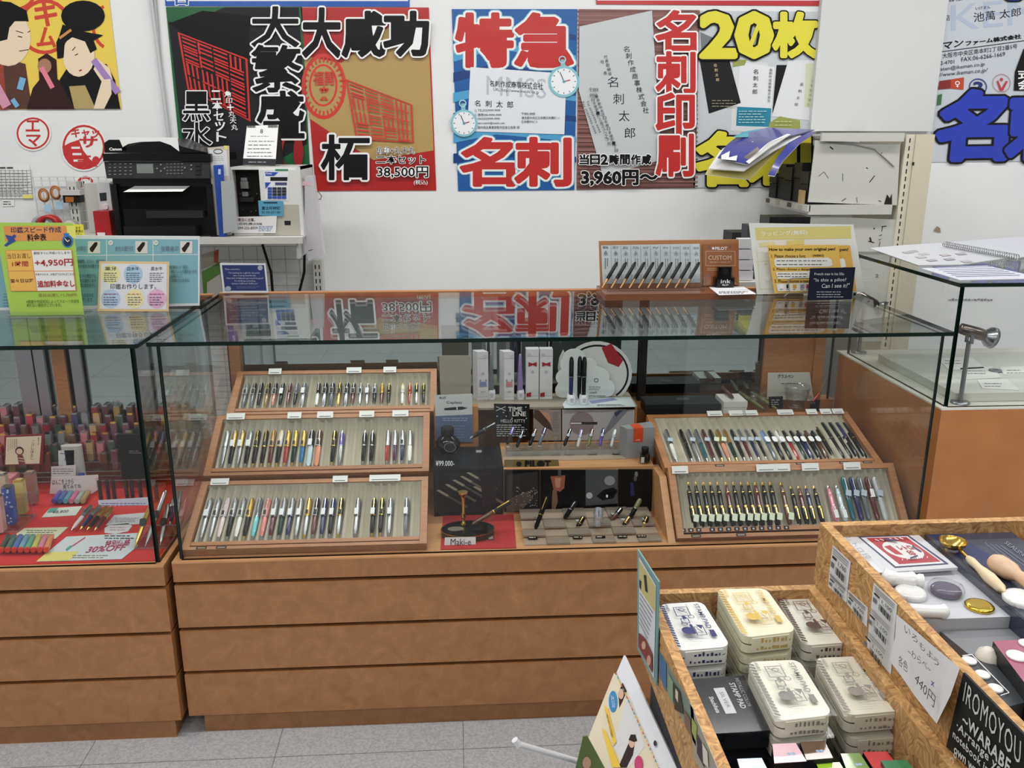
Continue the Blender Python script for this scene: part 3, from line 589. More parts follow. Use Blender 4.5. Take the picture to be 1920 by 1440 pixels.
R1L = [(300, 258, 'grey', 'silver', 's', 'b', 'l'), (350, 315, 'grey', 'black', 's', 'b', 'l'), (397, 360, 'black', 'black', 's', 'b', '-'), (450, 405, 'bronze', 'black', 'g', 'b', 'l'), (497, 455, 'rose', 'black', 's', 'b', 'l'),
       (545, 505, 'black', 'black', 's', 'b', 'w'), (592, 558, 'maroon', 'maroon', 's', 'b', '-'), (637, 605, 'black', 'grey', 's', 'b', '-'), (690, 655, 'silver', 'grey', 's', 'f', 'w'),
       (787, 755, 'white', 'black', 's', 'b', '-'), (833, 803, 'silver', 'black', 's', 'f', 'l'), (880, 852, 'grey', 'black', 's', 'f', 'l'), (930, 902, 'gold', 'black', 'g', 'b', 'l'), (978, 953, 'silver', 'black', 's', 'f', 'l'), (1022, 1000, 'maroon', 'black', 's', 'b', 'l'),
       (1070, 1050, 'silver', 'silver', 's', 'k', 'l'), (1115, 1100, 'silver', 'grey', 's', 'k', 'w'), (1163, 1152, 'black', 'silver', 's', 'k', 'l'), (1213, 1200, 'maroon', 'gold', 'g', 'k', '-'), (1260, 1247, 'black', 'black', 'g', 'k', '-'),
       (1352, 1343, 'white', 'white', 'g', 'k', '-'), (1400, 1392, 'red', 'red', 'g', 'k', '-'), (1445, 1440, 'silver', 'black', 'g', 'k', '-'), (1492, 1490, 'black', 'black', 'g', 'k', '-')]
fill(T1, R1L, 200, 412, 'top left tray', GA, z36)
R2L = [(168, 118, 'silver', 'silver', 's', 'b', '-'), (218, 170, 'black', 'gold', 's', 'b', 'w'), (270, 222, 'silver', 'gold', 's', 'b', 'w'), (325, 275, 'black', 'silver', 's', 'b', 'w'), (375, 328, 'black', 'black', 'g', 'b', 'l'), (430, 385, 'black', 'black', 'g', 'b', '-'),
       (480, 437, 'maroon', 'bronze', 'g', 'b', 'l'), (532, 487, 'black', 'white', 'g', 'b', 'l'), (583, 540, 'red', 'gold', 'g', 'b', 'l'), (633, 593, 'green', 'gold', 'g', 'b', 'l'), (688, 650, 'blue', 'gold', 'g', 'b', 'l'), (742, 703, 'pale', 'black', 's', 'f', 'w'),
       (795, 757, 'salmon', 'brown', 's', 'f', 'l'), (893, 862, 'black', 'black', 'g', 'b', 'l'), (945, 912, 'silver', 'purple', 's', 'k', '-'), (1098, 1072, 'black', 'black', 's', 'k', '-'), (1152, 1125, 'black', 'black', 's', 'k', '-'),
       (1255, 1235, 'red', 'silver', 's', 'b', '-'), (1302, 1287, 'violet', 'silver', 's', 'b', '-'), (1352, 1338, 'navy', 'silver', 's', 'b', 'l'), (1402, 1392, 'white', 'silver', 's', 'b', '-')]
fill(T2, R2L, 520, 800, 'middle left tray', GA, z36, rr=.0058)
R3L = [(50, -20, 'silver', 'silver', 's', 'b', 'w'), (108, 40, 'silver', 'silver', 's', 'b', 'l'), (165, 98, 'pearl', 'pearl', 's', 'b', 'l'), (222, 155, 'black', 'silver', 's', 'b', 'l'), (280, 212, 'white', 'silver', 's', 'b', 'l'), (330, 270, 'black', 'gold', 'g', 'b', 'l'),
       (388, 328, 'turquoise', 'grey', 's', 'b', '-'), (442, 388, 'coral', 'coral', 's', 'b', 'l'), (497, 447, 'maroon', 'silver', 's', 'b', 'w'), (552, 505, 'green', 'silver', 's', 'b', 'w'), (606, 563, 'navy', 'silver', 's', 'b', 'w'), (665, 620, 'silver', 'silver', 's', 'b', 'w'),
       (722, 677, 'silver', 'gold', 'g', 'b', 'l'), (775, 735, 'maroon', 'black', 's', 'b', 'l'), (828, 793, 'navy', 'navy', 's', 'b', 'w'), (882, 850, 'black', 'navy', 's', 'b', 'w'), (938, 905, 'silver', 'black', 'g', 'b', 'l'), (1052, 1020, 'silver', 'silver', 's', 'b', 'w'),
       (1160, 1133, 'black', 'black', 'g', 'b', 'w'), (1215, 1190, 'black', 'black', 'g', 'b', 'l'), (1270, 1250, 'silver', 'silver', 's', 'b', 'w'), (1380, 1362, 'grey', 'grey', 's', 'b', 'w')]
fill(T3, R3L, 975, 1278, 'bottom left tray', GA, z36, rr=.0058)
# ---- right-hand trays
XR = .520
U2 = tray((XR+.005, 1.905, .492), (XR+.003, 2.032, .625), .585, 'wooden pen tray with open fountain pens, lowest of the two right-hand trays', (.08, .27), [(1275, 890, 30), (1436, 886, 36), (1467, 884, 28), (1519, 883, 32), (1597, 881, 32)], .0203, .024)
U1 = tray((XR, 2.040, .622), (XR+.018, 2.272, .688), .568, 'wooden pen tray with white-tagged pens, upper of the two right-hand trays', (.25, .45, .62, .82, .93), [(1340, 780, 28), (1382, 778, 32), (1406, 778, 28), (1472, 777, 30), (1520, 774, 20), (1546, 773, 21), (1569, 773, 21)], .0203, .026)
z34 = (3.4286, 1160, 3.4286, 640)
RR1 = [(315, 372, 'white', 'silver', 's', 'b', 'c'), (408, 472, 'black', 'black', 's', 'b', '-'), (460, 518, 'silver', 'silver', 's', 'b', 'c'), (508, 568, 'teal', 'grey', 's', 'b', '-'), (552, 617, 'maroon', 'maroon', 's', 'b', 'c'), (600, 665, 'black', 'black', 'g', 'b', 'g'), (648, 712, 'salmon', 'gold', 'g', 'b', 'g'),
       (690, 764, 'green', 'gold', 'g', 'b', '-'), (738, 812, 'black', 'black', 's', 'b', 'c'), (782, 857, 'maroon', 'silver', 's', 'b', 'c'), (830, 905, 'navy', 'silver', 's', 'b', 'c'), (874, 953, 'black', 'black', 's', 'b', 'c'),
       (930, 1010, 'grey', 'lightblue', 's', 'f', 'o'), (980, 1055, 'black', 'black', 's', 'f', 'o'), (1025, 1105, 'black', 'white', 's', 'f', 'o'), (1070, 1152, 'red', 'black', 's', 'f', 'o'), (1118, 1200, 'green', 'black', 's', 'f', 'o'), (1163, 1245, 'navy', 'black', 's', 'f', 'o'), (1210, 1298, 'black', 'brown', 's', 'f', 'o'), (1255, 1345, 'brown', 'black', 's', 'f', 'o'),
       (1290, 1385, 'black', 'black', 'g', 'b', '-'), (1330, 1435, 'black', 'black', 's', 'f', '-'), (1378, 1485, 'black', 'black', 's', 'f', '-'), (1425, 1530, 'black', 'navy', 's', 'f', '-'), (1470, 1580, 'black', 'black', 'g', 'f', '-')]
fill(U1, RR1, [555]*12+[565]*8+[540]+[512]*4, [780]*12+[765]*8+[762]+[755]*4, 'upper right tray', GB, z34, rr=.0054)
xs_ = [(432, 510), (480, 560), (530, 610), (580, 655), (630, 700), (682, 755), (730, 805), (780, 855), (830, 895), (880, 935), (930, 985), (978, 1035), (1028, 1130)]
RR2 = [(a, b_, ('black', 'maroon')[i in (5, 9)] if i < 12 else 'brown', 'black' if i < 12 else 'brown', 'g', 'n', 'g') for i, (a, b_) in enumerate(xs_)]
RR2 += [(1090, 1192, 'black', 'black', 'g', 'n', '-'), (1140, 1240, 'maroon', 'black', 'g', 'n', '-'), (1190, 1285, 'navy', 'black', 'g', 'n', '-'), (1238, 1345, 'black', 'black', 'g', 'n', '-'), (1330, 1430, 'pink', 'pink', 's', 'n', 'w'), (1382, 1488, 'pale', 'pale', 's', 'n', 'w'),
        (1422, 1545, 'teal', 'teal', 's', 'f', 'c'), (1475, 1595, 'navy', 'navy', 's', 'f', 'c'), (1527, 1640, 'grey', 'grey', 's', 'f', 'c'), (1575, 1700, 'maroon', 'maroon', 's', 'f', 'w'), (1625, 1750, 'clear', 'clear', 's', 'f', 'c')]
fill(U2, RR2, [895]*13+[920]*6+[868]*5, [1195]*13+[1178]*4+[1150]*7, 'lower right tray', GB, z34, rr=.0056)
b = MB()
for i in range(13):
    q = U2.at(1282+i*14.7 if i < 3 else 1290+i*15.6, 996); b.prism(U2.fr, [(q[0]-.007, .016), (q[0]+.006, .016), (q[0]+.006, .025), (q[0]-.007, .025)], -.003, -.0024, M((24, 26, 34))); b.prism(U2.fr, [(q[0]-.003, .018), (q[0]+.002, .018), (q[0]+.002, .0225), (q[0]-.003, .0225)], -.0024, -.0022, M((170, 174, 184)))
b.build('nib_size_strip', U2.root)
stand(XR+.03, XR+.575, [(1.92, .4785), (2.30, .4785), (2.30, .66), (2.26, .65), (2.06, .585), (2.02, .57), (1.955, .484)], 'tray_stand', 'sloping wooden stand under the two right-hand pen trays')
x = onY(1235, 930, 1.99).x
b = MB(); b.prism((V((XR-.016, 0, 0)), V((0, 1, 0)), V((0, 0, 1)), V((1, 0, 0))), [(1.905, .4785), (2.12, .4785), (2.12, .60), (2.03, .603)], 0, .018, WOODD)
b.build('side_board', label='light wooden wedge board standing against the lower right tray', cat='board')
# ================================================================= CENTRE OF THE CASE
ZD = .4785
def block(name, x0, x1, y0, y1, z0, z1, mat, label, cat, **k):
    b = MB(); b.box(x0, x1, y0, y1, z0, z1, mat); return b.build(name, label=label, cat=cat, **k)
def Top(z): return Surf((0, 2, z), (1, 0, 0), (0, 1, 0))
def Vert(Y, lean=0., z=0.): return Surf((0, Y, z), (1, 0, 0), (0, math.sin(lean), math.cos(lean)))
def prop(name, surf, quad, mat, label, cat, t=.002, **k): return Card(surf, name, quad, mat, label, cat, t, **k)
DKP = M((18, 18, 20), .25, 0, 0, 1, .4)
# price box on the left
xa = onY(813, 920, 2.098).x; xb = onY(942, 920, 2.098).x
box = thing('display_box', (0, 2.1, ZD), 'large black box with a pen photo and the price 99,000', 'box')
b = MB(); b.box(xa, xb, 2.098, 2.262, ZD, .604, DKP); b.build('body', box)
b = MB(); b.box(xa-.001, xb+.001, 2.097, 2.263, .604, .609, M((26, 27, 29), .3)); b.build('lid', box)
c = Card(Top(.6092), 'printed_price', [(815, 862), (860, 862), (858, 876), (813, 876)], M((26, 27, 29), .3), None, None, .0001, parent=box); c.text('¥99.000-', (817, 864, 852, 874), M((200, 204, 206))); c.done()
c = Card(Vert(2.0965), 'photo_panel', [(814, 884), (939, 884), (939, 961), (816, 961)], M((30, 27, 28), .25), None, None, .0005, parent=box)
for i, (x, y) in enumerate(((874, 886), (862, 893), (848, 900), (834, 908), (818, 919), (886, 912))): c.poly([(x, y), (x+4, y-1), (x+60, y+30), (x+56, y+33)], M(((70, 68, 64), (96, 88, 70))[i % 2])); c.poly([(x, y), (x+6, y-1), (x+24, y+9), (x+20, y+12)], M((150, 142, 124)))
c.poly([(900, 886), (930, 886), (930, 940), (905, 950)], M((40, 24, 28))); c.done()
# platform A and photo boards
A0 = onY(943, 900, 2.098).x; A1 = .506
plat = block('display_step', A0+.002, A1, 2.10, 2.30, ZD, .605, WOODD, 'low light wooden step in the middle of the glass case', 'step')
S = Vert(2.0965); names = [('dark photo board of hands and white flower petals under the step', (945, 881, 1012, 960)), ('dark photo board of a red lacquer pen barrel under the step', (1013, 881, 1098, 960)), ('grey photo board of a pen nib with white blurs under the step', (1098, 881, 1158, 959)), ('dark photo board with a small blue figure at the right under the step', (1159, 880, 1223, 958))]
for i, (lb, (x0, y0, x1, y1)) in enumerate(names):
    c = Card(S, 'photo_board', Q(x0, y0, x1, y1), M((24, 23, 24), .22) if i != 2 else M((74, 78, 82), .25), lb, 'board', .0012)
    if i == 0:
        c.poly([(950, 890), (1008, 884), (1010, 960), (950, 960)], M((48, 46, 46))); c.poly([(948, 940), (965, 930), (992, 920), (1000, 935), (975, 958), (950, 960)], M((84, 72, 64)))
        r = random.Random(2)
        for k in range(60): x = r.choice((975, 998, 985))+r.uniform(-9, 9); y = r.choice((918, 925, 942))+r.uniform(-7, 7); c.rect(x, y, x+1.4, y+1.2, M((176, 178, 178)))
    if i == 1: c.poly([(1032, 893), (1060, 891), (1058, 915), (1050, 922), (1038, 918)], M((150, 84, 66))); c.poly([(1040, 896), (1052, 896), (1050, 914), (1042, 914)], M((188, 130, 110))); c.poly([(1036, 918), (1044, 920), (1046, 940), (1040, 958), (1034, 958)], M((120, 92, 72))); c.rect(1046, 881, 1052, 893, M((70, 72, 78)))
    if i == 2: c.disc(1143, 901, 10, 9, M((140, 142, 144))); c.disc(1105, 929, 6, 6, M((180, 184, 186))); c.poly([(1118, 930), (1132, 918), (1150, 914), (1158, 920), (1150, 934), (1130, 938)], DKP); c.disc(1138, 930, 2, 3, WHITE); c.poly([(1098, 948), (1158, 944), (1158, 959), (1098, 959)], DKP)
    if i == 3: c.disc(1193, 889, 3, 5, M((130, 128, 124))); c.disc(1191, 897, 3, 5, M((90, 84, 80))); c.poly([(1182, 905), (1187, 905), (1190, 928), (1182, 930)], M((34, 38, 88)))
    c.done()
# gold name bar on the step edge
c = Card(Surf((0, 2.112, .6055), (1, 0, 0), (0, .3, .95)), 'brand_plate', [(946, 862), (1047, 862), (1049, 878), (944, 878)], M((126, 110, 66), .25, .8), 'dull gold name bar at the front edge of the wooden step', 'plate', .006)
c.text('PILOT', (985, 864, 1032, 876), BLACK, .06); c.disc(973, 870, 5, 5, BLACK); c.done()
# platform B with picture sheets on its front
B0, B1, ZB = -.02, .500, .706
stepb = thing('display_step', (.2, 2.3, .606), 'pale upper step carrying the tall cartons and white board', 'step')
b = MB(); b.box(B0, B1, 2.306, 2.44, .70, ZB, M((150, 140, 126), .5)); b.build('shelf_board', stepb)
b = MB(); b.box(B0+.01, B1-.004, 2.43, 2.44, ZD+.001, .70, WOODT); b.build('back_board', stepb)
for x in (B0, .245, B1-.006): b = MB(); b.box(x, x+.006, 2.306, 2.43, ZD+.001, .70, WOODT); b.build('support_board', stepb)
S = Vert(2.303)
c = prop('picture_sheet', S, [(1000, 768), (1052, 768), (1052, 826), (1000, 826)], M((146, 136, 130), .4), 'beige picture sheet with a brown pen close-up and fine writing', 'sheet', .001)
c.poly([(1002, 768), (1014, 770), (1032, 795), (1036, 808), (1020, 800), (1000, 782)], M((70, 52, 44))); c.poly([(1010, 768), (1030, 776), (1034, 796)], M((190, 140, 116))); c.lines(1036, 772, 1050, 810, 12, M((110, 110, 116)), .8, 3); c.done()
c = prop('picture_sheet', S, [(1054, 768), (1190, 768), (1188, 826), (1054, 826)], M((172, 170, 174), .4), 'pale grey picture sheet with a round mauve spot behind a dark pen', 'sheet', .001)
c.disc(1091, 794, 23, 22, M((134, 120, 126))); c.poly([(1070, 791), (1120, 791), (1120, 796), (1070, 796)], M((60, 56, 58))); c.rect(1070, 792, 1090, 795, M((210, 208, 206)))
c.poly([(1150, 778), (1160, 769), (1178, 769), (1150, 800), (1132, 816), (1136, 804)], M((120, 122, 130))); c.poly([(1151, 774), (1160, 769), (1168, 769), (1155, 782)], M((52, 60, 92))); c.done()
# leaflet, plain grey board
c = prop('backing_board', Vert(2.285), [(823, 667), (883, 667), (883, 741), (826, 741)], M((150, 144, 130), .6), 'plain grey beige board standing behind the white pen leaflet', 'board', .003); c.done()
block('riser', -.065, .055, 2.272, 2.30, .4785, .72, WOODT, 'narrow wooden riser behind the big black box', 'riser')
c = prop('leaflet', Vert(2.2685), [(815, 741), (885, 738), (887, 829), (818, 829)], M((196, 200, 200), .4), 'white and blue leaflet showing a slim pen, behind the round ink bottle', 'leaflet', .001)
c.poly([(816, 780), (886, 777), (887, 829), (818, 829)], M((92, 106, 136))); c.text('PILOT', (824, 744, 836, 748), INK, .02); c.text('Capless', (837, 752, 866, 758), INK, .0); c.poly([(833, 765), (866, 762), (877, 765), (866, 768), (833, 769)], M((40, 40, 42))); c.rect(856, 763, 858, 768, WHITE)
c.lines(830, 782, 880, 790, 2, M((170, 184, 204)), 1.2, 3); c.lines(848, 796, 876, 822, 5, M((150, 164, 190)), .8, 5); c.done()
# round ink bottle
p = onZ(840, 850, .6095); t = thing('ink_bottle', p, 'round black glass ink bottle with a crest, on the black price box', 'ink bottle')
gb = M((12, 12, 14), .05, 0, 0, 1, 1)
MB().lathe(p, p+V((0, 0, .053)), [(0, .017), (.1, .021), (.4, .0335), (.62, .034), (.88, .022), (1, .014)], gb, 18).build('bottle', t)
MB().lathe(p+V((0, 0, .052)), p+V((0, 0, .075)), [(0, .016), (.1, .0175), (.9, .0175), (1, .015)], M((22, 22, 24), .4), 16).build('cap', t)
MB().lathe(p, p+V((0, 0, .004)), [(0, .026), (1, .024)], ACRYL, 16).build('foot', t)
c = Card(Surf(p+V((.006, -.036, .03)), (1, -.1, 0), (0, .1, 1)), 'printed_crest', [(.016*math.cos(i/9*math.pi), .013*math.sin(i/9*math.pi)) for i in range(18)], gb, None, None, .0003, parent=t, px=False); c.ring(0, 0, .0155, .0125, .0008, M((150, 152, 156))); c.lines(-.006, -.006, .006, .004, 3, M((120, 122, 126)), .0009, 2); c.done()
def crystal(x, y, z, w, d, h, label, name='pen_rest', cat='pen rest', grp='clear blocks under the pens'):
    b = MB(); b.hexa([(x-w, y-d, z), (x+w, y-d, z), (x+w, y+d, z), (x-w, y+d, z), (x-w, y-d, z+h*.8), (x+w, y-d, z+h*.8), (x+w, y+d, z+h), (x-w, y+d, z+h)], ACRYL, AEDGE, (0, 1, 2, 4))
    b.box(x-w*.7, x+w*.7, y-d*.6, y+d*.6, z+.001, z+.003, M((190, 192, 192), .2)); return b.build(name, label=label, cat=cat, group=grp)
p = onZ(898, 850, .6095); crystal(p.x, p.y+.01, .6095, .011, .012, .05, 'clear faceted block holding the black pen on the big black box', grp=None)
pen(onY(931, 793, p.y+.02), onY(881, 822, p.y-.01), V((-.2, -.8, .5)).normalized(), 'black', 'black', 's', 'b', 'black pen with a silver cone lying on a clear block over the black box', rr=.0062)
# chalk style board
c = prop('notice_board', Vert(2.298), [(926, 757), (993, 758), (992, 821), (928, 820)], M((22, 24, 28), .5), 'small black board with white chalk writing about a time line, before the upper step', 'sign', .002)
CH = M((216, 216, 214)); c.text('TIME', (953, 763, 979, 771), CH, .03); c.text('LINE', (961, 772, 986, 780), CH, .03); c.text('HELLO KITTY', (939, 786, 985, 792), CH)
c.lines(931, 795, 989, 819, 6, CH, 1.2, 6); c.line(930, 762, 948, 770, 1, CH); c.line(948, 762, 930, 770, 1, CH)
for x, y in ((944, 773), (932, 780), (949, 780), (960, 784), (987, 784), (986, 763)): c.disc(x, y, 1.2, 1.2, CH, 6)
c.done()
# cartons, round holders and pens on the upper step
def carton(px0, px1, pyt, pyb, label, turn, seed, red=False):
    p0 = onZ(px0, pyb, ZB); p1 = onZ(px1, pyb, ZB); h = onY((px0+px1)/2, pyt, p0.y).z-ZB
    t = thing('carton', ((p0.x+p1.x)/2, p0.y, ZB), label, 'carton')
    WC = M((216, 214, 218), .35, 0, 0, 1, .3); wd = p1.x-p0.x
    a = math.radians(turn); u = V((math.cos(a), -math.sin(a), 0)); v = V((math.sin(a), math.cos(a), 0)); o = V((p0.x, p0.y, ZB)); 
    w1 = wd*(.62 if turn else 1); d1 = .030
    if turn: o = V((p0.x+wd*.35, p0.y-.0, ZB)); u = V((1, .10, 0)).normalized(); v = V((-.45, 1, 0)).normalized()
    b = MB(); q = [o, o+u*w1, o+u*w1+v*d1, o+v*d1]; b.hexa(q+[x+V((0, 0, h)) for x in q], WC); b.build('body', t)
    S = Surf(o-v*.0004, u, (0, 0, 1)); c = Card(S, 'printed_front', Q(0, 0, w1, h), WC, None, None, .0003, parent=t, px=False)
    G = M((120, 122, 136)); 
    for k in range(2):
        y = h*(.86 if k == 0 else .06)
        for i in range(6): x = w1*(.05+i*.15); c.line(x, y+.0012*(i % 2), x+w1*.15, y+.0012*((i+1) % 2), .0006, G)
    c.ring(w1*.5, h*.55, .0035, .0035, .0008, M((40, 40, 46)), 12)
    if red: c.poly([(w1*.18, h*.66), (w1*.5, h*.69), (w1*.82, h*.66), (w1*.82, h*.75), (w1*.5, h*.72), (w1*.18, h*.75)], M((150, 24, 40))); c.ring(w1*.25, h*.9, .004, .003, .0005, INK, 10); c.poly([(w1*.05, h*.05), (w1*.4, h*.05), (w1*.4, h*.14), (w1*.05, h*.12)], M((150, 24, 40)))
    else:
        c.poly([(w1*.15, h*.28), (w1*.85, h*.28), (w1*.8, h*.38), (w1*.2, h*.38)], M(((120, 132, 176), (190, 122, 132))[seed % 2])); c.disc(w1*.25, h*.41, .003, .003, M((150, 156, 170)), 8); c.disc(w1*.78, h*.41, .003, .003, M((150, 156, 170)), 8)
        c.line(w1*.3, h*.17, w1*.7, h*.17, .001, INK)
        c.ring(w1*.72, h*.9, .004, .0045, .0006, G, 10)
    c.done(); return t
carton(884, 917, 660, 750, 'leftmost tall white carton with a small blue print, on the upper step', 20, 0)
carton(935, 965, 660, 750, 'tall white carton with a pink print between two slim upright pens', 14, 1)
carton(986, 1010, 655, 748, 'left one of two white cartons with a dark red ornament', 0, 0, True)
carton(1011.5, 1035.5, 655, 748, 'right one of two white cartons with a dark red ornament', 0, 1, True)
def holder(px, py, w, label, grp=None):
    p = onZ(px, py, ZB if py < 752 else .7075); t = thing('pen_pot', p, label, 'pen holder', grp); r = w
    MB().lathe(p, p+V((0, 0, .028)), [(0, r), (.03, r*1.03), (.85, r), (.88, r*.9), (1, r*.9), (1.001, r*.6), (.8, r*.55)], M((222, 222, 228), .25, 0, 0, 1, .4), 18, False).build('pot', t)
    c = Card(Surf(p+V((0, -r*1.035, .014)), (1, 0, 0), (0, 0, 1)), 'printed_ring', Q(-.005, -.006, .005, .005), M((222, 222, 228), .25), None, None, .0003, parent=t, px=False); c.ring(0, .001, .0035, .0035, .0008, INK, 12); c.line(-.004, -.0048, .004, -.0048, .0007, INK); c.done(); return p
def slim(px, pt, pb, col, label):
    p = onZ(px, 748, ZB); q = V((p.x, p.y, ZB+.022)); top = onY(px, pt, p.y); L = top-q; t = thing('slim_pen', q, label, 'pen')
    MB().lathe(q, q+V((0, 0, L.z)), [(0, .0085), (.3, .0082), (.6, .0058), (.98, .0036), (1, .002)], cm(col), 12).build('barrel', t)
    MB().lathe(q+V((0, 0, L.z*.97)), q+V((0, 0, L.z)), [(0, .004), (1, .0025)], CHROME, 8).build('tip', t)
holder(922, 748, .0105, 'white round pot holding the grey slim pen'); slim(921, 663, 0, 'grey', 'slim grey upright pen in a white pot, left of the purple one')
holder(976, 748, .0105, 'white round pot holding the purple slim pen'); slim(975, 663, 0, 'lilac', 'slim purple upright pen in a white pot between the cartons')
# plain cloud-edged board (stand-in) with its round pots
S = Vert(2.40)
def arc(cx, cy, rx, ry, a0, a1, n=6): return [(cx+rx*math.cos(math.radians(a0+(a1-a0)*i/n)), cy+ry*math.sin(math.radians(a0+(a1-a0)*i/n))) for i in range(n+1)]
c = prop('display_board', S, arc(1120, 700, 65, 60, -150, 60, 16)+arc(1110, 742, 30, 8, 20, 160, 4)+arc(1074, 690, 28, 45, 110, 230, 5), M((206, 208, 206), .4), 'large rounded white board with a dark outline and a red band at its corner', 'board', .003)
c.ring(1120, 700, 59, 54, 3.5, INK, 20, -145, 52); c.poly([(1128, 652), (1146, 644), (1168, 676), (1160, 688), (1140, 680)], M((150, 26, 38)))
c.done()
cl = []
for cx, cy, rx, ry, a0, a1 in ((1077, 668, 20, 14, -170, -20), (1103, 684, 16, 12, -110, 10), (1125, 706, 18, 16, -80, 20), (1140, 728, 13, 16, -50, 90), (1090, 741, 40, 7, 40, 140), (1055, 732, 14, 14, 90, 200), (1056, 708, 14, 14, 130, 240), (1062, 684, 12, 14, 140, 230)): cl += arc(cx, cy, rx, ry, a0, a1, 5)
c = prop('display_board', Vert(2.385), cl, M((216, 222, 220), .35), 'cloud-edged white board standing before the rounded board, with small print', 'board', .004)
c.ring(1118, 713, 4, 4, 1, INK, 12); c.lines(1104, 724, 1130, 732, 3, M((90, 96, 96)), .8, 5); c.text('KITTY 50th ANNIVERSARY', (1104, 741, 1136, 744), INK); c.text('3,600円', (1106, 734, 1119, 738), INK); c.done()
c = prop('printed_sheet', Top(ZB+.0012), [(1055, 758), (1062, 748), (1182, 744), (1192, 762), (1058, 765)], M((202, 212, 216), .4), 'printed sheet lying under the white pots at the edge of the upper step', 'sheet', .001)
c.poly([(1104, 752), (1150, 746), (1158, 750), (1110, 757)], M((130, 136, 176))); c.lines(1120, 758, 1176, 762, 2, M((90, 90, 96)), .8, 6); c.done()
holder(1071, 757, .0125, 'left white pot of the two holding dark blue pens'); holder(1094, 757, .0125, 'right white pot of the two holding dark blue pens')
for px, lab in ((1070, 'dark navy pen standing in the left white pot'), (1086, 'back one of the two dark pens standing in the right white pot'), (1094, 'front one of the two dark navy pens standing in the right white pot')):
    p = onZ(px, 757, .7075); o = .006 if px == 1086 else 0; q = V((p.x, p.y+o, .722)); zt = onY(px, 669, p.y).z
    pen(V((q.x, q.y, zt)), q, V((0, -1, 0)), 'navy' if px == 1070 else 'black', 'black', 's', 'f', lab, rr=.006, nsd=10)
# acrylic rack with ten little pens
p0 = onZ(943, 858, .606); p1 = onZ(1170, 850, .606)
t = thing('acrylic_rack', ((p0.x+p1.x)/2, 2.2, .6055), 'clear stepped rack holding ten small pens on the wooden step', 'rack')
ACT = M((190, 176, 160), .15, 0, 0, .45)
b = MB(); b.box(p0.x, p1.x, 2.150, 2.245, .6057, .6075, ACT); b.build('base_plate', t)
b = MB(); b.box(p0.x+.01, p1.x-.005, 2.185, 2.24, .6085, .6215, ACRYL, AEDGE); b.build('step_block', t)
b = MB()
for i, x in enumerate((969, 1005, 1041, 1067, 1111, 1156)):
    c = Card(Top(.6078), 'price_label', Q(x-8, 849-abs(i)*.2, x+8, 853.5-abs(i)*.2), M((26, 22, 20), .4), None, None, .0006, parent=t); c.lines(x-6, 850-i*.2, x+7, 852.6-i*.2, 1, M((190, 184, 170)), 1.4, i); c.done()
PX = [(957, 805, 'purple', 'black'), (975, 811, 'black', 'black'), (999, 808, 'brown', 'black'), (1017, 806, 'navy', 'grey'), (1064, 808, 'black', 'black'), (1085, 810, 'lilac', 'clear'), (1105, 808, 'brown', 'olive'), (1126, 808, 'navy', 'purple'), (1148, 810, 'clear', 'clear')]
for i, (px, py, a, d) in enumerate(PX):
    S_ = 2.205; top = onY(px+6, py-5, S_+.02); tip = onY(px-6 if i < 5 else px-2, py+28, S_-.012)
    pen(top, tip, V((0, -.9, .4)).normalized(), d, a, 's', 'f', 'small %s and %s pen, %s from the left on the clear rack' % (a, d if d != a else 'silver', ORD[i]), 'small pens on the clear rack', 'c' if i not in (0, 3) else None, rr=.0044)
    crystal(tip.x+.003, 2.214, .622, .006, .006, .017, 'clear block under the %s small pen from the left on the rack' % ORD[i])
p = onZ(1040, 845, .606); b = MB(); b.lathe((p.x, 2.205, .622), (p.x, 2.205, .655), [(0, .004), (.5, .002), (.6, .006), (1, .012)], ACRYL, 8); b.build('crystal_fork', label='empty clear forked pen rest in the middle of the rack', cat='pen rest')
# ink cartons and bottles at the right of the step
p = onZ(1182, 845, .6055); t = thing('ink_carton', p, 'silver grey ink carton with an orange band, right end of the wooden step', 'carton')
b = MB(); gx = onY(1163, 820, 2.175).x; gx2 = onY(1224, 800, 2.19).x; b.hexa([(gx, 2.185, .6055), (gx+.014, 2.155, .6055), (gx2, 2.165, .6055), (gx2, 2.215, .6055), (gx, 2.185, .688), (gx+.014, 2.155, .688), (gx2, 2.165, .688), (gx2, 2.215, .688)], M((150, 153, 158), .3, .3)); b.build('body', t)
b = MB(); S = Surf((gx+.014, 2.1545, .6055), (gx2-gx-.014, .010, 0), (0, 0, 1)); b.prism(S.fr, [(.018, .045), (.044, .045), (.044, .083), (.018, .083)], 0, .0005, M((196, 66, 34), .4)); b.prism((V((gx+.014, 2.155, .6882)), V((1, .1, 0)).normalized(), V((-.1, 1, 0)).normalized(), V((0, 0, 1))), [(.018, .002), (.044, 0), (.044, .038), (.018, .036)], 0, .0004, M((196, 66, 34), .4)); b.build('orange_band', t)
c = Card(S, 'printed_name', Q(.022, .048, .04, .053), M((196, 66, 34)), None, None, -.0006, parent=t, px=False); c.text('INK', (.025, .049, .037, .052), WHITE, lift=.0006); c.done()
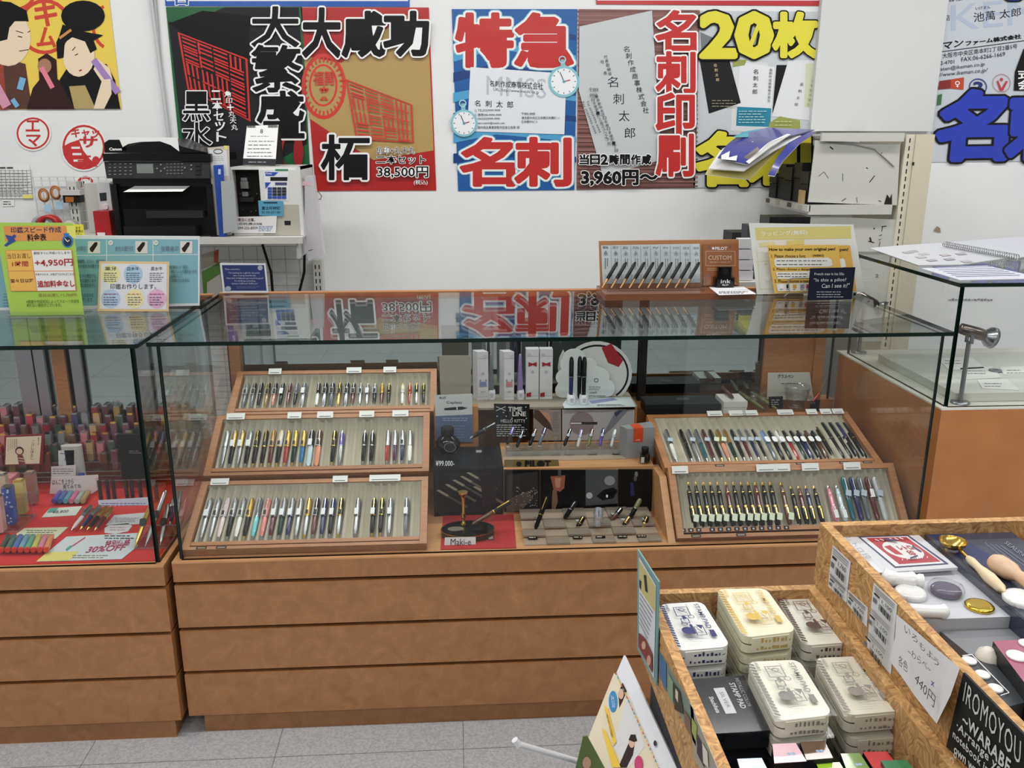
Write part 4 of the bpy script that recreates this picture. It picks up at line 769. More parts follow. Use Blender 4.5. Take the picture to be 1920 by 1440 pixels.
def ink(px, py, w, d, h, capr, caph, label, body, lab):
    p = onZ(px, py, .6055); t = thing('ink_bottle', p, label, 'ink bottle'); fr = (p+V((0, d, 0)), V((1, 0, 0)), V((0, 1, 0)), V((0, 0, 1)))
    MB().bev(fr, w*2+.006, d*2+.006, h, .008, ACRYL, 3).build('glass', t); MB().bev(fr, w*2, d*2, h*.88, .006, body, 3, None, .003).build('ink', t)
    MB().lathe(p+V((0, d, h)), p+V((0, d, h+caph)), [(0, capr*.85), (.15, capr*.85), (.2, capr), (.95, capr), (1, capr*.9)], M((20, 19, 20), .45), 14).build('cap', t)
    c = Card(Surf(p+V((0, -.0036, 0)), (1, 0, 0), (0, 0, 1)), 'paper_label', Q(*lab), M((206, 206, 204)), None, None, .0004, parent=t, px=False); c.lines(lab[0]+.002, lab[1]+.004, lab[2]-.002, lab[3]-.004, 5, M((130, 130, 134)), .0006, 5); c.done()
ink(1200, 851, .026, .010, .038, .0115, .014, 'brown ink bottle in front of the silver carton', M((44, 20, 18), .1, 0, 0, 1, .8), (-.014, .008, .002, .034))
ink(1210, 869, .0125, .009, .026, .0095, .016, 'small square bottle of black ink at the front corner of the step', M((10, 10, 12), .1, 0, 0, 1, .8), (-.0125, .003, -.004, .019))
# ---- deck in front: red felt with lacquer desk set
c = prop('felt_sheet', Top(ZD+.0015), [(831, 966), (963, 964), (968, 1027), (826, 1030)], M((166, 36, 38), .9), 'red felt sheet under the lacquer desk pen set', 'mat', .0012); c.done()
p = onZ(877, 1002, ZD+.002); t = thing('desk_pen_stand', p, 'oval black and gold lacquer desk stand with a gilt funnel', 'pen stand')
OV = lambda rx, ry, n=26: [(rx*math.cos(2*math.pi*i/n), ry*math.sin(2*math.pi*i/n)) for i in range(n)]
fr = (p, V((1, 0, 0)), V((0, 1, 0)), V((0, 0, 1)))
MB().prism(fr, OV(.066, .044), 0, .014, M((60, 44, 24), .25, .3)).build('base', t)
MB().prism(fr, OV(.0665, .0445), .014, .0155, GOLD).build('gold_rim', t); MB().prism(fr, OV(.0635, .0415), .0155, .0185, GBLACK).build('lacquer_top', t)
b = MB(); b.prism((p+V((-.03, -.006, .0186)), V((1, 0, 0)), V((0, 1, 0)), V((0, 0, 1))), OV(.02, .013, 12), 0, .0004, M((150, 146, 130), .3, .5)); b.build('inlay', t)
q = onY(869, 973, p.y+.015); q.z = p.z+.018; top = onY(870, 922, q.y)
MB().lathe(q, V((q.x, q.y, top.z)), [(0, .006), (.05, .009), (.1, .004), (.24, .0035), (.26, .007), (.4, .0035), (.8, .0045), (.93, .009), (.94, .012), (1, .012)], GOLD, 14, True).build('funnel', t)
pen(onY(959, 940, p.y+.045), onY(885, 983, p.y-.005), V((-.2, -.5, .8)).normalized(), 'brown', 'black', 'g', 'f', 'dark lacquer desk pen leaning on a clear block over the red felt', rr=.0056)
p2 = onZ(925, 1012, ZD+.002); crystal(p2.x-.006, p2.y+.014, ZD+.002, .0075, .02, .045, 'clear upright block under the desk pen on red felt', grp=None)
c = prop('name_card', Vert(p.y-.056, .15, ZD), [(834, 1008), (892, 1007), (892, 1024), (833, 1026)], M((226, 228, 228)), 'white card reading Maki-e on the red felt', 'card', .001); c.text('Maki-e', (845, 1010, 883, 1022), INK); c.done()
# clear stepped riser with pens
t = thing('acrylic_riser', (.32, 1.93, ZD), 'clear stepped riser with pens and tiny price plates on the deck', 'riser'); xl = onZ(982, 1018, ZD).x; xr = .49
for i, (y0, y1, z) in enumerate(((1.915, 1.95, .003), (1.95, 1.985, .008), (1.985, 2.03, .013), (2.03, 2.085, .018))):
    for k in range(6):
        x0 = xl+(xr-xl)*k/6; x1 = xl+(xr-xl)*(k+1)/6; b = MB(); b.box(x0, x1-.0006, y0, y1, ZD+z-.0024, ZD+z+(.002 if (i+k) % 2 else .0), M((150, 138, 126), .15, 0, 0, .75) if (i+k) % 2 else ACT); b.build('tile', t)
for i, x in enumerate((999, 1083, 1126, 1167, 1203)):
    c = Card(Top(ZD+.0062), 'price_label', Q(x-9, 1006-i*.8, x+9, 1010.5-i*.8), M((22, 19, 18), .4), None, None, .0006, parent=t); c.lines(x-7, 1007-i*.8, x+8, 1009.6-i*.8, 1, M((186, 180, 168)), 1.4, i); c.done()
LP = [((1027, 930), (1000, 1002), 'black', 'black', 'g', 'b', 'tall black and gold pen leaning at the left of the clear riser'), ((1080, 940), (1058, 973), 'black', 'black', 's', 'f', 'short black pen on the left clear block of the riser'), ((1095, 968), (1078, 997), 'black', 'black', 'g', 'f', 'black and gold pen cap end resting low on the riser'),
      ((1166, 952), (1145, 978), 'brown', 'black', 's', 'f', 'dark brown pen on a clear block, middle right of the riser'), ((1181, 968), (1163, 996), 'black', 'brown', 'g', 'f', 'black capped pen lying low at the right of the riser'), ((1201, 935), (1180, 974), 'black', 'olive', 's', 'f', 'olive green pen on the rightmost tall clear block'), ((1214, 968), (1203, 995), 'gold', 'black', 'g', 'f', 'gold ended pen lying at the right end of the riser')]
for i, (a, b_, c1, c2, tr, st, lab) in enumerate(LP):
    Yp = 1.985 if i in (0, 2, 4, 6) else 2.02
    q = onY(*b_, Yp); zb = max(q.z, ZD+.022); k = onY(*b_, Yp); tp = onY(*a, Yp+.02)
    pen(tp, k, V((-.3, -.8, .5)).normalized(), c1, c2, tr, st, lab, rr=.0058)
    crystal(k.x+.009, Yp+.016, ZD+.0205, .007, .008, max(.012, (k.z+tp.z)/2-ZD-.032), 'clear block propping up the %s' % lab.split(' on ')[0].split(' resting')[0].split(' leaning')[0].split(' lying')[0])
p = onZ(1120, 985, ZD+.02)
for i, (px, h) in enumerate(((1120, .045), (1137, .02))):
    q = onZ(px, 985, ZD+.02); b = MB(); r = random.Random(i); b.lathe((q.x, q.y, ZD+.0205), (q.x+.002, q.y, ZD+.0205+h), [(0, .010), (.2, .012), (.45, .010), (.7, .013), (1, .009)], ACRYL if i else M((196, 204, 214), .05, .6), 6); b.build('crystal_block', label=('tall sparkling crystal block in the middle of the riser', 'low clear crystal block right of the sparkling one')[i], cat='block')
# ---- right-hand back corner of the case
ZC = .667
def flatbox(px0, px1, pyb, h, d, label, name, mat, lid=None):
    p0 = onZ(px0, pyb, ZC); p1 = onZ(px1, pyb, ZC); t = thing(name, p0, label, 'box'); b = MB(); b.box(p0.x, p1.x, p0.y, p0.y+d, ZC, ZC+h*.55, mat); b.build('base', t)
    b = MB(); b.box(p0.x-.001, p1.x+.001, p0.y-.001, p0.y+d+.001, ZC+h*.57, ZC+h, lid or mat); b.build('lid', t); return t, p0, p1
t, p0, p1 = flatbox(1212, 1352, 778, .030, .085, 'flat black pen case with a small crest on its lid', 'pen_case', M((20, 22, 24), .45), M((30, 33, 36), .4))
c = Card(Top(ZC+.0305), 'crest', arc((1280), 748, 14, 3.4, 0, 360, 14)[:-1], M((60, 64, 68), .3, .6), None, None, .0004, parent=t); c.text('EPO', (1272, 746, 1288, 750), M((120, 124, 128))); c.done()
t, p0, p1 = flatbox(1356, 1400, 779, .040, .08, 'white box with a red pen lying on its lid', 'gift_box', M((214, 214, 208), .5))
pen(onZ(1353, 727, ZC+.046), onZ(1376, 747, ZC+.046), V((0, 0, 1)), 'maroon', 'maroon', 's', 'b', 'dark red pen lying on the white box', rr=.0062)
for i, (a, b_) in enumerate((((1385, 735), (1437, 771)), ((1408, 735), (1462, 771)))):
    pen(onZ(*a, ZC+.020+i*.002), onZ(*b_, ZC+.011), V((0, 0, 1)), 'olive', 'olive', 's', 'b', ('left', 'right')[i]+' one of two marbled olive pens beside the white box', rr=.0062)
p = onZ(1491, 768, ZC); t = thing('glass_tumbler', p, 'clear faceted glass tumbler beside the small black tag', 'glass')
MB().lathe(p, p+V((0, 0, .072)), [(0, .0255), (.08, .027), (.55, .031), (.6, .034), (1, .039), (1, .036), (.6, .031), (.5, .028), (.12, .022), (.12, 0.001)], ACRYL, 10, False).build('glass', t)
MB().lathe(p+V((0, 0, .0705)), p+V((0, 0, .0725)), [(0, .0395), (1, .0395), (1, .0355), (0, .0355)], AEDGE, 24, False).build('rim', t)
c = prop('tag', Vert(p.y-.012), [(1441, 744), (1468, 743), (1468, 766), (1443, 766)], M((22, 24, 28), .4), 'small black tag with white writing left of the tumbler', 'tag', .001); c.lines(1446, 748, 1464, 760, 3, M((190, 190, 190)), 1.2, 5); c.done()
c = prop('paper_sign', Vert(2.43), [(1440, 699), (1518, 698), (1526, 752), (1438, 748)], M((196, 196, 186)), 'white paper sign with black heading behind the tumbler', 'sign', .001); c.text('グラスペン', (1458, 702, 1488, 709), INK, .03); c.lines(1465, 716, 1515, 722, 1, INK, 1.2, 3); c.text('1,500円', (1506, 742, 1522, 749), INK); c.done()
p = onZ(1430, 765, ZC); r = random.Random(4); b = MB(); vs = []; 
for k in range(7):
    q = onZ(1425+r.uniform(-14, 10), 762, ZC); b.lathe((q.x, q.y+r.uniform(0, .03), ZC+.001), (q.x+r.uniform(-.015, .015), q.y+.02, ZC+r.uniform(.03, .055)), [(0, .012), (.4, .017), (.7, .006), (.8, .004), (1, .010)], FILM, 7, False)
b.build('plastic_bag', label='crumpled clear plastic bags behind the olive pens', cat='bag', kind='stuff')
p = onZ(1522, 755, ZC); t = thing('glass_pen', p, 'red glass dip pen on a clear rest near the right post', 'pen'); MB().lathe(onY(1524, 752, p.y), onY(1536, 738, p.y), [(0, .0045), (.8, .004), (1, .001)], M((190, 26, 30), .1, 0, 0, 1, 1), 8).build('grip', t); MB().lathe(onY(1536, 738, p.y), onY(1549, 710, p.y), [(0, .0012), (1, .0008)], M((190, 120, 60), .2), 6).build('shaft', t); MB().lathe(p, p+V((0, 0, .012)), [(0, .012), (.3, .004), (1, .009)], ACRYL, 10).build('rest', t)
# ================================================================= ON TOP OF THE CENTRAL CASE
COP = M((128, 78, 50), .3, .2, 0, 1, .5); COPB = mixmat('copper_board', (174, 122, 80), (186, 134, 90), 8, .35)
Y0 = onZ(1270, 563, 1.0).y; xa = onZ(1133, 563, 1.0).x; xb = onZ(1416, 561, 1.0).x
t = thing('pen_display', ((xa+xb)/2, Y0, 1.0), 'copper brown pen display with ten black pens, ink bottle and tall backboard', 'display stand')
b = MB(); b.box(xa, xb, Y0, Y0+.15, 1.0005, 1.018, COP); b.build('base', t)
YB_ = Y0+.125
c = Card(Vert(YB_), 'backboard', [(1123, 452), (1385, 449), (1386, 545), (1126, 548)], COPB, None, None, .006, parent=t); c.done()
c = Card(Vert(YB_-.002), 'script_chart', [(1127, 460), (1312, 457), (1313, 530), (1130, 532)], M((206, 216, 220), .4), None, None, .001, parent=t)
for i in range(1, 10): c.line(1127+18.5*i, 460, 1129+18.4*i, 530, .7, M((150, 160, 168)))
for i in range(10):
    c.lines(1130+18.5*i, 461.5, 1142+18.5*i, 466, 2, INK, .9, i); c.text('永', (1132+18.5*i, 470, 1140+18.5*i, 479), M((60, 62, 70)), 0)
    for k in range(2): vtext_n = [c.rect(1134+18.5*i+k*4, 484+j*2.6, 1135.5+18.5*i+k*4, 485.6+j*2.6, M((50, 52, 60))) for j in range(8-2*k)]
c.done()
c = Card(Vert(YB_-.008), 'clear_plate', [(1318, 458), (1383, 457), (1384, 534), (1319, 536)], M((164, 104, 62), .12, 0, 0, .9, 1), None, None, .004, parent=t)
c.ring(1330, 463.5, 2.6, 2.6, 1.2, CHROME, 10); c.ring(1369, 462, 2.6, 2.6, 1.2, CHROME, 10); c.ring(1328, 516, 2.6, 2.6, 1.2, CHROME, 10)
LT = M((226, 200, 170)); c.text('PILOT', (1341, 463, 1363, 468.5), WHITE, .03); c.disc(1337, 465.5, 2.4, 2.6, WHITE, 8); c.text('CUSTOM', (1328, 479, 1371, 487), LT, .0); c.text('世界に誇るペン先が揃います', (1330, 490, 1370, 493), LT)
c.line(1323, 471, 1378, 471, .6, LT); c.line(1323, 498, 1378, 498, .6, LT); c.line(1323, 471, 1323, 498, .6, LT); c.line(1378, 471, 1378, 498, .6, LT); c.lines(1326, 502, 1370, 508, 2, LT, .7, 3); c.done()
h0 = onY(1138, 540, Y0+.055); h1 = onY(1322, 540, Y0+.055)
b = MB(); b.box(h0.x, h1.x, Y0+.05, Y0+.054, 1.018, 1.052, ACRYL, AEDGE, 'y'); b.box(h0.x, h1.x, Y0+.09, Y0+.094, 1.018, 1.058, ACRYL, AEDGE, 'y'); b.build('clear_holder', t)
for i in range(10):
    tx = 1157+17.1*i; o = onY(tx-18, 523, Y0+.056); tp = onY(tx, 492, Y0+.078); u = (tp-o)
    MB().lathe(o, tp, [(0, .0045), (.1, .0052), (.85, .0052), (1, .003)], M((14, 14, 15), .2, 0, 0, 1, .5), 10).build('sample_pen', t)
    MB().lathe(o-u*.55, o-u*.02, [(0, .0022), (1, .0042)], M((190, 150, 110), .25, .7), 8).build('pen_section', t)
c = Card(Vert(Y0+.048), 'label_strip', [(1142, 548), (1212, 547), (1212, 556), (1142, 557)], M((20, 20, 22)), None, None, .001, parent=t); c.lines(1146, 550, 1208, 554, 1, M((160, 160, 160)), 1, 2); c.done()
p = onZ(1360, 539, 1.019); t = thing('ink_bottle', V((p.x, p.y, 1.0185)), 'square black ink bottle marked ink on the copper display base', 'ink bottle')
fr = (V((p.x, p.y+.018, 1.02)), V((1, 0, 0)), V((0, 1, 0)), V((0, 0, 1)))
MB().bev(fr, .056, .034, .026, .008, gb, 3).build('bottle', t); MB().bev(fr, .040, .026, .036, .008, gb, 3, None, .02).build('shoulder', t)
MB().lathe(fr[0]+V((0, 0, .036)), fr[0]+V((0, 0, .053)), [(0, .0155), (1, .0155)], M((18, 18, 18), .4), 16).build('cap', t)
c = Card(Surf((p.x, p.y+.0005, 1.02), (1, 0, 0), (0, 0, 1)), 'printed_mark', Q(-.022, .003, .022, .024), gb, None, None, .0003, parent=t, px=False); c.text('ink', (-.014, .022, .014, .011), WHITE, .0); c.text('PILOT', (-.009, .008, .009, .004), WHITE, .02); c.done()
c = Card(Surf((0, 2.3, 1.0205), (1, 0, 0), (0, .97, -.02)), 'printed_paper', [(1329, 538), (1392, 536), (1418, 551), (1348, 553)], M((216, 216, 220)), 'small white paper under the ink bottle on the copper display', 'paper', .0008); c.lines(1348, 546, 1405, 551, 2, INK, 1, 4); c.done()
# cards
c = Card(Vert(2.385), 'notice_sheet', [(1404, 418), (1600, 421), (1622, 548), (1419, 552)], M((226, 228, 222), .3, 0, 0, 1, .4), 'large white sheet with a pale yellow heading, behind the yellow cards', 'sign', .002, edge=AEDGE)
PY = M((214, 204, 124)); PY2 = M((222, 216, 160)); c.poly([(1416, 427), (1595, 424), (1596, 447), (1418, 450)], PY); c.line(1420, 430, 1592, 427, .8, PY2); c.line(1421, 446, 1593, 444, .8, PY2); c.text('ラッピング(無料)', [(1426, 434), (1513, 431), (1513, 441), (1427, 444)], M((238, 238, 220)), .02)
c.poly([(1423, 455), (1452, 453), (1453, 461), (1424, 463)], PY2); c.poly([(1475, 451), (1507, 449), (1508, 458), (1476, 460)], PY); c.line(1418, 466, 1425, 542, .6, PY2); c.line(1425, 542, 1450, 541, .6, PY2); c.line(1422, 490, 1442, 489, .6, PY2)
c.text('ラッピ', [(1427, 456), (1448, 455), (1448, 460), (1428, 461)], M((236, 232, 200))); c.lines(1433, 492, 1440, 498, 1, M((170, 164, 130)), .9, 2); c.disc(1440, 521, 5, 6, WHITE, 12); c.done()
YC = M((226, 186, 92), .35)
c = Card(Vert(2.372), 'instruction_card', [(1510, 461), (1594, 460), (1606, 546), (1524, 548)], M((216, 172, 78), .35), 'second yellow card peeping out behind the front yellow pen card', 'sign', .001); c.text('pen!', (1575, 465, 1590, 472), INK, .03); c.poly([(1574, 486), (1580, 484), (1584, 488), (1586, 500), (1576, 502)], WHITE); c.done()
c = Card(Vert(2.364), 'instruction_card', [(1439, 460), (1571, 459), (1583, 545), (1452, 550)], YC, 'yellow card titled How to make your own original pen', 'sign', .001)
c.text('How to make your own original pen!', [(1442, 465), (1566, 464), (1566, 471), (1442, 472)], INK, .035); c.text('1. Please choose a font.', (1446, 477, 1511, 483), M((60, 50, 30)), .01); c.text('[¥880]', (1524, 477, 1544, 482), M((60, 50, 30)), .01)
WC = M((228, 228, 220)); c.poly([(1451, 487), (1455, 484), (1553, 483), (1559, 487), (1561, 497), (1556, 500), (1456, 501), (1452, 497)], WC); c.lines(1456, 486, 1556, 492, 1, INK, 1.4, 3); c.lines(1456, 493, 1556, 499, 1, INK, 1.4, 5)
c.text('2. Please choose a design', (1449, 502, 1518, 508), M((60, 50, 30)), .01); c.poly([(1454, 510), (1520, 508), (1524, 522), (1458, 523)], WC); c.lines(1458, 511, 1518, 521, 2, INK, 1.3, 8); c.text('3. Please choose a color', (1452, 524, 1520, 530), M((60, 50, 30)), .01)
c.poly([(1455, 532), (1520, 530), (1524, 545), (1458, 546)], WC)
for i, (a, q) in enumerate((('', 1462), ('k', 1474), ('y', 1486), ('g', 1500), ('r', 1511))): c.rect(q, 533, q+7 if a != 'k' else q+4, 540.5, (M((240, 240, 240)), INK, M((214, 160, 60)), M((150, 154, 156)), M((190, 60, 70)))[i]); c.rect(q, 542, q+5, 543, INK)
c.done()
c = Card(Vert(2.312, .08, 1.0), 'question_card', [(1519, 503), (1604, 501), (1597, 561), (1514, 563)], M((24, 28, 46), .35), 'dark navy card with a quoted question in white, before the yellow cards', 'sign', .0015)
LW = M((206, 208, 214)); c.text('French man in his 50s:', (1527, 511, 1583, 516), LW, .0); c.text('"Is this a pilot?', [(1526, 522), (1587, 521), (1586, 529), (1525, 530)], LW, .0); c.text('Can I see it?"', [(1541, 532), (1593, 531), (1592, 539), (1540, 540)], LW, .0); c.lines(1531, 545, 1585, 559, 3, LW, 1, 5); c.done()
b = MB(); q = onZ(1470, 556, 1.0); b.path([onZ(1470, 556, 1.001), onY(1480, 548, q.y), onY(1478, 524, q.y), onY(1488, 521, q.y), onY(1530, 522, q.y)], .0016, AEDGE, 6); b.build('wire_easel', label='clear bent wire card holder in front of the yellow card', cat='card holder')
c = Card(Vert(2.478, .0), 'quote_card', [(412, 493), (498, 494), (503, 549), (418, 549)], M((222, 224, 226), .35), 'small navy card with white quote lines at the left end of the counter', 'sign', .002)
c.poly([(416, 497), (495, 497), (500, 545), (422, 545)], M((34, 50, 106))); c.text('Many customers:', (422, 503, 450, 507), LW)
for i, (x0, x1) in enumerate(((428, 487), (437, 480), (424, 494), (440, 479), (435, 484))): c.text(('"I’m looking for a gift for my uncle', 'who is being transferred.', 'What kind of ballpoint pen would be good?', 'I’m thinking something', 'between 5,000 and 10,000 yen."')[i], (x0, 510+i*5, x1, 513.8+i*5), LW)
c.disc(488, 502, 5, 5, M((170, 176, 190)), 7); c.disc(428, 541, 6, 5, M((170, 176, 190)), 7); c.lines(444, 536, 490, 541, 2, M((130, 140, 170)), .7, 4); c.done()
# ================================================================= ON TOP OF THE LEFT CASE
c = Card(Vert(2.285), 'explanation_sheet', [(-40, 440), (374, 443), (374, 573), (-60, 583)], M((222, 226, 230), .3), 'wide teal explanation sheet with small seal photos, standing on the left case', 'sign', .003)
TL = M((128, 180, 192), .35); c.poly([(-40, 447), (371, 449), (371, 568), (-56, 578)], TL)
for x in (200, 287): c.line(x, 450, x+1, 560, 1, WHITE)
c.line(140, 479, 371, 477, 1, WHITE)
for i, x in enumerate((165, 254, 338)):
    c.rect(x, 452, x+23, 475, M((216, 214, 208))); c.poly([(x+5, 471), (x+3, 466), (x+13, 454), (x+18, 454), (x+18, 459), (x+9, 473)], M((44, 30, 30))); 
for i, (s_, x) in enumerate((('の実印', 144), ('会社の銀行印', 216), ('役職者印', 302))): c.text(s_, (x, 461, x+(18, 34, 33)[i], 471), M((120, 124, 140)), .0)
for x in (208, 293): c.disc(x, 455, 4.5, 4.5, WHITE, 14); c.text('印', (x-2.5, 452.5, x+2.5, 457.5), INK)
for i, s_ in enumerate(('法務局」といい、会社設立', 'きの会社の印鑑です。', '', '実にその規定がな', 'われる場合にあり', '重要な契約を行い', 'なし', '登録したものを', 'すめています。')):
    if s_: c.text(s_, (146, 486+i*9, 146+len(s_)*4.3, 493.5+i*9), M((54, 76, 84)), .0)
for i, s_ in enumerate(('契約角印」や「認印」', 'の機能が入った印鑑を言います。', 'う役職印として', 'くご利用いただけます。')): c.text(s_, (318, 497+i*8.2, 318+len(s_)*3.5, 504+i*8.2), M((54, 76, 84)), .0)
c.lines(8, 548, 22, 576, 5, M((54, 76, 84)), 1, 4); c.done()
c = Card(Vert(2.245), 'material_card', [(186, 490), (317, 491), (316, 584), (183, 583)], M((232, 200, 150), .35), 'white card with six coloured circles and a heading about seal making', 'sign', .0015)
c.poly([(190, 494), (313, 495), (312, 580), (187, 579)], M((228, 230, 236)))
for x, y, cc in ((208, 514, (236, 230, 170)), (250, 514, (176, 206, 228)), (208, 560, (186, 206, 234)), (253, 560, (240, 230, 180)), (294, 560, (228, 184, 214))): c.disc(x, y, 18, 18, M(cc), 20)
c.text('印鑑お作りします。', (207, 532, 293, 542), M((40, 40, 60)), .0)
for s_, x in (('薬牙', 208), ('白水牛', 250), ('黒水牛', 294)): c.text(s_, (x-11, 500, x+11, 507), INK)
for x in (208, 250, 294): c.lines(x-13, 510, x+15, 529, 5, M((60, 60, 76)), 1, x)
for x, cc in ((208, (150, 60, 90)), (253, (190, 120, 60)), (294, (190, 60, 110))): c.lines(x-13, 549, x+15, 553, 1, M(cc), 1.2, x); c.lines(x-13, 555, x+15, 573, 4, M((60, 60, 76)), 1.1, x+1)
c.done()
c = Card(Vert(2.19), 'price_card', [(-10, 417), (136, 418), (157, 590), (20, 592)], M((170, 206, 88), .35), 'lime green price card with an orange heading and large red prices', 'sign', .0015)
OG = M((222, 148, 80)); c.poly([(7, 424), (124, 423), (127, 451), (10, 452)], OG); c.text('印鑑スピード作成', [(20, 426), (114, 425), (115, 436), (21, 437)], M((24, 30, 70)), .02); c.text('料金表', [(51, 439), (86, 438), (87, 451), (52, 452)], M((24, 24, 40)), .03)
c.poly([(124, 423), (140, 423), (143, 446), (128, 447)], M((226, 224, 110)))
RN = M((44, 74, 150)); c.disc(27, 443, 3.5, 3.5, RN, 8); c.poly([(10, 440), (24, 443), (30, 452), (22, 456), (12, 462), (8, 460), (16, 452)], RN); c.disc(127, 452, 10.5, 12, M((50, 120, 190)), 18); c.disc(127, 453, 7.5, 9, M((24, 40, 70)), 16); c.line(127, 453, 122, 447, 1.4, WHITE); c.line(127, 453, 131, 450, 1.4, WHITE); c.rect(120, 437, 130, 441, M((50, 120, 190)))
c.poly([(11, 469), (135, 468), (144, 545), (21, 546)], OG); c.poly([(60, 469.5), (134, 469), (138, 507), (65, 507.5)], WHITE); c.poly([(66, 509), (138, 508.5), (142, 544), (71, 545)], WHITE); c.poly([(12, 470), (59, 470), (64, 507), (17, 507.5)], M((236, 186, 92))); c.poly([(17, 509), (64, 508.5), (70, 544.5), (22, 545)], M((236, 186, 92)))
PRC = M((176, 40, 48)); c.text('当日お渡し', [(14, 475), (58, 474), (59, 484), (15, 485)], M((90, 50, 30)), .0); c.text('1時間', [(24, 490), (53, 489), (54, 499), (24, 500)], PRC, .02); c.text('翌々日以降', [(20, 523), (64, 522), (65, 529), (21, 530)], M((100, 50, 40)), .02)
c.text('最短!すぐに作成いたします!', [(64, 472), (132, 471), (133, 476), (64, 477)], INK, .0); c.text('+4,950円', [(66, 486), (137, 485), (138, 498), (67, 500)], PRC, .02); c.text('料金そのまま、お急ぎでなければこちら!', [(68, 512), (140, 511), (140, 516), (68, 516)], INK); c.text('追加料金なし', [(71, 526), (140, 525), (141, 537), (72, 538)], PRC, .03)
c.text('翌日お渡し+1,760円', [(73, 550), (144, 549), (144, 555), (73, 556)], M((120, 30, 30)), .0); c.text('※数量や作成状況によってスピード作成を\n承れない場合がございます。', [(50, 562), (149, 561), (150, 574), (51, 575)], INK, .0, al='LEFT'); c.done()
t = thing('card_stand', onZ(90, 592, 1.0005), 'clear acrylic foot holding the lime green price card', 'card stand'); q0 = onZ(22, 594, 1.0); q1 = onZ(158, 592, 1.0)
b = MB(); b.box(q0.x, q1.x, 2.165, 2.24, 1.0008, 1.003, ACRYL, AEDGE); b.build('foot_plate', t); b = MB(); b.box(q0.x, q1.x, 2.178, 2.180, 1.003, 1.013, ACRYL, AEDGE, 'y'); b.build('lip', t)
c = Card(Vert(2.30), 'note', [(118, 420), (156, 421), (158, 444), (122, 446)], M((232, 220, 70)), 'small yellow notice behind the lime green price card', 'note', .001); c.text('ます\nお客様は\n下さい', (137, 425, 156, 442), INK, .0); c.done()
# ================================================================= RIGHT CASE
def spot(pb, pm, ph, rad, Yb, label, big):
    q = onZ(*pb, RZD); t = thing('spot_lamp', q, label, 'lamp'); zt = onY(pm[0], pm[1], q.y).z
    MB().lathe(q, q+V((0, 0, .006)), [(0, .022), (.8, .022), (1, .012)], STEEL, 16).build('base', t)
    MB().tube(q+V((0, 0, .005)), V((q.x, q.y, zt)), .0055, .0055, STEEL, 10).build('pole', t)
    h = V((q.x, q.y, zt)); d = V((.06, .0, -.018)) if big else V((.05, -.03, -.03))
    b = MB(); b.box(h.x-.004, h.x+.004, h.y-.012, h.y-.008, h.z-.004, h.z+.03, STEEL); b.box(h.x-.004, h.x+.004, h.y+.008, h.y+.012, h.z-.004, h.z+.03, STEEL); b.build('yoke', t)
    c0 = h+V((0, 0, .024))
    MB().lathe(c0-d*.45, c0+d*.55, [(0, .006), (.05, .013), (.75, .015), (1, .014)], M((120, 110, 106), .2, .9), 14).build('housing', t)
    MB().lathe(c0+d*.55, c0+d*.95, [(0, .011), (.6, .024), (1, .026), (.98, .024), (.5, .012)], CHROME, 18, False).build('reflector', t)
    MB().lathe(c0+d*.6, c0+d*.85, [(0, .009), (1, .012)], M((236, 236, 230), .3), 12).build('bulb', t)
spot((1800, 756), (1808, 640), None, 0, 0, 'chrome spot lamp on a pole in the front corner of the right case', True)
spot((1610, 661), (1612, 575), None, 0, 0, 'chrome spot lamp at the far corner of the right case', False)
b = MB(); b.box(RX+.06, 2.3, RY+.05, RY+.45, RZD+.001, RZD+.022, M((206, 206, 198), .5)); b.build('display_tray', label='flat white display tray with small cards inside the right case', cat='tray')
S = Top(RZD+.0235)
for i, (q, lab) in enumerate((([(1758, 672), (1820, 668), (1846, 690), (1780, 694)], 'small white card under the papers, back left of the tray'), ([(1800, 690), (1860, 687), (1878, 708), (1812, 711)], 'white card beside a dark oval ring in the tray'), ([(1874, 688), (1940, 686), (1950, 702), (1882, 702)], 'white card at the right edge of the tray'), ([(1832, 712), (1888, 711), (1912, 731), (1842, 728)], 'nearest white card on the tray in the right case'))):
    c = Card(S, 'name_card', q, M((222, 222, 218)), lab, 'card', .001); x0 = min(a[0] for a in q)+14; y0 = min(a[1] for a in q)+6; c.lines(x0, y0, x0+34, y0+10, 2, M((110, 112, 116)), 1, i); c.done()
b = MB(); q = onZ(1866, 696, RZD+.023); b.lathe(q, q+V((0, 0, .004)), [(0, .016), (1, .016), (1, .008), (0, .008)], M((120, 122, 126), .4), 16, False); b.build('bangle', label='dull grey ring lying on the tray between white cards', cat='ring')
S = Top(RZT+.0018)
c = Card(S, 'printed_paper', [(1630, 465), (1700, 459), (1925, 446), (1990, 470), (1800, 496), (1722, 497)], M((184, 186, 190), .5), 'grey white open catalogue pages lying on the right glass top', 'paper', .0015)
for i, (x, y) in enumerate(((1700, 471), (1720, 476), (1690, 473), (1715, 482), (1735, 488), (1760, 478), (1790, 476), (1800, 490), (1768, 486))): c.poly([(x, y), (x+16, y-2), (x+24, y+1.5), (x+8, y+3)], M(((150, 150, 156), (170, 166, 166))[i % 2]))
c.done()
c = Card(Top(RZT+.001), 'printed_paper', [(1727, 503), (1850, 498), (1960, 522), (1800, 525)], M((196, 198, 208), .5), 'white price list with fine rows, lying at the front of the right glass top', 'paper', .0008)
for i in range(6): c.line(1752+i*8, 503+i*3.2, 1862+i*10, 500+i*3.2, .8, M((150, 154, 176)))
c.done()
c = Card(Top(RZT+.0045), 'notebook', [(1766, 455), (1960, 440), (1990, 470), (1905, 484)], M((182, 184, 190), .5), 'open spiral bound notebook at the far right on the glass top', 'notebook', .002); sp = c.o
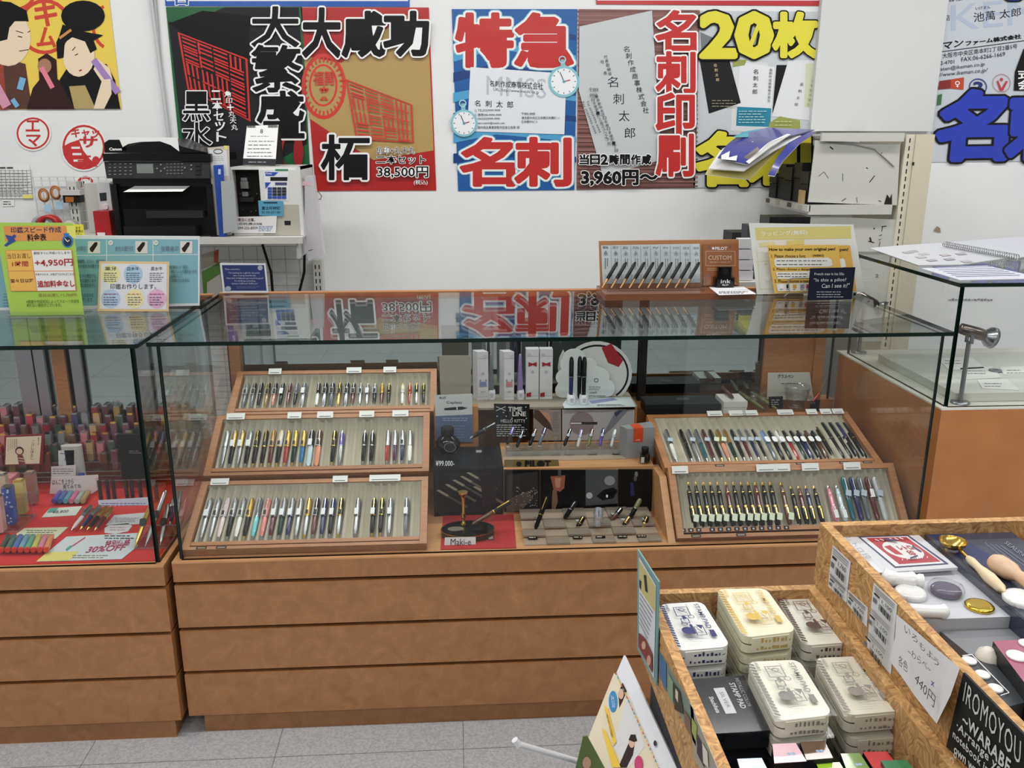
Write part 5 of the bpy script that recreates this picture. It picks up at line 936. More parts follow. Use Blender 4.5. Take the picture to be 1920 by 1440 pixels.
a = onZ(1772, 458, RZT+.012); e = onZ(1906, 482, RZT+.012); b = MB(); n_ = 34
for i in range(n_):
    p = a.lerp(e, i/(n_-1)); ax = (e-a).normalized(); b.lathe(p-ax*.0008, p+ax*.0008, [(0, .0085), (1, .0085), (1, .0070), (0, .0070)], CHROME, 10, False)
b.build('spiral_binding', sp, kind='stuff'); c.done()
# ================================================================= SHELF AND PRINTER AT THE WALL (left)
YF = 3.27
GM = M((196, 196, 190), .45)
x0, x1, z0, z1 = fp(175, 446, 567, 458, YF)
t = thing('wall_shelf', ((x0+x1)/2, YF, z0), 'pale metal shelf carrying the black printer, fixed to slotted wall posts', 'shelf')
b = MB(); b.box(x0-.15, x1, YF, YW-.06, z1-.006, z1, GM); b.build('shelf_plate', t)
b = MB(); b.box(x0-.15, x1, YF, YF+.012, z0, z1-.006, GM); b.build('front_lip', t)
for px, pt in ((160, 340), (597, 486)):
    p = onY(px, 500, YW-.03); zt = onY(px, pt, YW-.03).z; b = MB(); b.box(p.x-.018, p.x+.018, YW-.06, YW-.001, 0, zt, GM); o = b.build('upright', t); b = MB()
    for i in range(60):
        z = zt-.02-i*.03
        if z > .2:
            for dx in (-.010, .006): b.box(p.x+dx, p.x+dx+.004, YW-.0608, YW-.0598, z-.018, z, M((30, 30, 32)))
    b.build('slots', o, kind='stuff')
    b = MB(); b.box(p.x-.004, p.x+.004, YF+.03, YW-.06, z0-.06, z1-.007, GM); b.build('bracket', t)
SHZ = z1
# printer
x0, x1, _, zt = fp(202, 262, 402, 440, YF+.03); z0 = SHZ+.001; D = .37; yf = YF+.03
t = thing('printer', ((x0+x1)/2, yf, z0), 'large black multifunction printer with a sheet of paper in its tray', 'printer')
PB1 = M((14, 14, 15), .22, 0, 0, 1, .4); PB2 = M((34, 35, 37), .4)
H = onY(300, 290, yf).z-z0; zc = onY(300, 303, yf).z; zc2 = onY(300, 334, yf).z
b = MB(); zs = onY(300, 345, yf).z
b.box(x0+.012, x1-.008, yf+.02, yf+D, z0, zc2, PB1); b.box(x0+.012, x0+.03, yf, yf+.02, z0, zs, PB1); b.box(x1-.03, x1-.008, yf, yf+.02, z0, zs, PB1); b.build('body', t)
b = MB(); b.box(x0, x1, yf-.012, yf+D, zc+.001, onY(300, 288, yf).z, PB1)
pr = [(x0, zc+.03), (x0+.002, onY(205, 268, yf).z), (x0+.02, onY(215, 262, yf).z), (onY(236, 300, yf).x, onY(236, 262, yf).z), (onY(238, 300, yf).x, onY(238, 278, yf).z), (onY(270, 300, yf).x, onY(270, 266, yf).z), (onY(310, 300, yf).x, onY(300, 260, yf).z), (onY(345, 300, yf).x, onY(345, 276, yf).z), (onY(392, 300, yf).x, onY(392, 287, yf).z), (x1, zc+.03)]
b.prism((V((0, yf+.01, 0)), V((1, 0, 0)), V((0, 0, 1)), V((0, -1, 0))), pr, -.30, 0, PB1); b.build('scanner_lid', t)
b = MB(); b.hexa([(x0+.01, yf-.018, zc2), (x1-.01, yf-.018, zc2), (x1-.01, yf+.02, zc2), (x0+.01, yf+.02, zc2), (x0+.01, yf-.004, zc), (x1-.01, yf-.004, zc), (x1-.01, yf+.02, zc), (x0+.01, yf+.02, zc)], PB2); pn = b.build('control_panel', t)
S = Surf((0, yf-.0185, zc2), (1, 0, 0), (0, .014, zc-zc2)); c = Card(S, 'panel_face', [(195, 303), (384, 303), (385, 333), (200, 334)], PB2, None, None, .0004, parent=pn)
c.poly([(256, 307), (287, 307), (288, 325), (257, 325)], M((88, 96, 92), .2)); r = random.Random(5); GW = M((120, 122, 124))
for i in range(5):
    for j in range(4): c.rect(204+i*10, 307+j*6.5, 208+i*10, 308.4+j*6.5, GW); c.rect(312+i*7, 307+j*6, 316+i*7, 308.2+j*6, GW)
for x, y in ((301, 308), (301, 320), (294, 315), (308, 315), (346, 314), (358, 309), (358, 317)): c.rect(x, y, x+3, y+2.5, GW)
for j in range(3): c.rect(366, 306+j*8, 377, 312+j*8, M((22, 23, 25)))
c.done()
c = Card(Surf((0, yf-.0125, 0), (1, 0, 0), (0, 0, 1)), 'maker_name', [(204, 276), (229, 276), (229, 283), (204, 283)], PB1, None, None, .0003, parent=t); c.text('Canon', (205, 277, 228, 282), WHITE, .04); c.done()
b = MB(); b.box(x0+.03, x1-.03, yf+.018, yf+.0195, z0+.10, zc2-.03, M((4, 4, 4), .8)); b.build('paper_slot', t)
b = MB(); a0 = onY(232, 360, yf-.03); b.add([onY(231, 360, yf-.02), onY(342, 359, yf-.02), onY(360, 346, yf+.03), onY(258, 346, yf+.03)], [(0, 1, 2, 3)], WHITE); b.build('output_sheet', t)
xx = fp(276, 395, 382, 408, yf); b = MB(); b.box(xx[0], xx[1], yf-.012, yf+.02, xx[2], xx[3], M((40, 42, 44), .3)); b.build('tray_lip', t)
xx = fp(234, 424, 368, 440, yf-.02); b = MB(); b.box(xx[0], xx[1], yf-.03, yf+.02, z0+.002, xx[3], M((24, 25, 28), .15, 0, 0, 1, .5)); b.build('paper_cassette', t)
c = Card(Vert(yf+.006), 'paper_sheet', [(222, 257), (333, 258), (336, 284), (320, 272), (300, 265), (262, 266), (240, 270), (230, 276)], WHITE, 'white paper loaded on top of the printer', 'paper', .001); c.done()
# binders and clipboard beside it
def board(q, Y, mat, label, name, cat, t=.012): c = Card(Vert(Y), name, q, mat, label, cat, t); return c
bz = SHZ+.0005
def bq(x0, x1, yt, xb0, xb1, Y): yb = 720-0; 
def foot(q, Y):
    z = SHZ+.001; return q
c = board([(389, 277), (429, 273), (434, 440), (407, 441)], YF+.04, M((196, 188, 176), .5), 'clipboard with white papers standing right of the printer', 'clipboard', 'clipboard', .006)
c.poly([(392, 281), (425, 280), (429, 330), (398, 332)], M((214, 216, 218))); c.lines(396, 292, 423, 302, 3, M((150, 150, 154)), .9, 2); c.ring(409, 284, 9, 5, 1.5, M((60, 58, 50)), 14); c.rect(420, 273, 427, 281, M((220, 214, 110))); c.done()
c = board([(400, 310), (418, 309), (424, 443), (411, 444)], YF+.025, M((34, 70, 156), .3), 'blue ring binder between the clipboard and the grey folder', 'binder', 'binder', .01); c.rect(409, 317, 414, 327, M((180, 190, 220))); c.done()
c = board([(414, 340), (438, 338), (446, 432), (419, 438)], YF+.012, M((164, 170, 170), .3), 'translucent grey folder leaning right of the blue binder', 'folder', 'folder', .004); c.done()
# engraving machine
x0, x1, z0, z1 = fp(434, 313, 566, 440, YF+.06); z0 = SHZ+.001; y = YF+.06
t = thing('engraving_machine', ((x0+x1)/2, y, z0), 'white machine with a blue keypad and a black opening, right of the printer', 'machine')
MW = M((214, 215, 212), .35); MG = M((176, 172, 160), .45); xm = onY(488, 360, y).x; zm = onY(500, 384, y).z
b = MB(); b.box(x0, x0+.008, y, y+.3, z0, z1, MW); b.box(x1-.012, x1, y, y+.3, z0, z1, MW); b.box(x0, x1, y+.29, y+.3, z0, z1, MW); b.box(x0, x1, y+.01, y+.3, z1-.01, z1, MW); b.box(xm, x1-.012, y, y+.29, zm, z1-.01, MW); b.box(xm, x1-.012, y, y+.29, z0, zm, MG); b.box(x0+.008, xm, y, y+.02, z0, z0+.03, MW); b.build('housing', t)
b = MB(); b.box(x0+.008, xm, y+.06, y+.07, z0+.03, z1-.01, M((24, 22, 20), .6)); b.build('opening_back', t)
b = MB(); q = onY(461, 352, y+.05)
for dz, w_, h_ in ((.035, .011, .012), (.008, .014, .026), (-.02, .011, .016)): b.box(q.x-w_, q.x+w_, y+.03, y+.06, q.z+dz-.01, q.z+dz+h_-.01, M((150, 150, 150), .3, .8))
b.box(q.x-.02, q.x+.03, y+.03, y+.06, q.z-.05, q.z-.034, M((40, 38, 36))); b.build('clamp', t)
b = MB()
for i, (px, py) in enumerate(((437, 327), (463, 317), (478, 317), (451, 363), (482, 363), (442, 392), (456, 393), (471, 397), (480, 395))): q = onY(px, py, y+.06); b.lathe(q, q+V((0, -.003, 0)), [(0, .003), (1, .002)], CHROME, 6)
b.build('screws', t, kind='stuff')
c = Card(Vert(y-.0008), 'keypad_panel', [(495, 321), (541, 322), (541, 377), (497, 375)], M((222, 224, 228)), None, None, .0005, parent=t); BL = M((38, 72, 170))
c.poly([(497, 322), (522, 323), (514, 330), (498, 330)], BL); c.text('Easy', (499, 323, 510, 328), WHITE); c.rect(507, 332, 539, 339, INK); c.poly([(497, 342), (508, 342), (498, 354)], BL); c.rect(516, 342, 538, 347, M((60, 66, 110)))
for i in range(4):
    for j in range(4): c.rect(502+i*9, 351+j*5.6, 510+i*9, 355.8+j*5.6, M((44, 50, 62)) if (i and j < 3) else BL)
c.done()
c = Card(Vert(y-.0008), 'green_label', [(516, 317), (540, 317), (540, 320.5), (516, 320.5)], M((60, 130, 100)), None, None, .0004, parent=t); c.done()
c = Card(Vert(y-.0008), 'fuse_plate', [(533, 414), (545, 414), (545, 422), (534, 422)], INK, None, None, .0004, parent=t); c.done()
c = Card(Vert(y-.004), 'memo', [(484, 376), (531, 377), (531, 406), (486, 404)], M((82, 150, 180)), 'blue memo with handwriting stuck below the keypad', 'note', .001); c.text('富士印材様', (491, 387, 526, 393), M((20, 40, 60)), .02); c.text('TEL 092-207-1207', (490, 396, 526, 400), M((20, 40, 60))); c.line(494, 380, 520, 380, 2, M((20, 40, 60))); c.done()
c = Card(Vert(y-.006), 'memo', [(428, 407), (519, 405), (517, 437), (430, 437)], M((220, 218, 218)), 'white handwritten memo standing at the foot of the machine', 'note', .001); c.text('手差の受注に注意。', (429, 409, 478, 415), M((90, 30, 34)), .02); c.text('富士印材(株)5308', (434, 417, 491, 423), INK, .01); c.text('FAX:099-232-8959', (433, 425, 483, 430), INK, .0); c.lines(485, 423, 514, 434, 4, M((90, 130, 180)), 1, 3); c.done()
# desk calendar on the machine
q0 = onY(457, 309, y+.1); t = thing('desk_calendar', q0, 'white desk calendar with black spiral on top of the machine', 'calendar')
zt = onY(480, 234, y+.12).z; zb = z1+.001; A = onY(456, 300, y+.1).x; B_ = onY(520, 300, y+.1).x
S = Surf((A, y+.07, zb), (1, 0, 0), (0, .04, .12))
c = Card(S, 'pages', [(463, 236), (522, 234), (517, 298), (456, 297)], M((228, 229, 228)), None, None, .002, parent=t); c.text('8', (488, 242, 493, 250), INK); c.lines(470, 254, 514, 257, 1, M((130, 132, 136)), 1, 2)
for i in range(5): c.lines(463+(4-i)*.8, 262+i*7, 514+(4-i)*.8, 268+i*7, 1, M((110, 112, 116)), 1.3, i+4)
c.done()
c = Card(S, 'stand_board', [(456, 297), (518, 298), (516, 310), (455, 309)], M((40, 42, 44)), None, None, .002, parent=t); c.lines(466, 302, 512, 306, 1, M((150, 150, 150)), 1.4, 2); c.done()
b = MB(); p = [S.w(*S.at(521, 236), .0), S.w(*S.at(516, 309), .0)]; b.add([p[0], p[1], p[1]+V((.018, .085, 0)), p[0]+V((.004, .012, 0))], [(0, 1, 2, 3)], M((22, 22, 24))); b.build('side', t)
b = MB()
for i in list(range(6))+list(range(15, 22)): q = S.w(*S.at(465+i*2.6, 236.5), .0); b.lathe(q-V((.0008, 0, 0)), q+V((.0008, 0, 0)), [(0, .006), (1, .006)], INK, 8)
b.build('spiral_binding', t, kind='stuff')
# file holders hanging at the right end of the shelf, wall hook
c = Card(Vert(YF+.09), 'file_holder', [(572, 331), (587, 329), (607, 478), (578, 489), (570, 440)], M((196, 194, 200), .4), 'clear file holder with white papers hanging at the shelf end', 'file holder', .05, edge=M((206, 206, 206), .4)); c.rect(567, 340, 583, 348, M((214, 180, 190))); c.line(578, 470, 586, 468, 1, INK); c.done()
b = MB(); b.path([onY(594, 358, YW-.01), onY(598, 361, YW-.02), onY(603, 367, YW-.025), onY(601, 374, YW-.025), onY(594, 373, YW-.025)], .0015, M((60, 60, 62)), 6); b.build('wall_hook', label='small bent wire hook at the bottom corner of the red gold poster', cat='hook')
# wire grid and things under the shelf
Yg = YW-.05
b = MB(); x0, x1, z0, z1 = fp(380, 462, 588, 552, Yg); MWm = M((176, 178, 174), .45)
for i in range(9): x = x0+(x1-x0)*i/8; b.box(x-.0015, x+.0015, Yg, Yg+.003, .3, z1, MWm)
for i in range(14): z = z1-i*.055; b.box(x0, x1, Yg-.003, Yg, z-.0015, z+.0015, MWm)
b.build('wire_grid', label='grey wire grid panel on the wall below the shelf', cat='grid')
for px0, px1, yy in ((492, 520, 560), (571, 566, 560)):
    b = MB(); b.path([onY(px0, 458, YW-.09), onY((px0+px1)/2+2, 510, YW-.09), onY(px1-8, yy, YW-.09), onY(px1-8, yy+180, YW-.09)], .006, M((22, 20, 20)), 6); b.build('power_cable', label='black cable hanging below the shelf, %s' % ('left one' if px0 < 500 else 'right one'), cat='cable')
c = Card(Vert(YF+.2), 'catalogue', [(376, 478), (410, 467), (409, 494), (377, 505)], M((186, 178, 168)), 'beige leaflet with an orange panel under the shelf', 'leaflet', .01); c.poly([(401, 472), (410, 468), (409, 494), (401, 492)], M((180, 88, 56))); c.done()
c = Card(Vert(YF+.15), 'folder', [(378, 510), (410, 492), (416, 560), (382, 560)], M((80, 120, 50)), 'green folder standing behind the small navy quote card', 'folder', .03); c.done()
c = Card(Vert(YF+.13), 'folder', [(388, 530), (412, 514), (418, 560), (388, 560)], M((176, 172, 166)), 'grey folder in front of the green folder', 'folder', .01); c.done()
# ---- wire rack with hanging goods at the far left
b = MB(); x0, x1, z0, z1 = fp(68, 332, 205, 430, YW-.03)
for i in range(10): x = x0+(x1-x0)*i/9; b.box(x-.0015, x+.0015, YW-.030, YW-.027, z0-.2, z1, M((206, 206, 206), .4))
for i in range(9): z = z1-i*.045; b.box(x0, x1, YW-.033, YW-.030, z-.0015, z+.0015, M((206, 206, 206), .4))
b.build('wire_rack', label='white wire rack on the wall behind the lime green price card', cat='rack')
for px, py, lab in ((82, 366, 'left brown rope coil with a blue tag on the wire rack'), (104, 361, 'right brown rope coil with a blue tag on the wire rack')):
    q = onY(px, py, YW-.06); t = thing('rope_coil', q, lab, 'rope coil'); b = MB()
    for k, (rx, rz, m_) in enumerate(((.020, .026, (176, 120, 70)), (.017, .023, (150, 96, 54)), (.014, .019, (186, 132, 84)))):
        n = 16; pts = [q+V((rx*math.cos(a*2*math.pi/n)+.002*k, -.004*k, rz*math.sin(a*2*math.pi/n))) for a in range(n+1)]; b.path(pts, .0032, M(m_, .7), 6)
    b.build('coil', t); c = Card(Vert(q.y-.012), 'swing_tag', [(px+1, py+18), (px+13, py+17), (px+14, py+31), (px+2, py+31)], M((166, 200, 222)), None, None, .001, parent=t); c.done()
x0, x1, z0, z1 = fp(118, 366, 150, 380, YW-.08); t = thing('packet', (x0, YW-.08, z0), 'black and orange packet on the wire rack beside the rope coils', 'packet')
b = MB(); b.box(x0, x1, YW-.08, YW-.04, z0, z1, M((34, 32, 32))); b.build('box', t); c = Card(Vert(YW-.081), 'orange_label', [(122, 369), (138, 369), (138, 379), (123, 379)], M((216, 130, 50)), None, None, .0005, parent=t); c.done()
b = MB(); b.box(x0, x1+.01, YW-.10, YW-.04, z1+.001, z1+.02, M((200, 200, 200))); b.build('small_box', label='pale grey box lying on the black and orange packet', cat='box')
c = Card(WS, 'arrow_sign', [(150, 340), (158, 340), (158, 440), (150, 420), (146, 385), (137, 370)], RED, 'red arrow shaped sign behind the slotted post', 'sign'); c.done()
# tape dispenser, bell, white device, red box on the long shelf behind
q = onY(95, 424, YF+.25); t = thing('tape_dispenser', q, 'red and grey tape dispenser behind the lime green price card', 'tape dispenser')
MB().lathe(q+V((-.02, .02, .0)), q+V((-.02, -.02, .0)), [(0, .045), (1, .045), (1, .03), (0, .03)], M((160, 160, 160), .4), 20, False).build('wheel', t); MB().lathe(q+V((0, .015, .002)), q+V((0, -.025, .002)), [(0, .042), (1, .042), (1, .028), (0, .028)], M((170, 30, 34), .3), 20, False).build('tape_roll', t)
b = MB(); b.box(q.x-.07, q.x+.08, q.y-.03, q.y+.03, SHZ+.001, q.z-.03, M((150, 150, 150))); b.build('base', t)
q = onY(135, 424, YF+.2); t = thing('bell_clock', q, 'small round silver clock behind the yellow notice', 'clock'); MB().lathe(q, q+V((0, -.02, 0)), [(0, .028), (1, .03)], M((190, 188, 180), .3, .5), 18).build('case', t); MB().lathe(q+V((0, -.0205, 0)), q+V((0, -.021, 0)), [(0, .024), (1, .024)], M((210, 206, 196)), 16).build('dial', t); b = MB(); b.box(q.x-.012, q.x+.012, q.y-.018, q.y-.002, SHZ+.001, q.z-.026, STEEL); b.build('foot', t)
x0, x1, z0, z1 = fp(184, 342, 208, 398, YF+.12); t = thing('handset', (x0, YF+.12, z0), 'white handset device with a small dark screen left of the printer', 'device')
b = MB(); b.bev((V(((x0+x1)/2, YF+.15, (z0+z1)/2)), V((1, 0, 0)), V((0, 0, 1)), V((0, -1, 0))), x1-x0, z1-z0, .03, .008, M((206, 208, 208), .35), 3); b.build('body', t); c = Card(Vert(YF+.119), 'screen', [(186, 362), (199, 361), (200, 376), (188, 377)], M((50, 54, 54), .15), None, None, .0005, parent=t); c.done()
MB().lathe(V(((x0+x1)/2, YF+.12, z0+.02)), V(((x0+x1)/2, YF+.114, z0+.02)), [(0, .012), (1, .010)], M((220, 220, 220)), 12).build('knob', t)
x0, x1, z0, z1 = fp(177, 396, 207, 444, YF+.06); t = thing('red_box', (x0, YF+.06, SHZ), 'narrow red box between the printer and the slotted post', 'box'); b = MB(); b.box(x0, x1, YF+.06, YF+.26, SHZ+.001, z1, M((168, 24, 30), .35)); b.build('carton', t)
c = Card(Vert(YF+.059), 'white_label', [(182, 436), (197, 436), (197, 443), (183, 443)], M((214, 214, 214)), None, None, .0005, parent=t); c.done()
x0, x1, z0, z1 = fp(160, 344, 186, 396, YF+.2); b = MB(); b.box(x0, x1, YF+.2, YF+.4, SHZ+.001, z1, M((190, 190, 184), .5)); b.build('document_box', label='plain grey box behind the white handset', cat='box')
# ================================================================= METAL SHELVING AT THE RIGHT
BG = M((206, 198, 178), .5); GW2 = M((196, 196, 190), .5); Ys = 3.30
x0, x1, z0, z1 = fp(1703, 252, 1737, 470, Ys)
t = thing('metal_shelving', (x0, Ys, 0), 'cream metal shelving with scratched grey side panels and a slotted post', 'shelving')
b = MB(); b.box(x0, x1, Ys-.01, YW-.04, 0, z1, BG); b.build('post', t)
xs0 = onY(1692, 360, Ys).x; b = MB(); b.box(xs0-.012, x0-.001, Ys-.004, Ys+.03, 0, z1, M((214, 208, 190), .5)); o = b.build('slotted_strip', t); b = MB()
for i in range(44): b.box(x0-.022, x0-.018, Ys-.0052, Ys-.0038, z1-.03-i*.028, z1-.014-i*.028, M((30, 28, 24)))
b.build('slots', o, kind='stuff'); b = MB(); q = onY(1712, 307, Ys-.01); b.box(q.x-.004, q.x+.004, Ys-.0115, Ys-.0098, q.z-.006, q.z+.006, INK); b.build('bolt_hole', t)
S = Vert(Ys-.0005)
def side(q, nm='side_panel'):
    c = Card(S, nm, q, GW2, None, None, .004, parent=t, printname='scratches'); c.pk = 'stuff'; return c
c = side([(1529, 263), (1688, 270), (1682, 385), (1515, 379)]); MK = M((40, 34, 30))
for a in ((1556, 275, 1562, 280, 2.4), (1580, 325, 1580, 340, 1), (1630, 342, 1640, 329, 1.6), (1624, 314, 1627, 316, 1.5), (1535, 330, 1545, 322, .8), (1545, 322, 1553, 334, .8), (1578, 377, 1586, 372, 1.2), (1606, 370, 1607, 380, 1), (1650, 290, 1654, 286, 1), (1647, 376, 1652, 378, 1.4)): c.line(*a, MK)
c.poly([(1657, 384), (1663, 364), (1668, 372), (1672, 362), (1672, 386)], MK); c.done()
b = MB()
pts = [(1543, 265), (1560, 268), (1600, 271), (1640, 280), (1660, 297), (1676, 312)]; b.path([onY(x, y, Ys-.003) for x, y in pts], .0025, M((150, 148, 142)), 6); b.build('bracket_edge', t)
for (a, bb) in (((1539, 249), (1693, 265)), ((1515, 384), (1670, 402))):
    x_0, x_1, z_0, z_1 = fp(a[0], a[1], bb[0], bb[1], Ys-.01); b = MB(); b.box(x_0, x_1, Ys-.02, Ys-.005, z_0, z_1, GW2); b.box(x_0-.001, x_1, Ys-.005, YW-.04, z_0+.004 if a[1] > 300 else z_1-.012, z_0+.012 if a[1] > 300 else z_1-.004, GW2); b.build('shelf_plate', t)
xl = fp(1515, 384, 1670, 402, Ys)[0]; zl = onY(1516, 390, Ys).z
b = MB(); b.box(xl-.012, xl, Ys-.02, YW-.04, zl-.012, zl+.012, GW2); b.build('front_lip', t)
for k, px in enumerate((1500, 1480, 1458, 1440, 1412, 1386)):
    ys = (xl-.013); q = onX(px, 385-(1500-px)*.24, xl-.013)
    b = MB(); b.box(xl-.0145, xl-.0125, q.y-.02, q.y+.02, zl-.008, zl+.009, (M((176, 172, 156)), M((70, 66, 60)))[k % 2]); b.build('price_clip', t)
x_0, x_1, z_0, z_1 = fp(1512, 400, 1680, 470, Ys); c = side([(1500, 404), (1686, 412), (1668, 640), (1560, 640)], 'lower_side_panel')
for a in ((1638, 428, 1640, 429, 3), (1653, 425, 1662, 424, 1.6), (1655, 424, 1653, 434, 1.2), (1631, 445, 1633, 453, 3), (1628, 452, 1639, 455, 1.6), (1648, 442, 1654, 440, 1), (1647, 450, 1652, 448, 1), (1650, 453, 1648, 462, 1)): c.line(*a, MK)
c.text('2', (1641, 514, 1647, 520), INK); c.text('1', (1685-6, 510, 1683, 520), INK); c.done()
# dark boxes on the shelf
ZS = zl+.0125
for i in range(5):
    yy = Ys+.03+i*.085; hh = (.12, .15, .13, .14, .10)[i]
    tt = thing('storage_box', (xl+.05, yy, ZS), ('nearest', 'second', 'third', 'fourth', 'farthest')[i]+' dark box on the metal shelf counting back towards the wall', 'box', 'dark boxes on the metal shelf')
    b = MB(); b.box(xl+.004+.006*(i % 2), xl+.16, yy, yy+.078, ZS, ZS+hh*.6, M((30, 30, 34), .5)); b.build('carton', tt); b = MB(); b.box(xl+.002+.006*(i % 2), xl+.16, yy-.001, yy+.079, ZS+hh*.62, ZS+hh, M((46, 46, 50), .5)); b.build('lid', tt)
b = MB(); q = onX(1490, 372, xl-.002); b.box(xl-.003, xl+.001, Ys+.04, Ys+.10, ZS, ZS+.05, M((200, 172, 120), .6)); b.build('card_piece', label='small cream card standing at the front of the dark boxes', cat='card')
# banner sheets draped over the shelf top
zt = fp(1539, 249, 1693, 265, Ys-.01)[3]
def drape(pts, mat, label, lift, prints=()):
    # curved sheet: rows of (px, py, Y)
    b = MB(); n = len(pts); vs = [onY(*p)+V((0, 0, lift)) for r_ in pts for p in r_]; k = len(pts[0]); fs = [(i*k+j, i*k+j+1, (i+1)*k+j+1, (i+1)*k+j) for i in range(n-1) for j in range(k-1)]
    b.add(vs, fs, mat, True); b.add([v-V((0, 0, .003)) for v in vs], [f[::-1] for f in fs], M((214, 212, 206)), True); o = b.build('banner_sheet', label=label, cat='banner')
    for q, m_ in prints: b = MB(); b.add([onY(*p)+V((0, -.0015, lift+.0015)) for p in q], [tuple(range(len(q)))], m_); b.build('print', o)
BLU = M((58, 62, 140), .25, 0, 0, 1, .4)
drape([[(1322, 326, 3.44), (1405, 336, 3.34)], [(1340, 300, 3.46), (1440, 300, 3.34)], [(1380, 262, 3.52), (1478, 262, 3.38)], [(1420, 246, 3.58), (1520, 247, 3.42)]], M((196, 188, 110), .3), 'lowest olive yellow banner sheet drooping from the shelf top', 0)
drape([[(1328, 318, 3.42), (1395, 322, 3.32)], [(1350, 285, 3.45), (1450, 285, 3.32)], [(1390, 254, 3.52), (1500, 258, 3.38)], [(1430, 243, 3.58), (1535, 246, 3.44)]], M((222, 222, 224), .25, 0, 0, 1, .4), 'white banner sheet in the middle of the drooping pile', .004)
drape([[(1345, 300, 3.40), (1400, 312, 3.305)], [(1362, 276, 3.44), (1428, 284, 3.31)], [(1392, 251, 3.51), (1470, 262, 3.36)], [(1440, 243, 3.58), (1530, 247, 3.42)]], BLU, 'top blue and white banner sheet drooping from the shelf', .008,
      [([(1372, 262, 3.45), (1400, 250, 3.5), (1428, 247, 3.52), (1400, 262, 3.45)], M((70, 150, 170), .3)), ([(1398, 308, 3.30), (1440, 272, 3.315), (1475, 256, 3.37), (1482, 257, 3.37), (1445, 280, 3.305), (1404, 312, 3.298)], WHITE), ([(1352, 296, 3.39), (1368, 288, 3.38), (1366, 300, 3.36), (1382, 296, 3.34), (1380, 306, 3.33), (1352, 303, 3.37)], WHITE), ([(1394, 300, 3.30), (1420, 280, 3.305), (1424, 286, 3.30), (1402, 304, 3.30)], M((130, 122, 112)))])
drape([[(1440, 330, 3.30), (1452, 332, 3.29)], [(1455, 300, 3.31), (1468, 303, 3.29)], [(1480, 268, 3.36), (1500, 270, 3.33)], [(1510, 249, 3.42), (1530, 250, 3.38)]], BLU, 'dark blue banner edge hanging nearest the side panel', .004)
# things behind the yellow cards
CT = fp(1386, 508, 1412, 526, 2.80)[2]-.002
for i, (xa_, xb_, yt, Y, lab, mt) in enumerate(((1440, 1516, 407, 2.975, 'black box behind the large white sheet', BLACK), (1372, 1418, 436, 2.975, 'dark stacked trays left of the white cartons', M((40, 40, 44))), (1400, 1436, 422, 2.84, 'dark folder standing behind the white sheet', M((60, 60, 64))))):
    S = Vert(Y); x_a = S.at(xa_, 450)[0]; x_b = S.at(xb_, 450)[0]; c = Card(S, 'storage_box', Q(x_a, CT+.001, x_b, S.at(xa_, yt)[1]), mt, lab, 'box', .06 if i == 2 else .10, px=False); c.done()
for i in range(4):
    x_0, x_1, z_0, z_1 = fp(1386, 448+i*20, 1412, 466+i*20, 2.80); b = MB(); b.box(x_0, x_1-.004 if False else x_1, 2.80, 2.835, z_0, z_1, M((206, 206, 210), .5)); o = b.build('white_carton', label=('top', 'second', 'third', 'bottom')[i]+' white carton in the stack behind the pen display', cat='carton')
b = MB(); x_0 = onY(1370, 500, 2.78).x; b.box(x_0-.02, x_0+.45, 2.78, 3.08, 0, CT, GW2); b.build('cabinet', label='grey low cabinet behind the counter under the white cartons', cat='cabinet')

b = MB(); S = WS; b.add([S.w(*S.at(*p), .0003) for p in ((1750, 433), (1757, 424), (1763, 428), (1764, 436))], [(0, 1, 2, 3)], M((150, 136, 110))); b.build('paint_chip', wall, kind='stuff')
b = MB(); r = random.Random(6)
for i in range(14): x = 1778+i*6; b.add([S.w(*S.at(*p), .0003) for p in ((x, 561+r.uniform(-1, 1)), (x+5, 561+r.uniform(-2, 1)), (x+5, 563+r.uniform(-1, 2)), (x, 563))], [(0, 1, 2, 3)], M((130, 130, 130)))
b.build('wall_scuffs', wall, kind='stuff')
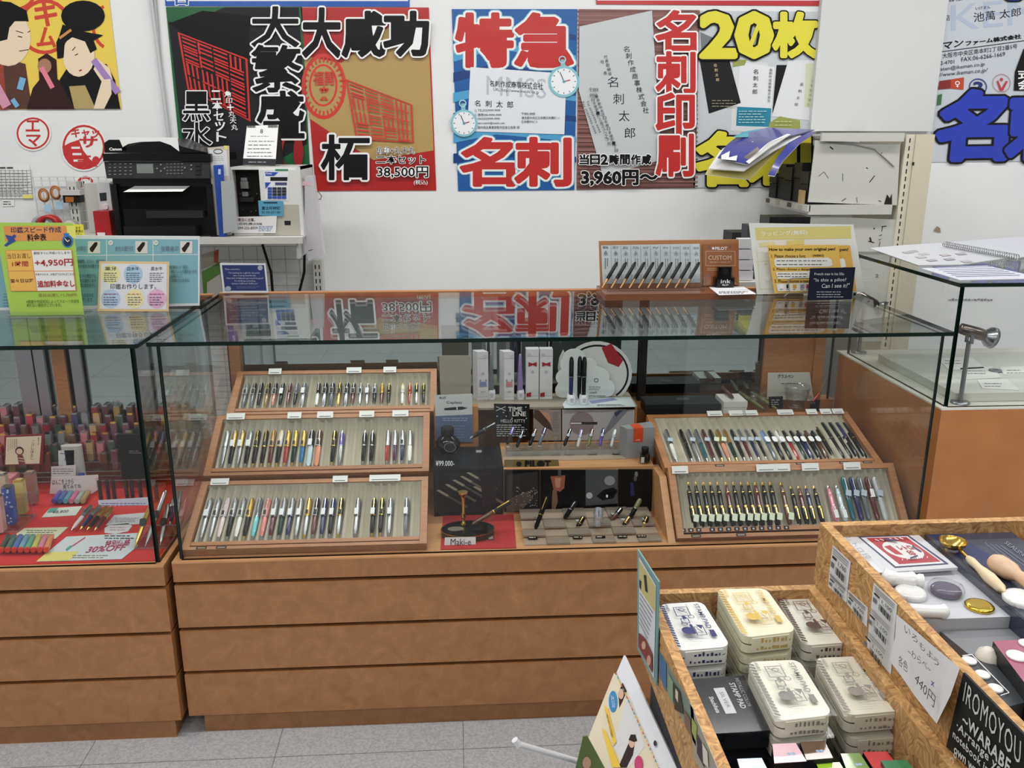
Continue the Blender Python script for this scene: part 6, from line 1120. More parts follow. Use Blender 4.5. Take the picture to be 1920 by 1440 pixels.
# ================================================================= INSIDE THE LEFT CASE
ZL = .480
SC = dict(red=(150, 34, 44), maroon=(92, 30, 40), pink=(196, 120, 130), brown=(96, 60, 42), olive=(118, 110, 60), navy=(40, 46, 90), beige=(186, 150, 110), crimson=(196, 40, 70), plum=(110, 60, 80), grey=(130, 130, 132), gold=(170, 132, 60), green=(60, 84, 66))
keys = list(SC)+['maroon', 'plum', 'brown', 'red', 'maroon', 'pink', 'plum', 'brown', 'grey']; r = random.Random(11)
tr = thing('tiered_rack', (-.95, 2.3, ZL), 'clear tiered rack full of coloured seal cases in the left case', 'rack')
ROWS = 6
for k in range(ROWS):
    y = 2.438-k*.0168; z = ZL+.158-k*.022
    b = MB(); b.box(-1.36, -.742, y-.001, y+.0155, z-.003, z, ACRYL, AEDGE); b.box(-1.36, -.742, y-.0014, y-.0006, z, z+.022, ACRYL, AEDGE, 'y'); b.build('tier', tr)
    n = 19
    for i in range(n):
        x = -1.34+i*.031+(k % 2)*.010+r.uniform(-.003, .003)
        if x > -.755 or (k > 4 and -1.12 < x < -1.0) or (k > 4 and x > -.86) or r.random() < .06: continue
        cn = r.choice(keys); h = .055+r.uniform(-.004, .006)
        t = thing('seal_case', (x, y+.01, z), '%s seal case, %s from left, %s row from back, on rack' % (cn, ORD[i], ORD[k]), 'seal case', 'seal cases on the tiered rack')
        S = Surf((x, y+.001, z+.0005), (1, 0, 0), (0, .05, 1)); b = MB(); b.bev((S.w(0, h/2), S.u, S.v, S.n), .0175, h, .014, .005, M(SC[cn], .2, 0, 0, 1, .6), 2, None, -.0135); b.build('body', t)
        b = MB(); b.bev((S.w(0, h-.003), S.u, S.v, S.n), .016, .006, .0155, .0025, (CHROME, GOLD)[r.random() < .3], 1, None, -.0145); b.build('clasp', t)
def lying(a, e, rr, mat, name, label, cat, tipm=None, grp=None, z=None, n=10):
    z = z or ZL+rr+.001; A = onZ(*a, z); E = onZ(*e, z); t = thing(name, E, label, cat, grp); MB().lathe(E, A, [(0, rr*.9), (.03, rr), (.97, rr), (1, rr*.85)], mat, n).build('body', t)
    if tipm: d = (E-A).normalized(); MB().lathe(E, E+d*.006, [(0, rr*1.02), (1, rr*.9)], tipm, n).build('end_cap', t)
    return t
cols = [('purple', (70, 66, 150)), ('blue', (60, 90, 150)), ('teal', (80, 140, 150)), ('pink', (196, 90, 130)), ('grey', (150, 156, 150)), ('gold', (160, 130, 80))]
for i, (nm, cc) in enumerate(cols): lying((113+i*10.5, 923), (101+i*10.8, 940), .0075, M(cc, .25, 0, 0, 1, .5), 'seal_stick', nm+' round seal stick lying in the row of six before the handwritten card', 'seal stick', z=ZL+.012)
q = onZ(157, 922, ZL); t = thing('seal_stick', q, 'dark blue seal stick standing upright before the handwritten card', 'seal stick'); MB().lathe(q, V((q.x, q.y, onY(154, 888, q.y).z)), [(0, .0085), (1, .0085)], M((30, 60, 150), .3), 12).build('body', t)
c = Card(Vert(2.298, .05, ZL), 'handwritten_card', [(96, 895), (184, 890), (185, 917), (172, 926), (93, 926)], M((222, 212, 212)), 'white handwritten card behind the row of seal sticks', 'card', .001); c.text('はんこを上から', [(98, 899), (138, 897), (138, 907), (98, 909)], INK); c.text('見てみてね', [(118, 909), (152, 907), (152, 915), (118, 917)], INK); c.done()
c = Card(Vert(2.308, .0, ZL), 'notice_card', [(96, 875), (142, 872), (142, 892), (96, 895)], M((212, 206, 208)), 'small white printed card above the handwritten card', 'card', .001); c.lines(99, 877, 139, 890, 3, M((90, 84, 90)), 1, 3); c.done()
y_ = 2.327; ZR = onY(128, 900, 2.32).z
rs = thing('clear_riser', (-1.0, 2.32, ZL), 'low clear riser under the doll box, paper bag and black box', 'riser')
b = MB(); b.box(-1.36, -.76, 2.315, 2.351, ZR-.004, ZR-.0005, ACRYL, AEDGE); b.build('plate', rs)
for x in (-1.355, -1.05, -.768): b = MB(); b.box(x, x+.005, 2.318, 2.349, ZL+.001, ZR-.004, ACRYL, AEDGE, 'x'); b.build('leg', rs)
c = Card(Vert(y_), 'notice_card', [(109, 845), (139, 844), (139, 872), (110, 873)], M((206, 208, 212)), 'white card with a single red seal mark before the seal cases', 'card', .001); c.lines(113, 849, 135, 852, 1, INK, 1, 3); c.text('印', (121, 858, 127, 864), M((90, 90, 100))); c.done()
b = MB(); q = onY(128, 838, y_+.01); b.bev((V((q.x+.008, y_+.012, ZR)), V((1, 0, 0)), V((0, 1, 0)), V((0, 0, 1))), .055, .024, q.z-ZR+.004, .012, M((178, 176, 172), .6), 3); b.build('paper_bag', label='crumpled grey paper bag behind the small white card', cat='bag')
# doll patterned box
yk = 2.332; t = thing('doll_box', onZ(45, 880, ZL), 'open pink box with a cream lid showing a simple wooden doll', 'box')
c = Card(Vert(yk+.012), 'lid', [(8, 818), (82, 814), (79, 871), (8, 873)], M((122, 30, 40), .3), None, None, .006, parent=t); c.poly([(12, 820), (78, 817), (74, 869), (10, 871)], M((222, 216, 190)))
for i, ch in enumerate('こけしはんこ'): c.text(ch, (60-i*.5, 826+i*6, 65-i*.5, 831+i*6), INK)
c.text('張\n子\nの', (71, 820, 74, 834), INK); c.disc(37, 845, 8, 8, M((46, 40, 38)), 14); c.disc(37, 846, 6, 5.5, M((222, 200, 170)), 14); c.poly([(33, 853), (43, 853), (48, 869), (36, 870)], M((120, 50, 48))); c.line(35, 858, 46, 860, 1.2, M((222, 216, 190))); c.line(36, 863, 47, 865, 1.2, M((222, 216, 190)))
for i in range(5): c.lines(15+i*4, 822, 17+i*4, 846-i*2, 7, M((80, 76, 70)), .9, i)
c.done(); q = onZ(60, 895, ZL); q2 = onZ(0, 895, ZL); b = MB(); b.box(q2.x-.02, q.x+.02, yk-.045, yk+.004, ZL+.001, onY(45, 893, yk-.03).z, M((200, 128, 136), .3)); b.build('base', t)
MB().lathe((q.x-.04, yk-.012, onY(45, 893, yk-.03).z+.0005), (q.x-.04, yk-.012, onY(45, 893, yk-.03).z+.005), [(0, .022), (1, .022), (1, .014), (0, .014)], M((150, 120, 100), .2), 16, False).build('ring', t)
# tall cases in clear stand at the left
st = thing('acrylic_stand', onZ(50, 990, ZL), 'clear stand with tall patterned seal cases at the left end of the red cloth', 'stand'); a = onZ(-20, 1000, ZL); e = onZ(82, 955, ZL)
b = MB(); b.box(a.x, e.x, a.y, a.y+.10, ZL+.001, ZL+.005, ACRYL, AEDGE); b.build('base', st); b = MB(); b.box(a.x, e.x, a.y+.085, a.y+.088, ZL+.005, ZL+.07, ACRYL, AEDGE, 'y'); b.build('back', st)
for i, (px, pb, pt, cc, nm) in enumerate(((8, 955, 888, (196, 186, 166), 'beige'), (20, 985, 912, (60, 90, 170), 'blue flower patterned'), (40, 965, 900, (206, 192, 110), 'pale yellow'), (60, 945, 885, (150, 110, 100), 'floral brown'), (-2, 1000, 930, (200, 160, 160), 'pale pink'))):
    q = onZ(px, pb, ZL+.006); top = onY(px, pt, q.y+.006); t = thing('seal_case', q, nm+' tall seal case standing in the clear stand at the left', 'seal case'); S = Surf(q, (1, 0, 0), (0, .006, top.z-q.z)); h = (top-q).length
    b = MB(); b.bev((S.w(0, h/2), S.u, S.v, S.n), .024, h*.98, .018, .005, M(cc, .25, 0, 0, 1, .5), 3, None, -.018); b.build('body', t)
    if 'flower' in nm:
        b = MB(); rr_ = random.Random(3)
        for k in range(16): u, v = rr_.uniform(-.009, .009), rr_.uniform(.004, h-.004); b.prism(S.fr, [(u+.0028*math.cos(j*1.257), v+.0028*math.sin(j*1.257)) for j in range(5)], .0002, .0004, M((200, 210, 230)))
        b.build('flower_print', t, kind='stuff')
    b = MB(); b.bev((S.w(0, h-.004), S.u, S.v, S.n), .0245, .006, .019, .002, GOLD if i == 2 else CHROME, 1, None, -.0185); b.build('top_clasp', t)
# black gift box
t = thing('gift_box', onZ(262, 885, ZL), 'black folding box with faint grey lettering in the left case', 'box'); yb = 2.318
x0, x1, z0, z1 = fp(223, 815, 272, 886, yb); b = MB(); b.box(x0, x1, yb, yb+.012, ZR, z1, M((20, 22, 22), .5)); b.build('front', t); b = MB(); b.box(x1-.03, x1+.018, yb+.013, yb+.032, ZR, z1+.012, M((28, 32, 32), .5)); b.build('side', t)
c = Card(Vert(yb-.001), 'print', [(240, 842), (268, 842), (268, 852), (240, 852)], M((20, 22, 22), .5), None, None, .0004, parent=t); c.lines(242, 844, 267, 851, 2, M((140, 140, 136)), 1, 2); c.done()
# dark glass tubes on a white label plate
yp = onZ(235, 948, ZL).y; c = Card(Surf((0, yp, ZL+.001), (1, 0, 0), (0, .35, 1)), 'label_plate', [(184, 938), (282, 932), (284, 957), (186, 960)], M((196, 204, 222), .3), 'white and blue label plate under the dark glass tubes', 'plate', .004); c.lines(190, 942, 278, 950, 2, M((60, 80, 150)), 1.2, 3); c.done()
for i, px in enumerate((195, 209, 220, 243, 253, 268, 283, 297)):
    q = V((onZ(px, 936, ZL).x, yp+.03, ZL+.001)); zt = onY(px, 897, q.y).z; t = thing('seal_tube', q, '%s clear tube with a dark core from the left, behind the label plate' % ORD[i], 'tube', 'dark glass tubes')
    MB().lathe(q, V((q.x, q.y, zt)), [(0, .0075), (1, .0075)], ACRYL, 10).build('glass', t); MB().lathe(q+V((0, 0, .003)), V((q.x, q.y, zt-.006)), [(0, .005), (1, .005)], M(((60, 50, 40), (40, 44, 56), (50, 46, 50))[i % 3], .2), 8).build('core', t)
# fanned pens
for i, (nm, low, up, xt, yt, xb, yb_) in enumerate((('pinkish silver', 'pearl', 'silver', 172, 948, 133, 995), ('blue', 'navy', 'silver', 188, 948, 150, 993), ('black', 'black', 'gold', 200, 950, 163, 994), ('dark red', 'maroon', 'gold', 211, 952, 177, 995))):
    pen(onZ(xt, yt, ZL+.026), onZ(xb, yb_, ZL+.008), V((0, -.2, 1)).normalized(), low, up, 'g' if i else 's', 'b', nm+' pen in the fan of four pens on the red cloth', 'fanned pens on the red cloth', rr=.0055)
b = MB(); q = onZ(190, 962, ZL); b.box(q.x-.045, q.x+.03, q.y-.01, q.y, ZL+.0005, ZL+.016, ACRYL, AEDGE); b.build('pen_rest', label='clear bar under the fan of four pens', cat='pen rest')
S = Top(ZL+.0012)
def sheet(q, mat, lab, pr=None, name='price_card'):
    c = Card(S, name, q, mat, lab, 'card', .0008)
    if pr: pr(c)
    c.done()
sheet([(93, 953), (154, 949), (142, 966), (78, 970)], M((206, 208, 200)), 'white price card with teal corner lying below the seal sticks', lambda c: (c.poly([(93, 953), (110, 952), (104, 960), (88, 962)], M((90, 150, 140))), c.text('¥8,800', [(100, 958), (130, 956), (126, 962), (97, 964)], M((60, 60, 90)))))
sheet([(214, 966), (272, 961), (270, 982), (198, 985)], M((206, 206, 208)), 'white card with grey print lying under the label plate', lambda c: c.lines(216, 970, 262, 980, 3, M((130, 126, 140)), 1, 3))
sheet([(196, 990), (206, 984), (240, 981), (248, 986), (240, 996), (216, 1001), (196, 999)], M((210, 206, 208)), 'rounded white card with pink edge lying beside the fanned pens', lambda c: c.lines(206, 987, 238, 996, 2, M((180, 120, 140)), 1, 3))
sheet([(46, 990), (128, 988), (104, 1010), (18, 1010)], M((208, 208, 176)), 'pale yellow card lying behind the row of coloured pens', lambda c: c.lines(50, 993, 110, 1004, 3, M((70, 70, 76)), 1.1, 3))
sheet([(125, 1006), (262, 999), (258, 1024), (228, 1048), (68, 1053), (88, 1036)], M((204, 210, 214)), 'large white sale sheet with red price lettering and a yellow strip', lambda c: (c.poly([(88, 1036), (148, 1034), (130, 1051), (68, 1053)], M((220, 208, 120))), c.line(124, 1032, 160, 1008, 2, M((190, 70, 90))), c.line(124, 1032, 134, 1024, 4, M((80, 160, 140))), c.text('特別価格', [(200, 1014), (246, 1011), (242, 1023), (196, 1026)], M((170, 50, 90)), .02), c.text('30%OFF', [(168, 1026), (238, 1021), (232, 1032), (160, 1037)], M((170, 50, 90)), .02), c.lines(196, 1003, 252, 1012, 2, M((60, 60, 66)), 1.4, 5), c.lines(136, 1040, 214, 1048, 2, M((150, 150, 110)), 1.2, 5)), 'sale_sheet')
for i, (nm, cc) in enumerate((('dark green', (50, 70, 60)), ('green', (70, 110, 90)), ('blue', (80, 110, 170)), ('sky blue', (110, 160, 180)), ('teal green', (100, 160, 140)), ('yellow', (196, 190, 90)), ('pink', (206, 130, 150)), ('orange', (220, 140, 90)))):
    lying((16+i*11.5, 1005), (3+i*12, 1030), .0068, M(cc, .25, 0, 0, 1, .5), 'marker_pen', nm+' pen with a red end cap in the front row on the red cloth', 'pen', M((206, 60, 36), .3), 'pens with red end caps', z=ZL+.012)
# metallic pens on a clear rack at the right
t = thing('acrylic_rack', onZ(290, 1028, ZL), 'clear rack holding leaning metal pens at the right of the red cloth', 'rack'); a = onZ(252, 1030, ZL); b = MB(); b.box(a.x, a.x+.075, a.y, a.y+.13, ZL+.001, ZL+.004, ACRYL, AEDGE); b.build('base', t)
b = MB(); b.box(a.x, a.x+.075, a.y+.06, a.y+.066, ZL+.004, ZL+.032, ACRYL, AEDGE, 'y'); b.build('prop_bar', t)
for i, (xt, yt, xb, yb2, low, up, nm) in enumerate(((283, 945, 253, 1026, 'gold', 'gold', 'gold'), (312, 920, 272, 1026, 'silver', 'silver', 'long silver'), (320, 945, 300, 1024, 'silver', 'silver', 'bright silver'), (336, 925, 305, 985, 'maroon', 'silver', 'dark red and silver'), (346, 922, 318, 985, 'navy', 'silver', 'blue and silver'), (352, 918, 330, 975, 'silver', 'silver', 'plain silver, rightmost'))):
    q = onZ(xb, yb2, ZL+.008+(.02 if i > 2 else 0)); top = onY(xt, yt, q.y+.09)
    if top.x > -.715: top.x = -.715
    pen(top, q, V((0, -.6, .8)).normalized(), low, up, 's' if i else 'g', 'b', nm+' metal pen leaning on the clear rack beside the red cloth', 'metal pens on the clear rack', None, rr=.0056)
    p = top.lerp(q, .42); b = MB(); b.bev((p+V((0, -.010, .004)), V((1, .2, 0)).normalized(), V((0, .6, .8)), V((.1, -.8, .6)).normalized()), .014, .018, .0012, .003, M((50, 54, 54), .3), 2)
    if i < 3: b.build('swing_tag', t)
# ================================================================= STRAND BOARD BINS IN THE FOREGROUND
TB = .0105
def osbbox(x0, x1, y0, y1, z0, z1, label, name='strand_board_bin'):
    t = thing(name, ((x0+x1)/2, (y0+y1)/2, z0), label, 'bin')
    MB().box(x0, x0+TB, y0, y1, z0, z1, OSB).build('side_board', t); MB().box(x1-TB, x1, y0, y1, z0, z1, OSB).build('side_board', t)
    MB().box(x0+TB, x1-TB, y1-TB, y1, z0, z1, OSB).build('back_board', t); MB().box(x0+TB, x1-TB, y0, y0+TB, z0, z1, OSB).build('front_board', t)
    MB().box(x0+TB, x1-TB, y0+TB, y1-TB, z0, z0+.006, OSB).build('bottom_board', t); return t
XA = onZ(1342, 1430, .93).x; YBK = onZ(1240, 1105, .93).y; Z2 = 1.0062; XB = onZ(1540, 982, Z2).x; ZB1 = .848; ZB2 = .934
osbbox(XA, XB-.0005, .43, YBK, ZB1, .93, 'lower strand board bin full of stamp pads')
osbbox(XB, .80, .43, YBK+.004, ZB2, Z2, 'higher strand board bin with gift kits, on the right')
b = MB(); b.box(XB, .80, .43, YBK, ZB1, ZB2-.0005, OSB); b.build('plinth_board', label='strand board plinth lifting the higher bin', cat='plinth')
b = MB(); b.box(XA+.012, .80, .45, YBK-.01, 0, ZB1-.0005, M((44, 46, 50), .6)); b.build('display_table', label='dark grey display table under the strand board bins', cat='table')
# ---- stamp pads
def rr4(q, n=4, f=.16):
    TL, TR, BR, BL = q; out = []
    for cx, cy, a in ((1-f, f*.7, -90), (1-f, 1-f*.7, 0), (f, 1-f*.7, 90), (f, f*.7, 180)):
        for i in range(n+1):
            t = math.radians(a+90*i/n); x = cx+f*math.cos(t); y = cy+f*.7*math.sin(t)
            out.append(((TL[0]*(1-x)+TR[0]*x)*(1-y)+(BL[0]*(1-x)+BR[0]*x)*y, (TL[1]*(1-x)+TR[1]*x)*(1-y)+(BL[1]*(1-x)+BR[1]*x)*y))
    return out
def bil(q, x, y): return ((q[0][0]*(1-x)+q[1][0]*x)*(1-y)+(q[3][0]*(1-x)+q[2][0]*x)*y, (q[0][1]*(1-x)+q[1][1]*x)*(1-y)+(q[3][1]*(1-x)+q[2][1]*x)*y)
def pad(q, z, ink, body, label, n=1, title='STAMP PAD', dark=False, seed=1, films=True, dz=.0235, shift=(0, 0)):
    LQ = [Top(z).at(*p) for p in q]
    for k in range(n):
        zz = z-k*dz; sx, sy = (shift[0]*k, shift[1]*k); L = [(a+sx, b_+sy) for a, b_ in LQ]; S = Surf((0, 2, zz), (1, 0, 0), (0, 1, 0)); S.o.y = 2
        lab = label if k == 0 else '%s pad down under the %s one%s' % (('second', 'third', 'fourth')[k-1], label.split(' print')[0].split(' label')[0].replace(' stamp pad', '').replace('cream ', ''), '' if 'grey' not in label else label.split(',')[-1].replace(' of the lower bin', ''))
        t = thing('stamp_pad', S.w(*L[3], -.02), lab, 'stamp pad', 'boxed stamp pads in the lower bin')
        R = rr4(L) if not dark else L; B = MB(); seam = M((70, 66, 60)) if not dark else M((12, 12, 14))
        T_ = body; B.prism(S.fr, R[::-1] if True else R, -.0085, 0, T_); B.build('lid', t)
        cx = sum(p[0] for p in R)/len(R); cy = sum(p[1] for p in R)/len(R); R2 = [(cx+(a-cx)*.975, cy+(b_-cy)*.975) for a, b_ in R]
        MB().prism(S.fr, R2[::-1], -.0105, -.0085, seam).build('seam', t); MB().prism(S.fr, R[::-1], -.019, -.0105, T_).build('base', t)
        c = Card(S, 'printed_top', R, body, None, None, -.0001, parent=t, px=False); c.o.hide_render = False
        P4 = L
        if k == 0:
            def rct(x0, y0, x1, y1, m): c.poly([bil(P4, x0, y0), bil(P4, x1, y0), bil(P4, x1, y1), bil(P4, x0, y1)], m)
            def tx(s_, x0, y0, x1, y1, m, o=0): c.text(s_, [bil(P4, x1, y0), bil(P4, x1, y1), bil(P4, x0, y1), bil(P4, x0, y0)], m, o)   # writing runs down the pad
            if not dark:
                r = random.Random(seed)
                for i in range(17):
                    y = .03+i*.055; c.poly([bil(P4, .0, y), bil(P4, .095, y+.03), bil(P4, .095, y+.06), bil(P4, .0, y+.03)], ink)
                tx(title, .74, .09, .84, .64, ink, .012); rct(.75, .68, .85, .82, ink); tx('SANBY', .10, .04, .16, .22, ink, .02)
                def ln(x0, y0, x1, y1, w_=.0009): a, b_ = bil(P4, x0, y0), bil(P4, x1, y1); c.line(a[0], a[1], b_[0], b_[1], w_, ink)
                for x0, y0, x1, y1 in ((.25, .15, .55, .35), (.30, .42, .45, .52), (.48, .62, .66, .80)): ln(x0, y0, x1, y0); ln(x1, y0, x1, y1); ln(x1, y1, x0, y1); ln(x0, y1, x0, y0); ln(x0+.04, y0+.03, x1-.06, y1-.05)
                for i in range(4): ln(.28, .19+i*.035, .48, .19+i*.035, .0004)
                p = bil(P4, .33, .70); c.disc(p[0], p[1], .0065, .007, ink, 14); c.poly([bil(P4, .40, .60), bil(P4, .43, .57), bil(P4, .46, .60), bil(P4, .46, .78), bil(P4, .40, .78)], ink)
                for i in range(3):
                    for j in range(6): ln(.24+j*.05, .84+i*.035+.01*(j % 2), .29+j*.05, .84+i*.035+.01*((j+1) % 2), .0004)
                for x0, y0 in ((.30, .60), (.50, .46), (.36, .30)): p = bil(P4, x0, y0); c.ring(p[0], p[1], .0035, .0035, .0008, ink, 10)
                c.poly([bil(P4, .50, .64), bil(P4, .64, .66), bil(P4, .57, .74)], ink); c.poly([bil(P4, .30, .44), bil(P4, .36, .43), bil(P4, .40, .50), bil(P4, .32, .52)], ink)
                for i in range(5): ln(.49, .20+i*.03, .53, .20+i*.03, .0006)
                for i in range(6): y = .42+i*.03; ln(.58, y, .58+r.uniform(.03, .07), y, .0005)
            else:
                tx(title, .66, .14, .76, .62, M((190, 192, 198)), .02); tx('METALLIC COLOR', .80, .06, .87, .60, M((130, 132, 140)), .02); rct(.34, .22, .54, .70, M((186, 188, 194))); tx('SILVER', .41, .30, .48, .60, M((110, 112, 118))); tx('Shachihata', .18, .38, .26, .68, M((200, 200, 204)), .02)
        c.done()
        # printed figures along the near edge
        fe = Surf(S.w(*L[3], 0), S.w(*L[2], 0)-S.w(*L[3], 0), (0, 0, 1)); wd = (S.w(*L[2])-S.w(*L[3])).length
        c = Card(fe, 'printed_edge', Q(wd*.16, -.0165, wd*.86, -.002), body, None, None, -.0008, parent=t, px=False)
        if not dark:
            r = random.Random(seed+k)
            for i in range(9):
                x = wd*(.18+i*.075); h = r.uniform(.002, .0055); c.rect(x, -.0078, x+wd*r.uniform(.02, .05), -.0078+h, ink); c.rect(x, -.0155, x+wd*r.uniform(.03, .06), -.0155+h*.7, ink)
        c.done()
        if films:
            f = MB(); e = .0028; FQ = [(L[0][0]-e, L[0][1]+e), (L[1][0]+e, L[1][1]+e), (L[2][0]+e, L[2][1]-e), (L[3][0]-e, L[3][1]-e)]
            f.prism(S.fr, FQ[::-1], -.0205, .0012, FILM); f.build('clear_box', t)
PD = M((226, 224, 212), .4)
pad([(1236, 1133), (1317, 1128), (1370, 1212), (1268, 1221)], .925, M((44, 46, 100)), M((232, 233, 230), .4), 'white stamp pad with dark blue print, at the back left of the lower bin', 2, seed=3)
pad([(1342, 1105), (1436, 1103), (1494, 1184), (1394, 1196)], .935, M((200, 168, 84)), M((232, 228, 200), .4), 'cream stamp pad with golden yellow print, highest in the lower bin', 3, seed=4)
pad([(1458, 1121), (1540, 1118), (1607, 1203), (1506, 1211)], .918, M((84, 60, 54)), PD, 'cream stamp pad with dark brown print, at the back right of the lower bin', 2, seed=5)
pad([(1400, 1241), (1498, 1237), (1562, 1340), (1456, 1352)], .925, M((130, 126, 124)), M((222, 220, 206), .4), 'cream stamp pad with grey print, in the middle of the lower bin', 2, seed=6)
pad([(1526, 1234), (1620, 1230), (1698, 1332), (1586, 1342)], .918, M((140, 132, 126)), M((218, 214, 198), .4), 'cream stamp pad with grey print, beside the higher bin', 3, seed=7, shift=(.004, -.003))
pad([(1292, 1274), (1395, 1266), (1444, 1368), (1342, 1374)], .906, M((190, 190, 196)), M((22, 25, 34), .45), 'dark navy stamp pad with a silver label, near the left board', 2, dark=True, seed=8)
MC = [((1448, 1396), (1492, 1394), (1512, 1428), (1452, 1432), (224, 186, 196), 'pale pink', .905), ((1500, 1392), (1546, 1390), (1562, 1422), (1512, 1426), (92, 70, 54), 'dark brown', .905), ((1382, 1424), (1428, 1422), (1446, 1458), (1392, 1460), (90, 150, 214), 'sky blue', .90), ((1530, 1432), (1574, 1430), (1596, 1466), (1546, 1468), (150, 190, 50), 'lime green', .90),
      ((1576, 1414), (1612, 1413), (1636, 1450), (1590, 1452), (110, 140, 60), 'olive green', .90), ((1618, 1411), (1662, 1410), (1690, 1444), (1640, 1446), (190, 44, 44), 'red', .90), ((1652, 1427), (1700, 1426), (1730, 1466), (1676, 1468), (40, 120, 76), 'deep green', .905)]
for a, b_, c_, d_, cc, nm, z in MC:
    S = Top(z); L = [S.at(*p) for p in (a, b_, c_, d_)]; t = thing('ink_pad', S.w(*L[3], -.02), 'small %s ink pad at the front of the lower bin' % nm, 'ink pad', 'small ink pads')
    MB().prism(S.fr, L[::-1], -.022, 0, M((26, 26, 34), .3)).build('box', t); c = Card(S, 'colour_lid', L, M(cc, .3, 0, 0, 1, .6), None, None, -.0006, parent=t, px=False)
    c.poly([bil(L, .42, .42), bil(L, .85, .42), bil(L, .85, .70), bil(L, .42, .70)], M((206, 208, 210))); c.disc(*bil(L, .55, .57), .0018, .0018, M((150, 170, 200)), 8); c.disc(*bil(L, .7, .57), .0018, .0018, M((150, 170, 200)), 8); c.done()
b = MB()
for i in range(4): b.box(XA+.02+i*.044, XA+.055+i*.044, .46, .56, ZB1+.0065, ZB1+.03, M((52, 48, 44), .6))
b.box(XA+.02, XB-.02, .60, .85, ZB1+.0065, ZB1+.008, M((60, 54, 46), .7)); b.build('tray_liner', label='dark liner on the floor of the lower bin under the pads', cat='liner')
# ---- pictures on the outside of the left board
SL = Surf((XA-.0008, 0, 0), (0, -1, 0), (0, 0, 1))
c = Card(SL, 'picture_strip', [(1237, 1222), (1300, 1330), (1305, 1400), (1240, 1272)], M((110, 130, 122), .3), 'glossy picture strip with blue and green shapes on the bin side', 'picture', .0006)
c.poly([(1237, 1222), (1250, 1243), (1250, 1296), (1238, 1270)], M((60, 104, 150))); c.poly([(1254, 1262), (1263, 1278), (1263, 1322), (1253, 1300)], M((120, 150, 120))); c.poly([(1264, 1280), (1276, 1296), (1284, 1340), (1266, 1330)], M((60, 54, 46))); c.poly([(1268, 1290), (1273, 1298), (1273, 1318), (1268, 1308)], M((200, 190, 160))); c.poly([(1284, 1330), (1296, 1350), (1298, 1382), (1286, 1360)], M((120, 90, 70))); c.done()
c = Card(SL, 'picture_strip', [(1294, 1318), (1345, 1440), (1345, 1500), (1300, 1420)], M((150, 144, 128), .3), 'second glossy picture strip with dark figures lower on the bin side', 'picture', .0006)
c.poly([(1298, 1345), (1308, 1362), (1306, 1392), (1298, 1372)], M((150, 160, 80))); c.poly([(1308, 1376), (1320, 1400), (1322, 1440), (1308, 1412)], M((60, 50, 60))); c.poly([(1318, 1392), (1328, 1410), (1330, 1440), (1320, 1430)], M((206, 200, 190))); c.done()
# card with a teal edge at the back left corner
c = Card(Surf((XA-.003, 0, 0), (0, -1, 0), (0, 0, 1)), 'information_card', [(1195, 1029), (1235, 1091), (1230, 1286), (1195, 1217)], M((112, 156, 160), .35), 'tall card with a teal border standing at the corner of the lower bin', 'sign', .0015)
c.poly([(1199, 1044), (1231, 1098), (1227, 1272), (1199, 1213)], M((206, 210, 216))); c.poly([(1199, 1050), (1230, 1100), (1229, 1148), (1200, 1104)], M((190, 180, 120))); c.poly([(1208, 1078), (1213, 1078), (1216, 1112), (1211, 1108)], M((40, 44, 60))); c.poly([(1200, 1086), (1204, 1090), (1203, 1106), (1200, 1100)], M((40, 44, 60)))
for i in range(7): c.line(1201, 1112+i*9, 1226-i*1.5, 1150+i*8, .9, M((110, 110, 120)))
c.poly([(1200, 1186), (1212, 1196), (1226, 1226), (1226, 1262), (1200, 1212)], M((120, 54, 50))); c.disc(1210, 1210, 4, 8, M((200, 160, 140)), 10); c.disc(1220, 1238, 4, 10, M((200, 150, 130)), 10); c.done()
# ---- labels on the higher bin's left board
SB = Surf((XB-.0008, 0, 0), (0, -1, 0), (0, 0, 1))
def sticker_(q, price, n, label):
    c = Card(SB, 'price_sticker', q, M((210, 212, 214), .5), label, 'price label', .0004)
    for i in range(n):
        y0, y1 = i/n, (i+1)/n; f = lambda x, y: bil(q, x, y0+(y1-y0)*y); K = M((50, 52, 56))
        for a in (.08, .16, .24): c.line(*f(.08, a), *f(.9, a), 1, M((120, 122, 126)))
        c.text(price, [f(.42, .34), f(.85, .34), f(.85, .54), f(.42, .54)], K, .0); c.poly([f(.1, .32), f(.32, .32), f(.32, .42), f(.1, .42)], K)
        c.poly([f(.08, .56), f(.22, .56), f(.22, .76), f(.08, .76)], M((100, 104, 110)))
        for j in range(11): c.poly([f(.34+j*.05, .60), f(.36+j*.05+.012*(j % 3), .60), f(.36+j*.05+.012*(j % 3), .86), f(.34+j*.05, .86)], K)
        c.line(*f(0, 0), *f(1, 0), .6, M((150, 110, 120)))
    c.done()
sticker_([(1561, 1022), (1595, 1054), (1589, 1104), (1555, 1070)], '1,760', 1, 'topmost price sticker reading 1,760 on the side of the higher bin')
sticker_([(1555, 1071), (1589, 1105), (1587, 1130), (1553, 1100)], '1,760', 1, 'second price sticker reading 1,760 below the topmost one')
sticker_([(1590, 1106), (1627, 1140), (1625, 1176), (1588, 1132)], '1,760', 1, 'third price sticker reading 1,760, lowest and rightmost of its group')
sticker_([(1638, 1093), (1682, 1134), (1670, 1265), (1625, 1212)], '1,100', 3, 'strip of three price stickers reading 1,100 on the higher bin')
